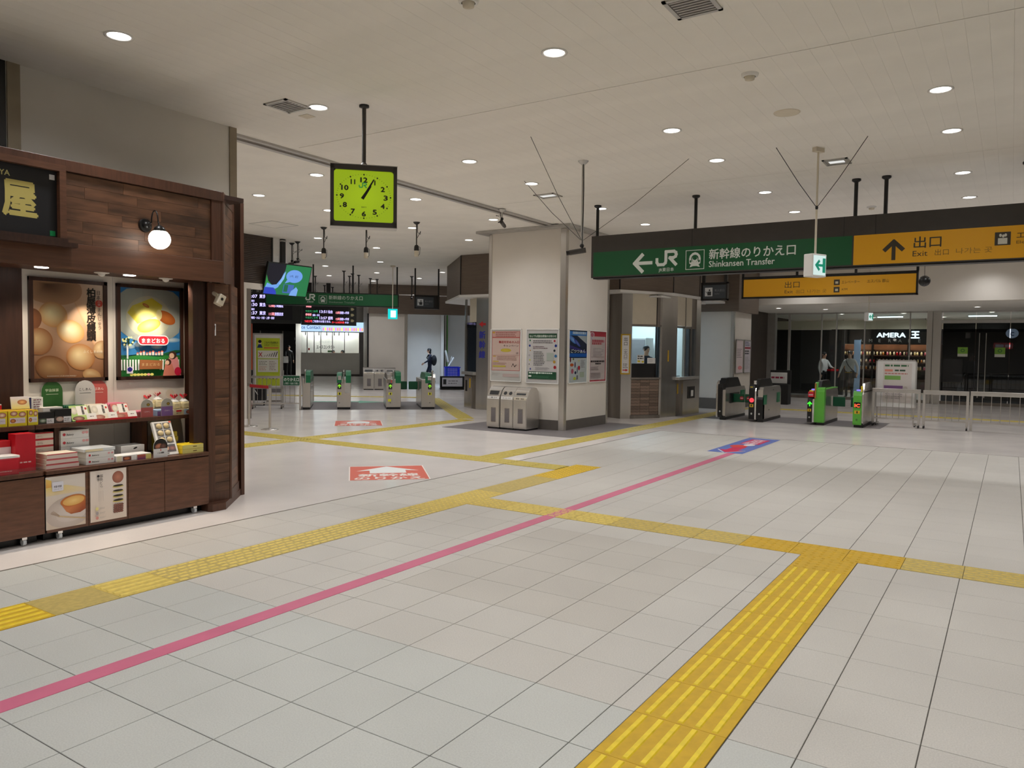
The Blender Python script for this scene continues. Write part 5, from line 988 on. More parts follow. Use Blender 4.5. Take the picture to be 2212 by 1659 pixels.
# ================================================================ LITTER BINS
def bin_(label, x0, x1, slot, sign_col, txt, y0=12.60, loc=None, rz=0, group=None):
    W = x1 - x0; t = thing('litter_bin', label, 'bin', loc or (x0, y0, 0), rz, group); g = .003
    P = [(0, .035), (0, .62), (.015, .66), (.09, .78), (.16, .835), (.26, .85), (.36, .835), (.44, .76), (.47, .6), (.47, .035)]
    MB().prism([(a, b) for a, b in P], g, W - g, 'x', 'steel').obj('body', t)
    B(.02, W - .02, .02, .45, 0, .035, 'black').obj('plinth', t)
    B(.015, W - .015, -.008, 0, .05, .585, 'steel', .003).obj('door', t)
    m = B(W * .36, W * .72, -.011, -.007, .14, .43, 'steeld'); m.obj('window_frame', t); B(W * .38, W * .70, -.0125, -.010, .155, .415, 'greym').obj('window', t)
    MB().cyl((W * .16, -.008, .31), (W * .16, -.014, .31), .012, 'chrome', 8).obj('lock', t)
    B(.02, W - .02, -.006, 0, .6, .655, sign_col).obj('sign_plate', t); q = Print(); q.text(txt, 0, 0, .028, (60, 50, 50), width=W * .6, bold=.02, align='c'); q.obj('lettering', t, (W / 2, -.0065, .615))
    a = math.atan2(.12, .075); n = Vector((0, -.12, .075)).normalized(); Mx = Matrix.Translation((W / 2, .05, .72)) @ Matrix.Rotation(a, 4, 'X')
    MB().box(-W / 2 + .012, W / 2 - .012, -.06, .06, -.004, .004, 'chrome', T=Mx).obj('lid_plate', t)
    m = MB()
    if slot == 'wide': m.box(-W * .34, W * .34, -.045, .045, .003, .006, 'black', T=Mx)
    elif slot == 'holes':
        for s_ in (-1, 1): m.cyl(Mx @ Vector((s_ * W * .2, 0, .003)), Mx @ Vector((s_ * W * .2, 0, .007)), .038, 'black', 16)
    else: m.box(-W * .34, W * .34, -.03, .012, .003, .006, 'black', T=Mx)
    m.obj('opening', t); return t
bin_('steel litter bin with a wide dark opening, leftmost of three before the pillar', -8.83, -8.515, 'wide', 'white', '一般ゴミ'); bin_('steel litter bin with two round holes, middle of three before the pillar', -8.50, -8.19, 'holes', 'white', 'かん・びん・ペット'); bin_('steel litter bin with a narrow slot and cream plate, rightmost of three before the pillar', -8.19, -7.875, 'slot', 'cream', '新聞・雑誌')
c_, s_ = math.cos(R(45)), math.sin(R(45))
def UN(u, n, z=0): return (u * c_ - n * s_, u * s_ + n * c_, z)
for k, (sl, tx) in enumerate((('wide', '一般ゴミ'), ('holes', 'かん・びん'), ('slot', '新聞・雑誌'))):
    bin_(f'brownish steel litter bin beyond the left gates, {["left","middle","right"][k]} of three', 0, .4, sl, 'cream', tx, loc=UN(.42 + .405 * k, 29.15), rz=R(45))

# ================================================================ TICKET OFFICE
of = thing('ticket_office', 'steel and glass ticket office with a brown top, right behind the square pillar', 'office', (-8, 17.2, 0))
O_ = lambda mb, n, p=of: rel(mb, of).obj(n, p)
def facet(p, q): 
    p = Vector(p); q = Vector(q); a = math.atan2(q.y - p.y, q.x - p.x); return Matrix.Translation((p.x, p.y, 0)) @ Matrix.Rotation(a, 4, 'Z'), (q - p).length
P = [(-8.05, 16.53), (-7.65, 16.37), (-7.47, 16.52), (-7.0, 17.18), (-6.85, 17.8), (-6.79, 18.95), (-6.78, 19.25)]
T, L = facet(P[0], P[1]); O_(MB().box(0, L, 0, .05, 0, 2.94, 'steeld', T=T), 'side_panel')
T, L = facet(P[1], P[2]); O_(MB().box(0, L, -.01, .1, 0, 2.94, 'steel', T=T), 'corner_post')
T, L = facet(P[2], P[3]); TW, LW = T, L
O_(MB().box(0, L, 0, .06, .0, .08, 'steeld', T=T).box(0, L, -.015, .07, .925, .97, 'steeld', T=T).box(0, .02, 0, .06, .08, 2.94, 'steel', T=T).box(L - .03, L, 0, .06, .08, 2.94, 'steel', T=T).box(0, L, 0, .06, 2.17, 2.22, 'steeld', T=T).box(L * .84, L * .84 + .015, -.004, .05, .97, 2.94, 'blackm', T=T), 'window_frame')
bw = O_(MB().box(.02, L - .03, .03, .06, .08, .925, 'blackm', T=T), 'brick_backing')
bm_ = None
for r_ in range(12):
    for k in range(3):
        w_ = (L - .06) / 3; o = None
        if bm_ is None: bm_ = B(-w_ / 2 + .003, w_ / 2 - .003, -.012, .012, .003, .066, 'brick').mesh('brick')
        o = bpy.data.objects.new('brick', bm_); COL.objects.link(o); o.parent = bw
        pt = T @ Vector((.027 + w_ * (k + .5), .02, .083 + r_ * .0695)); o.location = (pt.x - of.location.x, pt.y - of.location.y, pt.z); o.rotation_euler = (0, 0, math.atan2(P[3][1] - P[2][1], P[3][0] - P[2][0]))
O_(MB().box(.02, L * .84, .02, .04, .97, 1.3, 'black', T=T), 'dark_ledge'); O_(MB().box(.02, L * .84, .03, .034, 1.3, 2.17, 'glass', T=T), 'pane'); O_(MB().box(L * .85, L - .03, .03, .034, .97, 2.17, 'glassd', T=T), 'pane')
O_(MB().box(.03, L * .84, .01, .02, 2.22, 2.93, 'cream', T=T).box(L * .85, L - .03, .01, .02, 2.17, 2.93, 'steeld', T=T), 'blind')
T, L = facet(P[3], P[4]); O_(MB().box(0, L, -.02, .1, 0, 2.94, 'steel', .01, T=T), 'corner_post'); O_(MB().box(L * .4, L * .46, -.028, -.02, 1.35, 1.62, 'yel', T=T), 'grab_mark')
T, L = facet(P[4], P[5]); O_(MB().box(0, L, .04, .1, 0, .9, 'steeld', T=T).box(.3 * L, L, -.04, .04, 0, .88, 'steel', T=T), 'counter_front'); O_(MB().box(-.05, L + .02, -.12, .12, .9, .97, 'alu', .005, T=T), 'counter_shelf')
O_(MB().box(L * .55, L * .62, -.05, -.04, .42, .72, 'blackm', T=T).box(L * .66, L * .93, -.05, -.04, .42, .72, 'black', T=T).box(L * .72, L * .84, -.055, -.05, .47, .62, 'white', T=T).box(L * .16, L * .2, .03, .04, .55, .8, 'yel', T=T), 'call_panel')
O_(MB().box(0, L, .03, .06, 2.17, 2.22, 'steeld', T=T).box(L * .42, L * .48, 0, .06, .97, 2.94, 'steel', T=T).box(L * .78, L * .81, .0, .06, .97, 2.94, 'steeld', T=T), 'window_frame'); O_(MB().box(0, L * .42, .03, .034, .97, 2.17, 'glass', T=T), 'pane'); O_(MB().box(L * .48, L, .03, .034, .97, 2.17, 'glassd', T=T), 'pane'); O_(MB().box(.0, L * .78, .0, .01, 2.22, 2.93, 'cream', T=T).box(L * .8, L, .0, .01, 2.17, 2.93, 'steeld', T=T), 'blind')
T5 = T; L5 = L
T, L = facet(P[5], P[6]); O_(MB().box(0, L, -.02, .1, 0, 2.94, 'steel', T=T), 'corner_post')
# left side of the office
T, L = facet((-12.51, 16.79), (-11.8, 16.35)); O_(MB().box(0, L, 0, .06, 0, .9, 'steeld', T=T).box(.05, L * .7, -.03, 0, .0, .86, 'steel', T=T).box(0, .03, -.01, .05, .9, 2.94, 'steel', T=T), 'counter_front'); O_(MB().box(0, L, -.1, .1, .9, .98, 'alu', T=T), 'counter_shelf'); O_(MB().box(.03, L, .02, .024, .98, 2.3, 'glassd', T=T), 'pane'); O_(MB().box(L * .4, L * .95, .0, .01, 2.3, 2.93, 'cream', T=T), 'blind')
O_(MB().box(L * .18, L * .3, -.04, -.03, .45, .75, 'black', T=T).box(L * .5, L * .6, -.035, -.028, .55, .8, 'yel', T=T), 'call_panel')
T, L = facet((-11.8, 16.35), (-10.9, 16.35)); O_(MB().box(0, L, -.02, .1, 0, 2.94, 'steel', T=T), 'wide_post')
q = Print(); q.poly([(.08, 2.24), (.2, 2.32), (.2, 2.27), (.3, 2.27), (.3, 2.21), (.2, 2.21), (.2, 2.16)], (200, 40, 44)); q.vtext('新幹線', .19, 2.1, .19, (44, 50, 160), bold=.04, gap=1.35); q.obj('lettering', of, (-11.8 + 8.0, 16.35 - 17.2 - .022, 0))
O_(B(-10.9, -8.05, 16.45, 16.55, 0, 2.94, 'wallw'), 'front_wall')
top = [(-14.1, 18.0), (-12.08, 16.0), (-7.55, 16.02), (-6.84, 17.5), (-6.72, 19.0), (-6.72, 21.0), (-14.1, 21.0)]
O_(MB().prism(top, 2.99, CZ - .003, 'z', 'brownp'), 'brown_cladding')
def inset(pl, k): cx, cy = -10, 19; return [(cx + (a - cx) * k, cy + (b - cy) * k) for a, b in pl]
O_(MB().prism(inset(top, 1.012), 2.93, 2.99, 'z', 'white'), 'white_rim')
seams = MB()
for a in top[1:5]: seams.box(a[0] - .012, a[0] + .012, a[1] - .012, a[1] + .012, 3.0, CZ - .005, 'black')
O_(seams, 'cladding_joint')
# interior of the office
O_(B(-9.3, -7.9, 19.9, 19.95, 0, 2.9, 'white').box(-9.35, -9.3, 16.6, 19.9, 0, 2.9, 'white').box(-9.3, -6.9, 16.9, 20, 2.86, 2.9, 'white').box(-7.9, -6.85, 19.3, 19.35, 0, 2.9, 'white'), 'inner_wall')
ld = bpy.data.lights.new('office_light', 'AREA'); ld.size = 1.2; ld.energy = 75; ld.color = (.62, .82, 1); lo = bpy.data.objects.new('office_light', ld); COL.objects.link(lo); lo.parent = of; lo.location = (-8.3 + 8, 18.6 - 17.2, 2.84)
t = thing('cabinet', 'grey office cabinet inside the lit ticket office window', 'cabinet', (-8.75, 19.2, 0)); B(0, .5, 0, .5, 0, 1.95, 'alu', .01).obj('body', t); B(.03, .47, -.01, 0, .1, 1.9, 'greym').obj('door', t)
t = thing('pinned_notice', 'pale notice with black and yellow marks in the ticket office window', 'notice', (-7.36, 16.66, 1.302), math.atan2(.66, .47)); B(0, .19, .02, .024, 0, .2, 'white').obj('sheet', t); q = Print(); q.lines(.01, .18, .19, .09, 2, (40, 40, 36), 61, .5); q.rect(.01, .03, .08, .07, (220, 200, 40)); q.rect(.12, .02, .18, .06, (220, 200, 40)); q.obj('print', t, (0, .018, 0))
t = thing('pinned_notice', 'plain white notice below the clerk in the ticket office window', 'notice', (-7.2, 16.885, 1.302), math.atan2(.66, .47)); B(0, .22, .02, .024, 0, .13, 'white').obj('sheet', t); q = Print(); q.lines(.03, .19, .11, .03, 3, (170, 160, 170), 62); q.obj('print', t, (0, .018, 0))
t = thing('computer_screen', 'black computer screen inside the right hand ticket office window', 'screen', (-7.25, 18.35, .98), R(70)); B(-.2, .2, 0, .03, .1, .38, 'black').obj('display', t); B(-.03, .03, .03, .05, 0, .2, 'black').box(-.1, .1, -.05, .1, 0, .02, 'black').obj('stand', t)
tag(B(-7.7, -7.05, 18.1, 18.6, 0, .98, 'steeld').obj('office_desk'), 'dark desk inside the right hand ticket office window', 'desk')
t = thing('exit_notice', 'tall yellow and white exit notice on the steel post of the ticket office', 'sign', (-7.655, 16.35, 1.045), math.atan2(.15, .18) - R(12)); B(0, .225, -.012, 0, 0, .94, 'yel').obj('plate', t)
q = Print(); q.rect(.03, .03, .195, .91, (236, 234, 232)); q.vtext('出口', .115, .87, .09, (50, 40, 40), bold=.01, gap=1.15); q.vtext('︵北口︶', .115, .64, .085, (50, 40, 40), gap=1.05); q.lines(.06, .17, .26, .14, 3, (90, 80, 80), 63); q.poly([(.05, .085), (.12, .085), (.12, .065), (.175, .097), (.12, .13), (.12, .108), (.05, .108)], (206, 30, 40)); q.obj('print', t, (0, -.0125, 0))

# ================================================================ RIGHT HAND TICKET GATES
def gate_body(t, x0, x1, mat_side, yL=1.62, h=.76, y0=0.0, topm='black', hood=True):
    P = [(y0 + .03, .07), (y0, .12), (y0, h - .06), (y0 + .05, h), (yL - .12, h + .0), (yL, h - .1), (yL, .16), (yL - .06, .07)]
    MB().prism(P, x0, x1, 'x', mat_side).obj('side_body', t)
    B(x0 - .012, x1 + .012, y0 + .0, yL - .04, 0, .07, 'black', .01).obj('base', t)
def gate_front(t, x0, x1, m, z1, y=-.03, cap=True):
    P = [(y + .01, .06), (y, .1), (y, z1 - .1), (y + .03, z1 - .02), (y + .09, z1), (y + .16, z1), (y + .16, .06)]
    MB().prism(P, x0, x1, 'x', m).obj('front_casing', t)
def hood(t, x0, x1, m, z0=.74, z1=.985, ya=-.0, yb=1.1):
    P = [(ya, z0), (ya + .015, z1 - .14), (ya + .1, z1 - .01), (ya + .16, z1), (yb - .12, z1), (yb - .03, z1 - .06), (yb + .16, z0 + .02), (yb + .16, z0)]
    MB().prism(P, x0, x1, 'x', m).obj('hood', t)
GYT = 17.76
g = thing('ticket_gate', 'closed black and silver ticket gate with green flaps, leftmost of the right hand row', 'ticket gate', (-5.81, GYT, 0))
gate_body(g, .09, .21, 'steel'); gate_front(g, .0, .035, 'steel', .9); gate_front(g, .035, .14, 'black', .86, -.02); hood(g, .06, .2, 'black'); B(.03, .07, -.02, .06, .84, .93, 'chrome', .01).obj('reader_cap', g)
B(.21, .235, .35, 1.0, .38, .62, 'black').obj('flap_housing', g)
m = B(.235, .50, .52, .545, .4, .6, 'greend', .01); m.obj('flap', g); m = B(.51, .76, .52, .545, .4, .6, 'greend', .01); m.obj('flap', g)
for x in (.44, .60): q = Print(); q.ell(0, 0, .045, .045, (190, 30, 46)); q.rect(-.03, -.008, .03, .008, (236, 226, 226)); q.obj('stop_mark', g, (x, .518, .5))
MB().prism([(.05, .62), (-.16, .62), (-.18, .58), (-.18, .46), (-.15, .42), (0, .36), (.05, .36)], .5, .55, 'y', 'black').obj('flap', g)
B(.212, .228, 1.2, 1.5, .5, .66, 'greenp').obj('sensor_panel', g)
q = Print(); q.ell(0, 0, .02, .02, (190, 190, 186)); q.obj('badge', g, (.09, -.0215, .2))
g = thing('ticket_gate', 'double ticket gate with a glowing red stop light, second in the right hand row', 'ticket gate', (-5.03, GYT - .05, 0))
gate_front(g, 0, .13, 'black', .86); gate_front(g, .135, .165, 'chrome', .8); gate_front(g, .165, .31, 'black', .62, -.02); gate_body(g, .2, .31, 'steel', h=.8); hood(g, .14, .22, 'black', .72); B(.0, .2, .13, 1.5, .07, .74, 'steeld').obj('inner_body', g)
B(.09, .16, .0, .08, .86, .95, 'chrome', .015).obj('reader_cap', g); MB().lathe([(.03, 0), (.055, .0), (.055, .02), (.03, .02)], 'yelbar', 16, (.05, .03, .79)).obj('reader_ring', g)
MB().cyl((.065, -.031, .5), (.065, -.036, .5), .05, 'glowred', 20).obj('stop_light', g); B(.045, .085, -.038, -.036, .495, .507, 'red').obj('stop_bar', g)
B(.31, .322, .05, .3, .4, .62, 'greenp').obj('sensor_panel', g); B(.31, .322, 1.25, 1.5, .4, .64, 'greenp').obj('sensor_panel', g)
q = Print(); q.rect(.02, .34, .105, .41, (220, 180, 40)); q.rect(.045, .355, .075, .4, (50, 40, 20)); q.ell(.065, .19, .02, .024, (190, 190, 186)); q.ell(.24, .19, .02, .022, (190, 190, 186)); q.obj('sticker', g, (0, -.031, 0))
for x_, z_ in ((.311, .72), (.311, .26)): MB().cyl((x_, .9 if z_ > .5 else .55, z_), (x_ + .004, .9 if z_ > .5 else .55, z_), .014, 'black', 8).obj('screw', g)
g = thing('ticket_gate', 'green ticket gate with a glowing green arrow, third in the right hand row', 'ticket gate', (-3.78, GYT + .13, 0))
gate_front(g, .0, .10, 'black', .62, -.04); gate_front(g, .105, .14, 'chrome', .6); gate_front(g, .14, .2, 'greenl', .95, .0); gate_front(g, .2, .35, 'greenl', .84, -.02); gate_body(g, .2, .34, 'steel', h=.8); hood(g, .16, .26, 'black', .78, .985, .08); B(.0, .2, .12, 1.5, .07, .72, 'steeld').obj('inner_body', g); B(.14, .17, -.02, .1, .6, .93, 'amber', .01).obj('side_light', g)
B(.01, .13, -.05, .1, .62, .74, 'red', .01).obj('ticket_slot', g); B(.03, .12, -.03, .12, .74, .77, 'yelbar', .008).obj('reader_edge', g); B(.06, .14, .03, .16, .77, .8, 'glowblue', .01).obj('touch_reader', g)
B(.19, .352, .0, 1.5, .785, .81, 'greenl', .008).obj('green_shell', g)
q = Print('glow2', .0008); q.arrow(.05, .47, .045, PI / 2, (60, 255, 50), .28); q.obj('arrow_light', g, (0, -.042, 0)); q = Print(); q.rect(.012, .3, .085, .36, (220, 180, 40)); q.rect(.035, .31, .06, .35, (60, 50, 20)); q.ell(.05, .17, .018, .02, (180, 180, 176)); q.text('使用可', .07, .66, .03, (230, 226, 236), align='c', bold=.02); q.obj('sticker', g, (0, -.0515, 0))
B(.34, .36, .9, .94, .4, .62, 'steel').obj('flap_post', g); B(.36, .62, .92, .95, .38, .6, 'greend', .01).obj('flap', g)
g = thing('ticket_gate', 'bright green ticket gate showing a glowing red IC, rightmost of the right hand row', 'ticket gate', (-2.84, GYT + .13, 0))
gate_front(g, 0, .17, 'greenl', .79); gate_body(g, .03, .2, 'steel', h=.78); hood(g, .16, .2, 'steel', .76, .96, .04); B(.14, .17, -.0, .1, .76, .9, 'yelbar', .008).obj('side_light', g); B(.05, .15, .02, .14, .79, .82, 'glowblue', .01).obj('touch_reader', g)
B(.02, .15, -.036, -.03, .43, .55, 'black').obj('display', g); q = Print('glow2', .0008); q.text('IC', .085, .445, .09, (255, 90, 50), bold=.05, align='c', width=.1); q.obj('lit_lettering', g, (0, -.037, 0)); q = Print(); q.rect(.03, .3, .14, .37, (220, 180, 40)); q.rect(.07, .31, .1, .36, (60, 50, 20)); q.ell(.08, .17, .02, .022, (80, 130, 60)); q.obj('sticker', g, (0, -.031, 0))
B(-.02, .0, .9, .94, .4, .62, 'steel').obj('flap_post', g); B(-.20, -.02, .92, .95, .38, .6, 'greend', .01).obj('flap', g)
tag(B(-7.2, -2.3, 17.9, 19.5, .0004, .003, 'greym').obj('floor_plate'), 'dark strip of floor plates under the right hand ticket gates', 'floor plate')

# barriers to the right of the gates --------------------------------
def barrier(label, x0, x1, y, z1, n, rz=0, castors=True, loc=None, posts=(1, 1), rail=.09, low=.16, group=None):
    W = x1 - x0; t = thing('barrier', label, 'barrier', loc or (x0, y, 0), rz, group)
    B(0, W, -.03, .03, z1 - rail, z1, 'steel', .006).obj('top_rail', t)
    B(.02, W - .02, -.012, .012, low, low + .03, 'steel').obj('bottom_rail', t)
    for i, k in enumerate((0, W - .05)):
        if posts[i]: B(k, k + .05, -.03, .03, .0 if not castors else .08, z1 - rail, 'steel').obj('post', t)
    pm_ = MB().cyl((0, 0, low + .03), (0, 0, z1 - rail), .007, 'steel', 6).mesh('bar')
    for k in range(n): o = bpy.data.objects.new('bar', pm_); COL.objects.link(o); o.parent = t; o.location = (.05 + (W - .1) * (k + 1) / (n + 1), 0, 0)
    if castors:
        for k in (.03, W - .03):
            for s_ in (-.08, .08): MB().cyl((k - .012, s_, .03), (k + .012, s_, .03), .03, 'black', 10).box(k - .01, k + .01, min(s_, 0), max(s_, 0), .055, .075, 'steel').obj('castor', t)
            B(k - .012, k + .012, -.015, .015, .055, low, 'steel').obj('castor_stem', t)
    return t
barrier('steel barrier on castors directly right of the last green gate', -2.58, -1.62, 18.7, .84, 6)
t = barrier('steel barrier in the middle, between the board and the right edge', -1.58, -.72, 18.74, .83, 5)
t = barrier('steel barrier running out of the picture at the right edge', -.70, 2.2, 18.78, .835, 16, castors=False)
t = thing('notice_stand', 'white notice board stand with green and violet print behind the steel barrier', 'sign', (-2.545, 18.86, 0))
B(0, .82, 0, .04, .42, 1.46, 'white', .008).obj('panel', t); MB().box(0, .03, -.004, .044, .42, 1.47, 'alu').box(.79, .82, -.004, .044, .42, 1.47, 'alu').box(0, .82, -.004, .044, 1.44, 1.47, 'alu').obj('frame', t)
MB().box(.03, .06, .0, .04, .06, .42, 'steel').box(.76, .79, .0, .04, .06, .42, 'steel').box(.0, .05, -.0, .35, .03, .06, 'steel').box(.77, .82, -.0, .35, .03, .06, 'steel').obj('legs', t)
for x in (.02, .8):
    for y in (.03, .33): MB().cyl((x - .01, y, .018), (x + .01, y, .018), .018, 'black', 8).obj('castor', t)
q = Print(); q.rect(.15, .52, .72, 1.4, (222, 214, 208)); q.lines(.18, .7, 1.38, 1.3, 1, (60, 110, 70), 71, .5); q.rect(.18, 1.21, .34, 1.26, (230, 150, 130)); q.lines(.38, .6, 1.27, 1.2, 1, (50, 80, 60), 72, .5); q.rect(.18, 1.03, .5, 1.12, (130, 180, 90)); q.lines(.18, .68, 1.19, 1.14, 1, (200, 130, 120), 73, .5); q.rect(.17, .8, .55, .9, (130, 90, 140)); q.ell(.6, .85, .045, .04, (200, 190, 180)); q.lines(.2, .6, .78, .6, 4, (170, 160, 160), 74); q.obj('print', t, (0, -.001, 0))
t = thing('notice_cabinet', 'dark cabinet with a white and red notice behind the red-lit gate', 'cabinet', (-6.35, 24.3, 0)); B(0, .62, 0, .4, 0, .62, 'blackm').box(0, .62, .3, .4, .62, 1.05, 'blackm').obj('body', t); B(.02, .52, .28, .3, .64, .98, 'white').obj('panel', t); q = Print(); q.lines(.04, .5, .86, .76, 1, (170, 50, 80), 81, .6); q.obj('print', t, (0, .279, 0))

# ================================================================ LEFT HAND TICKET GATES (row turned 45 degrees)
A45 = R(45)
def l_gate(label, u, wd, front, h=.97):
    t = thing('ticket_gate', label, 'ticket gate', UN(u, 19.97), A45)
    B(0, wd, 0, 1.7, .05, .78, 'steel', .012).obj('body', t); B(.015, wd - .015, .02, 1.68, 0, .05, 'black').obj('base', t)
    return t
def g_hood(t, x0, x1, m, z0=.68, z1=.97): 
    P = [(-.01, z0), (-.01, z1 - .1), (.03, z1 - .02), (.1, z1), (1.2, z1), (1.5, z1 - .1), (1.6, z0)]; MB().prism(P, x0, x1, 'x', m).obj('shoulder', t)
def g_spine(t, x): MB().cyl((x, -.02, .66), (x, -.02, .96), .022, 'chrome', 10).ball((x, .0, .99), .035, .05, .035, 'chrome', 10).obj('spine', t)
def g_marks(t, x, arrow=True):
    q = Print('glow', .001)
    if arrow: q.rect(x - .045, .52, x + .045, .68, (14, 16, 14)); q.arrow(x, .6, .04, PI / 2, (150, 240, 40), .3); q.obj('arrow_light', t, (0, -.003, 0))
    q = Print('print', .001); q.rect(x - .045, .37, x + .045, .44, (226, 220, 60)); q.rect(x - .015, .38, x + .02, .43, (60, 60, 30)); q.ell(x, .17, .012, .014, (120, 116, 110)); q.obj('sticker', t, (0, -.003, 0))
t = l_gate('plain ticket gate with a green shoulder, leftmost of the left hand row', -1.22, .2, 0); g_hood(t, .05, .2, 'greenp'); g_spine(t, .07); MB().tube([(.26, .3, .82), (.26, .3, .2)], .01, 'steel').tube([(.19, .3, .6), (.26, .3, .6)], .008, 'steel').tube([(.19, .3, .45), (.26, .3, .45)], .008, 'steel').obj('guard_rail', t)
t = l_gate('ticket gate with a green arrow and both shoulders green, second of the left hand row', -.37, .35, 0); g_hood(t, .0, .12, 'greenp', z1=.92); g_hood(t, .22, .35, 'greenp'); g_spine(t, .17); B(.02, .11, -.02, .06, .76, .86, 'chrome', .008).obj('reader', t); g_marks(t, .065); B(.2, .33, -.004, 0, .42, .7, 'alu').obj('plate', t)
t = l_gate('ticket gate with a green arrow and a red label, third of the left hand row', .87, .38, 0); g_hood(t, .24, .38, 'greenp'); g_hood(t, .02, .12, 'steeld', z1=.92); g_spine(t, .19); B(.03, .13, -.03, .06, .78, .9, 'chrome', .008).obj('reader', t); g_marks(t, .11); q = Print('print', .001); q.rect(.03, .69, .15, .76, (206, 60, 60)); q.rect(.05, .2, .13, .27, (226, 220, 60)); q.obj('sticker', t, (0, -.006, 0))
B(.38, .40, .9, .94, .45, .7, 'steeld').obj('flap_post', t); B(.40, .60, .9, .93, .47, .69, 'greend', .02).obj('flap', t)
t = l_gate('ticket gate with a green arrow, rightmost of the left hand row', 1.78, .36, 0); g_hood(t, .1, .24, 'greenp', z1=.94); g_hood(t, .28, .36, 'steel', z1=.92); g_spine(t, .28); B(.16, .26, -.03, .06, .76, .86, 'chrome', .008).obj('reader', t); g_marks(t, .22)
B(-.02, .0, .9, .94, .45, .7, 'steeld').obj('flap_post', t); B(-.265, -.02, .9, .93, .47, .69, 'greend', .02).obj('flap', t)
m = B(-1.3, 2.4, 0, 2.85, .0004, .003, 'greym'); o = m.obj('floor_plate', None, UN(0, 19.9, 0), (0, 0, A45)); tag(o, 'grey floor plates under the left hand ticket gates', 'floor plate')
# fence left of them
barrier('steel railing with a green transfer sign, left of the left hand gates', 0, 2.9, 0, .85, 24, A45, False, UN(-4.15, 20.0), low=.14, rail=.06)
t = thing('gate_sign', 'small green sign with white lettering fixed on the steel railing', 'sign', UN(-1.69, 19.965, .61), A45); B(0, .41, -.01, 0, 0, .25, 'white').obj('plate', t); q = Print('print', .0008); q.rect(.005, .005, .405, .245, (10, 84, 50)); q.text('のりかえ口', .205, .115, .09, (226, 232, 226), width=.36, bold=.03, align='c'); q.text('( 東京・仙台 方面 )', .205, .035, .05, (200, 214, 204), width=.34, align='c', bold=.02); q.obj('print', t, (0, -.0105, 0))
t = thing('poster_stand', 'white framed stand with a yellow-green poster, behind the railing', 'sign', UN(-2.47, 20.45), A45)
MB().box(0, .04, 0, .06, 0, 1.92, 'alu').box(.7, .74, 0, .06, 0, 1.92, 'alu').box(0, .74, 0, .06, 1.88, 1.92, 'alu').box(0, .74, 0, .06, .5, .54, 'alu').obj('frame', t); B(.04, .7, .02, .05, .54, 1.88, 'white').obj('panel', t)
MB().box(0, .04, -.25, .3, .04, .08, 'steeld').box(.7, .74, -.25, .3, .04, .08, 'steeld').obj('feet', t)
for x in (.02, .72):
    for y in (-.23, .28): MB().cyl((x - .015, y, .025), (x + .015, y, .025), .025, 'black', 8).obj('castor', t)
q = Print('print', .0008); q.rect(.08, .58, .66, 1.8, (196, 212, 50)); q.ell(.17, 1.68, .04, .055, (236, 206, 186)); q.ell(.17, 1.71, .042, .04, (24, 22, 30)); q.poly([(.1, 1.55), (.24, 1.55), (.2, 1.64), (.14, 1.64)], (30, 60, 120)); q.text('これから先は改札内', .28, 1.66, .06, (50, 60, 30), width=.34, bold=.02); q.text('お見送りできません', .28, 1.6, .05, (60, 70, 30), width=.34); q.rect(.27, 1.53, .63, 1.57, (210, 130, 60))
q.rect(.12, 1.28, .62, 1.48, (232, 230, 220)); q.stroke([(.15, 1.33), (.22, 1.43)], .018, (180, 40, 50)); q.stroke([(.22, 1.33), (.15, 1.43)], .018, (180, 40, 50))
for k in range(6): q.stroke([(.28 + k * .055, 1.33), (.3 + k * .06, 1.36 + k * .018)], .01 + .002 * k, (50, 56, 56))
q.rect(.12, .93, .62, 1.26, (226, 226, 214)); q.lines(.15, .36, 1.22, 1.1, 3, (120, 120, 110), 91); q.lines(.15, .36, 1.08, .97, 3, (200, 130, 110), 92); q.lines(.4, .58, 1.22, .97, 6, (150, 120, 120), 93)
for k, c in enumerate(((200, 120, 60), (150, 110, 80), (90, 130, 150), (110, 110, 110), (60, 60, 60), (100, 90, 60))): q.ell(.16 + k * .085, .78, .025, .03, c)
q.obj('poster', t, (0, .018, 0))
t = thing('dark_panel', 'black monitor panel on legs left of the yellow-green poster stand', 'panel', UN(-3.35, 20.6), A45); B(0, .78, 0, .08, .9, 1.62, 'black', .01).obj('panel', t); MB().box(.36, .42, .01, .07, 0, .9, 'steeld').box(.1, .68, -.2, .25, 0, .03, 'steeld').obj('stand', t)
t = thing('equipment_cart', 'dark grey equipment cart with cables behind the steel railing', 'cart', UN(-2.75, 21.3), A45); B(0, .5, 0, .4, .14, .95, 'blackm', .01).obj('body', t); B(.62, .9, .1, .13, .35, .68, 'greym').obj('side_panel', t); MB().box(.5, .95, .1, .14, .1, .14, 'steeld').box(.93, .96, .1, .13, .1, .95, 'steel').obj('frame', t)
for x in (.05, .45, .93): MB().cyl((x - .015, .12, .05), (x + .015, .12, .05), .05, 'black', 10).obj('castor', t)
MB().tube([(.25, -.01, .9), (.1, -.04, .7), (.18, -.05, .5), (.3, -.02, .3)], .012, 'white').obj('cable', t)
for i, (x, y, lb) in enumerate(((-11.83, 9.67, 'right'), (-12.61, 9.8, 'left'))):
    t = thing('belt_stanchion', f'steel queue post with a round foot, {lb} end of the red belt', 'stanchion', (x, y, 0)); MB().lathe([(.001, 0), (.165, 0), (.165, .008), (.12, .02), (.03, .03), (.02, .035)], 'steel', 28).obj('foot', t); MB().cyl((0, 0, .03), (0, 0, .8), .024, 'steel', 14).cyl((0, 0, .8), (0, 0, .86), .028, 'steeld', 14).obj('post', t)
a = Vector((-12.58, 9.795, 0)); b = Vector((-11.86, 9.675, 0)); d = (b - a).normalized(); nn = Vector((-d.y, d.x, 0)) * .002
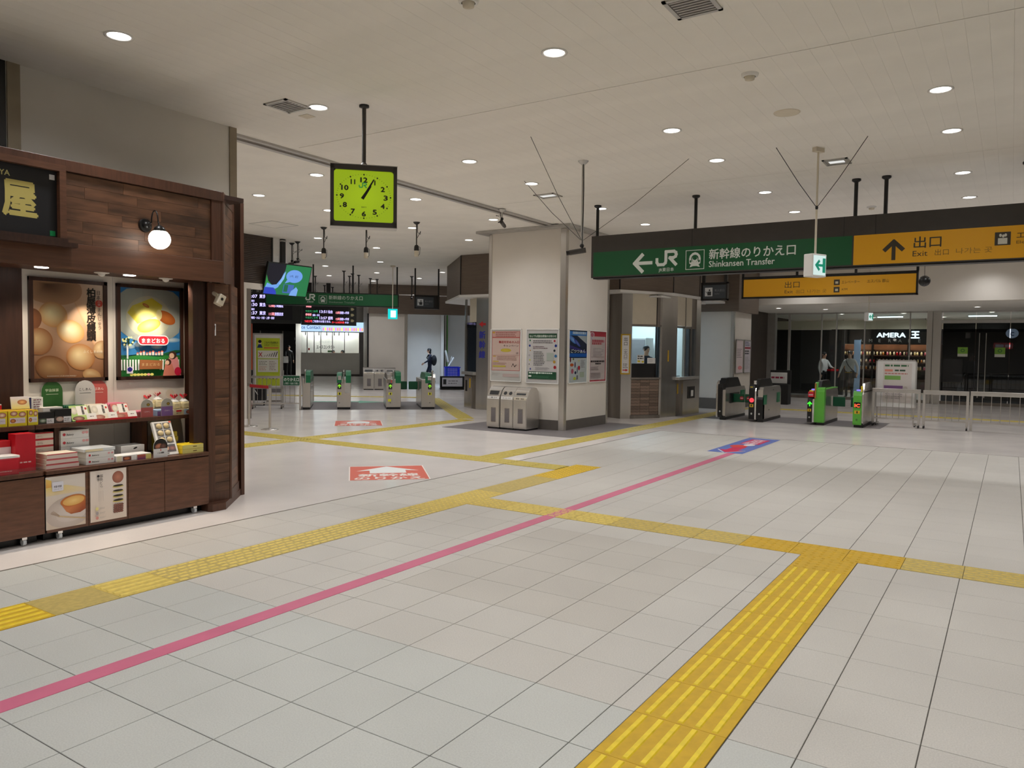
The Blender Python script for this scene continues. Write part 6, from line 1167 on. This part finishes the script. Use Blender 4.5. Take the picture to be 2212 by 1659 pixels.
m = MB(); m.add([a - nn + Vector((0, 0, .78)), b - nn + Vector((0, 0, .78)), b - nn + Vector((0, 0, .84)), a - nn + Vector((0, 0, .84)), a + nn + Vector((0, 0, .78)), b + nn + Vector((0, 0, .78)), b + nn + Vector((0, 0, .84)), a + nn + Vector((0, 0, .84))], [(0, 1, 2, 3), (5, 4, 7, 6), (3, 2, 6, 7), (1, 0, 4, 5)], 'fabricred'); tag(m.obj('queue_belt'), 'red belt stretched between the two steel queue posts', 'belt')

# signs over the left gates
t = thing('direction_sign', 'long green transfer sign hanging over the left hand ticket gates', 'sign', UN(-2.47, 23.3, 2.8), A45)
B(0, 3.85, .0, .16, 0, .4, 'black').obj('housing', t); q = Print('sign', .001); q.rect(.03, .03, 3.82, .37, (16, 84, 46)); q.jr(1.14, .15, .19, LT); q.train(1.52, .08, .22, LT, GR); q.text('新幹線のりかえ口', 1.8, .2, .125, (176, 186, 170), width=.98, bold=.015); q.text('Shinkansen Transfer', 1.8, .09, .08, (130, 150, 130), width=.76); q.obj('green_panel', t)
for x in (.05, 1.35, 2.5, 3.8): MB().cyl((x, .08, .4), (x, .08, CZ - 2.8), .022, 'black', 8).obj('hanger', t)
hang_sign('small dark hanging sign with a white figure, over the left hand gates', UN(1.86, 23.45, 2.79), .76, .42, mk2, A45, hang=(.03, .97), bars=.022)
# departure boards
def led(t_, items, W, H, head=None):
    q = Print('print', .001); q.rect(0, 0, W, H, (36, 38, 36)); q.rect(.06, .12, W - .3 if W > 2 else W - .06, H - .3, (10, 10, 18))
    if head:
        for x, s_ in head: q.text(s_, x, H - .22, .12, (150, 154, 150), bold=.01)
    q.obj('face', t_)
    for s_, x, z, h_, c, wd in items: q = Print('glow2', .001); q.text(s_, x, z, h_, c, bold=.02, width=wd); q.obj('lit_text', t_, (0, -.012, 0))
WHT = (200, 190, 255); RD = (255, 60, 70); GN = (40, 130, 80); PKC = (255, 150, 160)
t = thing('departure_board', 'black departure board with lit times 13:07 and 13:30, at the left', 'board', UN(-4.1, 30, 2.46), A45); B(0, 2.2, .0, .3, 0, 1.36, 'blackm').obj('case', t)
led(t, [('13:07', .28, .93, .15, WHT, .36), ('東京', .72, .93, .14, WHT, .22), ('・上野・東京', .22, .78, .08, WHT, .32), ('13:30', .28, .62, .15, WHT, .36), ('東京', .72, .62, .14, WHT, .22), ('13両', 1.06, .6, .12, PKC, .2), ('17両編成', 1.27, .6, .12, WHT, .3), ('・上野・東京', .22, .47, .08, WHT, .32), ('13:37', .28, .31, .15, WHT, .36), ('東京', .72, .31, .14, WHT, .22), ('11両', 1.06, .29, .12, PKC, .2), ('禁煙指定席', 1.27, .29, .12, WHT, .3), ('上野・宇都宮・小山・大宮・上野・東京', .2, .15, .09, WHT, 1.05)], 2.2, 1.36, ((.24, '上り'), (.6, '東京(宇都宮)方面')))
for x in (.3, 1.3): B(x - .05, x + .05, .1, .2, 1.36, CZ - 2.46, 'black').obj('hanger', t)
t = thing('departure_board', 'black departure board with red and green lettering over the shop fronts', 'board', UN(-1.88, 30.02, 2.42), A45); B(0, 2.05, .0, .3, 0, 1.2, 'blackm').obj('case', t)
led(t, [('やまびこ 205号', .16, .48, .09, GN, .45), ('13:51', .68, .46, .13, WHT, .27), ('仙台', .99, .46, .12, WHT, .17), ('12両', 1.28, .44, .1, PKC, .15), ('禁煙1~5号車', 1.44, .44, .1, WHT, .33), ('停車駅', .16, .35, .09, PKC, .22), ('福島・白石', .42, .34, .08, WHT, .26), ('やまびこ 51号', .16, .24, .08, GN, .45), ('13:57', .68, .22, .13, WHT, .27), ('盛岡', .99, .22, .12, WHT, .17), ('12両', 1.28, .2, .1, PKC, .15), ('禁煙1~5号車', 1.44, .2, .1, WHT, .33), ('つばさ号', .12, .1, .09, RD, .28), ('ご利用のお客さまは、', .42, .1, .09, WHT, .68), ('ホームお忘れ物', 1.14, .08, .08, RD, .45), ('のお', 1.62, .08, .08, WHT, .14), ('停車駅', .18, .66, .07, PKC, .2)], 2.05, 1.2)
q = Print('print', .001)
for z in (.62, .4, .18): q.poly([(1.84, z - .05), (1.92, z - .05), (1.97, z), (1.92, z + .05), (1.84, z + .05)], (190, 180, 140))
q.obj('arrow_marks', t, (0, -.014, 0))
for x in (.3, 1.0): B(x - .08, x + .08, .08, .22, 1.2, CZ - 2.42, 'black').obj('hanger', t)

# tilted screen
tv = thing('hanging_screen', 'tilted video screen showing a drawn figure and a speech bubble, hung by a black pole', 'screen', (-13.86, 11.84, 3.10)); tv.rotation_euler = Euler((R(17), 0, R(90)))
B(-.63, .63, 0, .06, -.37, .37, 'black', .006).obj('case', tv)
q = Print('glow', .0008); q.rect(-.61, -.35, .61, .35, (36, 128, 76)); q.rect(-.61, -.35, -.3, .1, (50, 150, 70)); 
q.poly([(-.61, .35), (-.12, .35), (-.13, .2), (-.2, .02), (-.3, -.12), (-.42, -.14), (-.54, -.06), (-.61, .08)], (16, 16, 32))
q.poly([(-.56, -.1), (-.42, -.14), (-.3, -.12), (-.2, .02), (-.13, .2), (-.16, -.02), (-.24, -.18), (-.3, -.22), (-.6, -.22)], (120, 176, 250)); q.poly([(-.61, -.2), (-.36, -.2), (-.28, -.28), (-.26, -.35), (-.61, -.35)], (46, 70, 200)); q.poly([(-.24, -.1), (-.14, .14), (-.1, .2), (-.12, .02), (-.2, -.12)], (150, 196, 255))
q.ell(.16, .1, .235, .15, (120, 170, 250)); q.poly([(-.02, .02), (-.08, -.08), (.08, -.03)], (120, 170, 250)); q.text('いや、まだ', .15, .075, .06, (30, 50, 110), width=.24, bold=.02, align='c')
q.rect(-.1, -.3, .2, -.1, (70, 110, 190)); q.rect(-.08, -.27, .03, -.11, (26, 110, 70)); q.poly([(.1, -.35), (.32, -.35), (.33, -.2), (.26, -.14), (.2, -.2), (.14, -.24)], (130, 180, 250)); q.obj('picture', tv, (0, -.001, 0))
t = thing('screen_pole', 'square black pole holding the tilted screen from the ceiling', 'pole', (-13.94, 11.75, CZ)); B(-.05, .05, -.05, .05, -.62, 0, 'black').box(-.09, .09, -.2, .24, -.66, -.6, 'black').box(-.06, -.02, -.1, .1, -.86, -.62, 'black').obj('pole', t); B(-.06, .06, -.06, .06, -.06, -.03, 'alu').obj('collar', t)

# ================================================================ FAR END OF THE LEFT HALL
def far_struct(name, boxes):   # boxes in (u0,u1,n0,n1,z0,z1,mat)
    T = Matrix.Rotation(A45, 4, 'Z'); m = MB()
    for a in boxes: m.box(*a[:6], a[6], T=T)
    return struct(name, m)
far_struct('wall_brown_fascia', [(.62, 8, 29.85, 30.05, 2.9, CZ - .002, 'brownp'), (8, 26, 29.85, 30.05, 0, CZ - .002, 'wallw')])
far_struct('wall_pillar_far', [(.62, 2.0, 30.0, 31, 0, 2.9, 'wallw'), (2.0, 2.12, 29.97, 31, 0, 2.9, 'steel'), (.58, .64, 29.95, 30.4, 0, 2.9, 'blackm')])
far_struct('wall_passage', [(2.2, 3.9, 34.3, 34.4, 0, 3.15, 'wallw'), (3.88, 4.0, 33.9, 34.4, 0, 3.15, 'wallw'), (4.42, 8, 35.9, 36, 0, 3.15, 'wallw'), (3.9, 4.5, 36, 36.1, 0, 3.15, 'brownp'), (2.1, 8, 30.05, 36.2, 3.15, 3.25, 'ceil'), (4.45, 8, 35.86, 35.9, 0, .12, 'base')])
far_struct('wall_far_end', [(-9, .62, 49, 49.2, 0, CZ, 'brownd'), (-3.0, .7, 43.4, 43.6, 0, CZ, 'wallw'), (-9, -3.0, 47, 47.2, 0, CZ, 'brownd'), (.62, .8, 30.9, 43.5, 0, CZ, 'wallw')])
t = thing('wall_pipes', 'brown and cream pipes running down the wall of the bluish passage', 'pipe', UN(4.0, 35.8), A45)
for k, (x, r_, m_) in enumerate(((.08, .05, 'brownp'), (.2, .03, 'brick'), (.3, .035, 'cream'), (.38, .02, 'greenl'))): MB().cyl((x, 0, 0), (x, 0, 3.15), r_, m_, 8).obj('pipe', t)
# contact lens shop kiosk
kk = thing('kiosk', 'brightly lit white shop front with a low grey wall, far beyond the left gates', 'shop', UN(-2.68, 42.6), A45)
B(0, 3.1, 0, .12, 0, 1.27, 'wallside').box(3.1, 3.5, 0, .12, 0, 2.5, 'greym').box(0, 3.1, -.01, 0, 0, .12, 'base').obj('low_wall', kk)
B(0, 3.5, .0, .3, 2.38, 2.42, 'greym').obj('lintel', kk)
q = Print('glow2', .002); q.rect(0, 0, 1.08, .52, (150, 176, 200)); q.text('ce Contact', .03, .13, .26, (20, 50, 110), width=1.0, bold=.01); q.rect(1.1, 0, 3.52, .52, (150, 180, 196)); 
for k in range(22): q.ell(1.18 + k * .108, .13, .045, .1, [(220, 120, 160), (230, 200, 90), (200, 120, 200), (230, 140, 110)][k % 4], n=10)
q.obj('lit_sign', kk, (0, -.02, 2.42)); B(0, 3.52, -.005, .25, 2.42, 2.94, 'white').obj('sign_box', kk)
for i, (a_, b_) in enumerate(((.02, .3), (.34, .68), (.7, 1.02), (1.06, 1.62), (1.68, 2.26), (2.32, 3.05))): B(a_, b_, .05, .056, 1.27, 2.38, 'film').obj('pane', kk)
for x in (.32, .69, 1.04, 1.65, 2.29, 3.08): B(x - .02, x + .02, .03, .09, 1.27, 2.38, 'greym').obj('mullion', kk)
for x in (.25, .95, 1.35, 1.75, 2.0, 2.5): MB().cyl((x, -.05, 2.36), (x, -.12, 2.22), .03, 'white', 8).obj('spotlight', kk)
q = Print('print', .002); q.text('エースコンタクト', .82, 1.5, .2, (40, 44, 44), width=.95, bold=.03); q.text('めがね コンタクト', .95, 1.82, .1, (150, 160, 160), width=.7); q.rect(.38, 1.4, .46, 1.52, (214, 60, 50)); q.rect(1.4, 1.3, 1.6, 1.4, (130, 190, 120)); q.obj('window_lettering', kk, (0, .04, 0))
B(0, 3.4, 1.0, 1.05, 0, 2.9, 'white').box(0, 3.4, .1, 1.0, 2.88, 2.92, 'white').obj('inner_wall', kk)
for x in (.7, 2.3):
    ld = bpy.data.lights.new('kiosk_light', 'AREA'); ld.size = .8; ld.energy = 65; ld.color = (.85, .95, 1); lo = bpy.data.objects.new('kiosk_light', ld); COL.objects.link(lo); lo.parent = kk; lo.location = (x, .55, 2.86)
# dark locker bay
lk = thing('locker_bay', 'dark locker bay with a platform number sign, left of the lit kiosk', 'locker', UN(-7, 44.5), A45)
B(0, 4.25, 0, .8, 0, 2.45, 'black').obj('body', lk); 
for x in (2.0, 3.2): B(x, x + .05, -.02, 0, 0, 2.45, 'steeld').obj('divider', lk)
q = Print('print', .002); q.text('11・12', 3.86, 1.95, .18, (190, 190, 186), bold=.02, width=.36); q.text('番線', 3.9, 1.73, .16, (190, 190, 186), bold=.02, width=.26); q.rect(2.45, 1.75, 3.1, 2.0, (110, 104, 112)); q.obj('print', lk, (0, -.03, 0))
t = thing('orange_post', 'orange vertical sign post at the left beside the shop stall', 'post', UN(-3.93, 31), A45); B(0, .16, 0, .1, 0, 2.45, 'orange').obj('panel', t); B(-.3, 0, 0, .1, 0, 2.45, 'greym').obj('grey_panel', t)
# blue cart and tilted tools in the passage
t = thing('blue_cart', 'blue mesh cart on castors in the bluish passage', 'cart', UN(4.02, 32.9), A45)
m = MB()
for k in range(7):
    z = .3 + k * .07; m.box(-.05, .55, -.012, 0, z, z + .022, 'blue').box(-.05, .55, .5, .512, z, z + .022, 'blue')
for k in range(9): x = -.05 + k * .0725; m.box(x, x + .02, -.012, 0, .28, .78, 'blue').box(x, x + .02, .5, .512, .28, .78, 'blue')
m.box(-.06, .56, -.02, .52, .24, .29, 'blue').box(-.08, .6, -.03, .01, .76, .8, 'blue').box(-.08, .6, .5, .53, .76, .8, 'blue').box(.55, .57, 0, .5, .28, .78, 'blue').box(-.06, -.04, 0, .5, .28, .78, 'blue').obj('basket', t)
for x in (.05, .45):
    for y in (.05, .45): MB().cyl((x, y, .2), (x, y, .25), .03, 'black', 8).cyl((x - .02, y, .06), (x + .02, y, .06), .06, 'black', 10).box(x - .01, x + .01, y - .02, y + .02, .06, .2, 'steeld').obj('castor', t)
tag(MB().tube([UN(4.12, 33.3, 1.0), UN(4.02, 33.45, 1.5)], .05, 'alu', 6).tube([UN(4.15, 33.3, .82), UN(4.38, 33.4, 1.2)], .035, 'white', 6).tube([UN(4.2, 33.3, .82), UN(4.3, 33.4, 1.25)], .03, 'alu', 6).obj('cleaning_tools'), 'white cleaning tools standing up out of the blue cart', 'tool')
t = thing('floor_sign', 'white floor standing sign in a black frame right of the last left hand gate', 'sign', UN(3.35, 29.4), A45); B(0, .95, 0, .3, 0, .06, 'black').box(0, .95, .1, .2, .06, .52, 'black', .02).obj('frame', t); q = Print('print', .001); q.rect(.08, .12, .87, .46, (214, 214, 222)); q.rect(.12, .2, .24, .4, (40, 40, 44)); q.lines(.32, .8, .38, .2, 2, (120, 120, 130), 95); q.obj('print', t, (0, .099, 0))
t = thing('floor_marking', 'faint green arrow marking on the floor beyond the left gates', 'floor marking', (0, 0, .004), rot=(-PI / 2, 0, A45)); q = Print('print', .0004); q.poly([(-1.2, 22.7), (.2, 22.6), (.2, 22.2), (.95, 22.6), (.2, 23.2), (.2, 22.95), (-1.2, 23.0)], (120, 186, 160)); q.obj('print', t)

# ================================================================ PEOPLE
def person(label, loc, rz, H, J, top, legs, hairc='hair', long_hair=False, extra=None, sleeve='shirt', wb=1., crop=None, group=None):
    """One skinned body from a joint graph (figure faces local -y); J overrides joints."""
    k = H / 1.72
    j = dict(pel=(0, 0, .95), wst=(0, 0, 1.1), ch=(0, .005, 1.28), nk=(0, .01, 1.45), hb=(0, -.005, 1.52), hm=(0, -.015, 1.6), ht=(0, -.005, 1.675), ns=(0, -.105, 1.585),
             lh=(.09, 0, .88), lk=(.1, -.01, .5), la=(.1, .02, .09), lt=(.11, -.15, .035), rh=(-.09, 0, .88), rk=(-.1, -.01, .5), ra=(-.1, .02, .09), rt=(-.11, -.15, .035),
             ls=(.17, .01, 1.37), le=(.23, .03, 1.1), lw=(.24, -.05, .87), lp=(.24, -.075, .8), rs=(-.17, .01, 1.37), re=(-.23, .03, 1.1), rw=(-.24, -.05, .87), rp=(-.24, -.075, .8))
    j.update(J)
    rad = dict(pel=(.155, .12), wst=(.145, .11), ch=(.16, .115), nk=(.055, .055), hb=(.065, .075), hm=(.078, .095), ht=(.06, .075), ns=(.014, .014), lh=(.09, .1), lk=(.062, .065), la=(.042, .045), lt=(.04, .03), ls=(.065, .065), le=(.046, .046), lw=(.03, .03), lp=(.034, .022))
    names = list(j); E = [('pel', 'wst'), ('wst', 'ch'), ('ch', 'nk'), ('nk', 'hb'), ('hb', 'hm'), ('hm', 'ht'), ('hm', 'ns')]
    for s_ in 'lr': E += [('pel', s_ + 'h'), (s_ + 'h', s_ + 'k'), (s_ + 'k', s_ + 'a'), (s_ + 'a', s_ + 't'), ('ch', s_ + 's'), (s_ + 's', s_ + 'e'), (s_ + 'e', s_ + 'w'), (s_ + 'w', s_ + 'p')]
    vs = [Vector(j[n]) for n in names]; ed = [(names.index(a), names.index(b)) for a, b in E]
    rr_ = [rad.get(n) or rad['l' + n[1:]] for n in names]
    for s_, sg_ in (('l', 1), ('r', -1)):
        P0_ = Vector(j[s_ + 'p']); W0_ = Vector(j[s_ + 'w']); d = (P0_ - W0_).normalized(); sd = Vector((0, -1, 0)); sd = (sd - d * sd.dot(d)).normalized(); inn = d.cross(sd) * sg_
        for q_, L_ in zip((-.026, -.009, .009, .026), (.062, .075, .08, .068)):
            b0 = P0_ + sd * q_ * .8 + d * .015; m1 = P0_ + sd * q_ + d * (.02 + L_ * .55); m2 = m1 + d * L_ * .4 + inn * -.018
            i0 = len(vs); vs += [b0, m1, m2]; ed += [(names.index(s_ + 'p'), i0), (i0, i0 + 1), (i0 + 1, i0 + 2)]; rr_ += [(.010, .010), (.009, .009), (.0075, .0075)]
        b0 = P0_ + sd * .03 - d * .02; m1 = b0 + sd * .025 + d * .03; i0 = len(vs); vs += [b0, m1, m1 + d * .025]; ed += [(names.index(s_ + 'p'), i0), (i0, i0 + 1), (i0 + 1, i0 + 2)]; rr_ += [(.012, .012), (.010, .010), (.009, .009)]
    me = bpy.data.meshes.new('sk'); me.from_pydata([v * k for v in vs], ed, []); o = bpy.data.objects.new('sk', me); COL.objects.link(o)
    md = o.modifiers.new('skin', 'SKIN'); md.use_smooth_shade = True; md.branch_smoothing = .3
    if not me.skin_vertices: me.skin_vertices.new() if hasattr(me.skin_vertices, 'new') else None
    sv = me.skin_vertices[0].data
    for i, r_ in enumerate(rr_): sv[i].radius = (r_[0] * k * wb if i < len(names) and names[i] in ('pel', 'wst', 'ch') else r_[0] * k, r_[1] * k)
    sv[0].use_root = True
    sb = o.modifiers.new('sub', 'SUBSURF'); sb.levels = 2; sb.render_levels = 2
    dg = bpy.context.evaluated_depsgraph_get(); dg.update(); m2_ = o.evaluated_get(dg).to_mesh()
    V_ = [tuple(v.co) for v in m2_.vertices]; F_ = [tuple(p_.vertices) for p_ in m2_.polygons]; o.evaluated_get(dg).to_mesh_clear(); bpy.data.objects.remove(o)
    mb = MB(); base = {n: Vector(j[n]) * k for n in names}
    seg = [(a, b) for a, b in E]
    def near(pt):
        best = None
        for a, b in seg:
            A, B_ = base[a], base[b]; d = B_ - A; t_ = max(0, min(1, (pt - A).dot(d) / max(1e-9, d.dot(d)))); q_ = (pt - A - d * t_).length
            if best is None or q_ < best[0]: best = (q_, a, b, t_)
        return best
    for n_, s_, sgn in (('lw', 'l', 1),): pass
    groups = {}
    for f in F_:
        c = sum((Vector(V_[i]) for i in f), Vector()) / len(f); _, a, b, t_ = near(c)
        if b in ('hb', 'hm', 'ht', 'ns') or (a == 'ch' and b == 'nk' and c.z > base['nk'].z - .01 * k): m_ = 'skin'
        elif b in ('lp', 'rp'): m_ = 'skin'
        elif b in ('lt', 'rt'): m_ = 'black'
        elif b in ('lk', 'rk', 'la', 'ra', 'lh', 'rh') or (a == 'pel' and c.z < base['pel'].z): m_ = legs
        else: m_ = top
        if crop and c.z < crop: continue
        groups.setdefault(m_, []).append(f)
    for m_, fs in groups.items():
        idx = sorted({i for f in fs for i in f}); mp = {v: i for i, v in enumerate(idx)}
        mb.add([V_[i] for i in idx], [tuple(mp[i] for i in f) for f in fs], m_, smooth=True)
    # weld the colour groups back into one surface
    t = thing('person', label, 'person', loc, rz, group)
    me = mb.mesh('body'); bm = bmesh.new(); bm.from_mesh(me); bmesh.ops.remove_doubles(bm, verts=bm.verts, dist=1e-5); bm.to_mesh(me); bm.free()
    o = bpy.data.objects.new('body', me); COL.objects.link(o); o.parent = t
    hm = base['hm']; hx = MB(); hx.ball((hm.x, hm.y + .022 * k, hm.z + .028 * k), .086 * k, .1 * k, .088 * k, hairc, 14)
    if long_hair: hx.ball((hm.x, hm.y + .05 * k, hm.z - .07 * k), .08 * k, .065 * k, .15 * k, hairc, 12)
    hx.obj('hair', t)
    for s_ in (-1, 1): MB().ball((hm.x + s_ * .03 * k, hm.y - .086 * k, hm.z - .003 * k), .011 * k, .006 * k, .007 * k, 'black', 8).obj('eye', t); MB().ball((hm.x + s_ * .082 * k, hm.y + .008 * k, hm.z - .008 * k), .012 * k, .02 * k, .03 * k, 'skin', 8).obj('ear', t)
    MB().ball((hm.x, hm.y - .088 * k, hm.z - .052 * k), .022 * k, .006 * k, .006 * k, 'red', 8).obj('mouth', t)
    if extra: extra(t, base, k)
    return t
def backpack(t, b, k):
    c = b['ch']; MB().ball((c.x, c.y + .2 * k, c.z - .13 * k), .15 * k, .13 * k, .25 * k, 'darkcloth', 16).obj('backpack', t)
    for s_ in (-1, 1): MB().tube([(s_ * .1 * k, c.y + .1 * k, c.z + .1 * k), (s_ * .11 * k, c.y - .05 * k, c.z + .13 * k), (s_ * .12 * k, c.y - .13 * k, c.z - .02 * k), (s_ * .13 * k, c.y + .05 * k, c.z - .25 * k)], .014 * k, 'darkcloth').obj('strap', t)
person('person in navy clothes with long dark hair and a backpack, behind the gates', (-20.95, 25.6, 0), R(-45), 1.62,
       dict(hm=(0, -.05, 1.58), hb=(0, -.035, 1.5), ht=(0, -.04, 1.655), ns=(0, -.14, 1.57), ch=(0, -.01, 1.27), nk=(0, -.01, 1.43), lk=(.1, -.16, .52), la=(.1, -.14, .1), lt=(.1, -.3, .05), rk=(-.1, .06, .5), ra=(-.1, .26, .14), rt=(-.1, .12, .04), le=(.22, -.1, 1.12), lw=(.2, -.27, 1.02), lp=(.19, -.32, .98), re=(-.22, .1, 1.1), rw=(-.21, .02, .88), rp=(-.21, 0, .8)), 'navy', 'navy', long_hair=True, extra=backpack)
def strapman(t, b, k):
    hm = b['hm']; MB().ball((hm.x, hm.y + .01, hm.z + .06 * k), .092 * k, .105 * k, .06 * k, 'black', 14).prism([(hm.x - .06 * k, hm.y - .07 * k), (hm.x + .06 * k, hm.y - .07 * k), (hm.x + .045 * k, hm.y - .16 * k), (hm.x - .045 * k, hm.y - .16 * k)], hm.z + .035 * k, hm.z + .045 * k, 'z', 'black').obj('cap', t)
    c = b['ch']; MB().tube([(-.11 * k, .03, 1.43 * k), (-.09 * k, -.12 * k, 1.36 * k), (.0, -.15 * k, 1.2 * k), (.15 * k, -.12 * k, 1.02 * k), (.19 * k, .0, .93 * k)], .02 * k, 'black', 6).obj('strap', t)
    MB().box(.16 * k, .23 * k, -.06, .12, .74 * k, .95 * k, 'black', .01).obj('bag', t); MB().lathe([(.155 * k, 0), (.162 * k, .02)], 'yel', 16, (0, 0, .93 * k), sy=.8).obj('belt', t)
person('person in a white shirt and black cap with a black shoulder strap', (-4.82, 29.35, 0), R(-10), 1.7, dict(le=(.27, .02, 1.12), lw=(.3, -.08, .9), lp=(.3, -.12, .84), re=(-.28, .02, 1.12), rw=(-.33, -.06, .9), rp=(-.34, -.08, .83)), 'shirt', 'black', extra=strapman, wb=1.15)
person('person in a pale shirt behind the glass, left of the one with the cap', (-5.85, 30.2, 0), R(60), 1.66, dict(le=(.2, -.14, 1.15), lw=(.12, -.32, 1.1), lp=(.1, -.36, 1.1)), 'shirt', 'darkcloth', extra=lambda t, b, k: B(-.2, .2, -.5, -.32, .95, 1.02, 'red').box(-.2, .2, -.48, -.33, .0, .95, 'blackm').obj('held_bag', t))
def bags(t, b, k):
    MB().prism([(.2, .2), (.48, .2), (.42, .62), (.26, .62)], -.1, .05, 'y', 'cream').tube([(.28, 0, .6), (.25, 0, .8), (.38, 0, .6)], .008, 'cream').obj('carrier_bag', t)
    MB().prism([(-.42, .22), (-.2, .22), (-.22, .58), (-.36, .58)], -.1, .05, 'y', 'white').tube([(-.34, 0, .56), (-.25, 0, .8), (-.24, 0, .56)], .008, 'white').obj('carrier_bag', t)
person('person in a dark suit carrying white bags beyond the dark glass doors', (-1.15, 30.3, 0), R(20), 1.68, {}, 'darkcloth', 'darkcloth', extra=bags)
person('person in black beside the dark lockers holding a pale bag', UN(-3.35, 43.2), R(60), 1.66, dict(re=(-.2, -.1, 1.12), rw=(-.15, -.25, 1.08), rp=(-.14, -.3, 1.08)), 'black', 'black', extra=lambda t, b, k: B(-.35, -.1, -.4, -.3, .7, 1.05, 'white').obj('held_bag', t))
person('clerk with short dark hair inside the lit ticket office window', (-7.66, 17.86, .09), R(60), 1.66, {}, 'navy', 'navy', crop=.2)

for u_, rz_, lb in ((-1.0, 150, 'left'), (-.5, -60, 'right')): person(f'seen only by dark hair, {lb} person of two behind the kiosk window sill', UN(u_, 43.05, -.22), R(rz_), 1.66, {}, 'darkcloth', 'darkcloth', crop=.22)
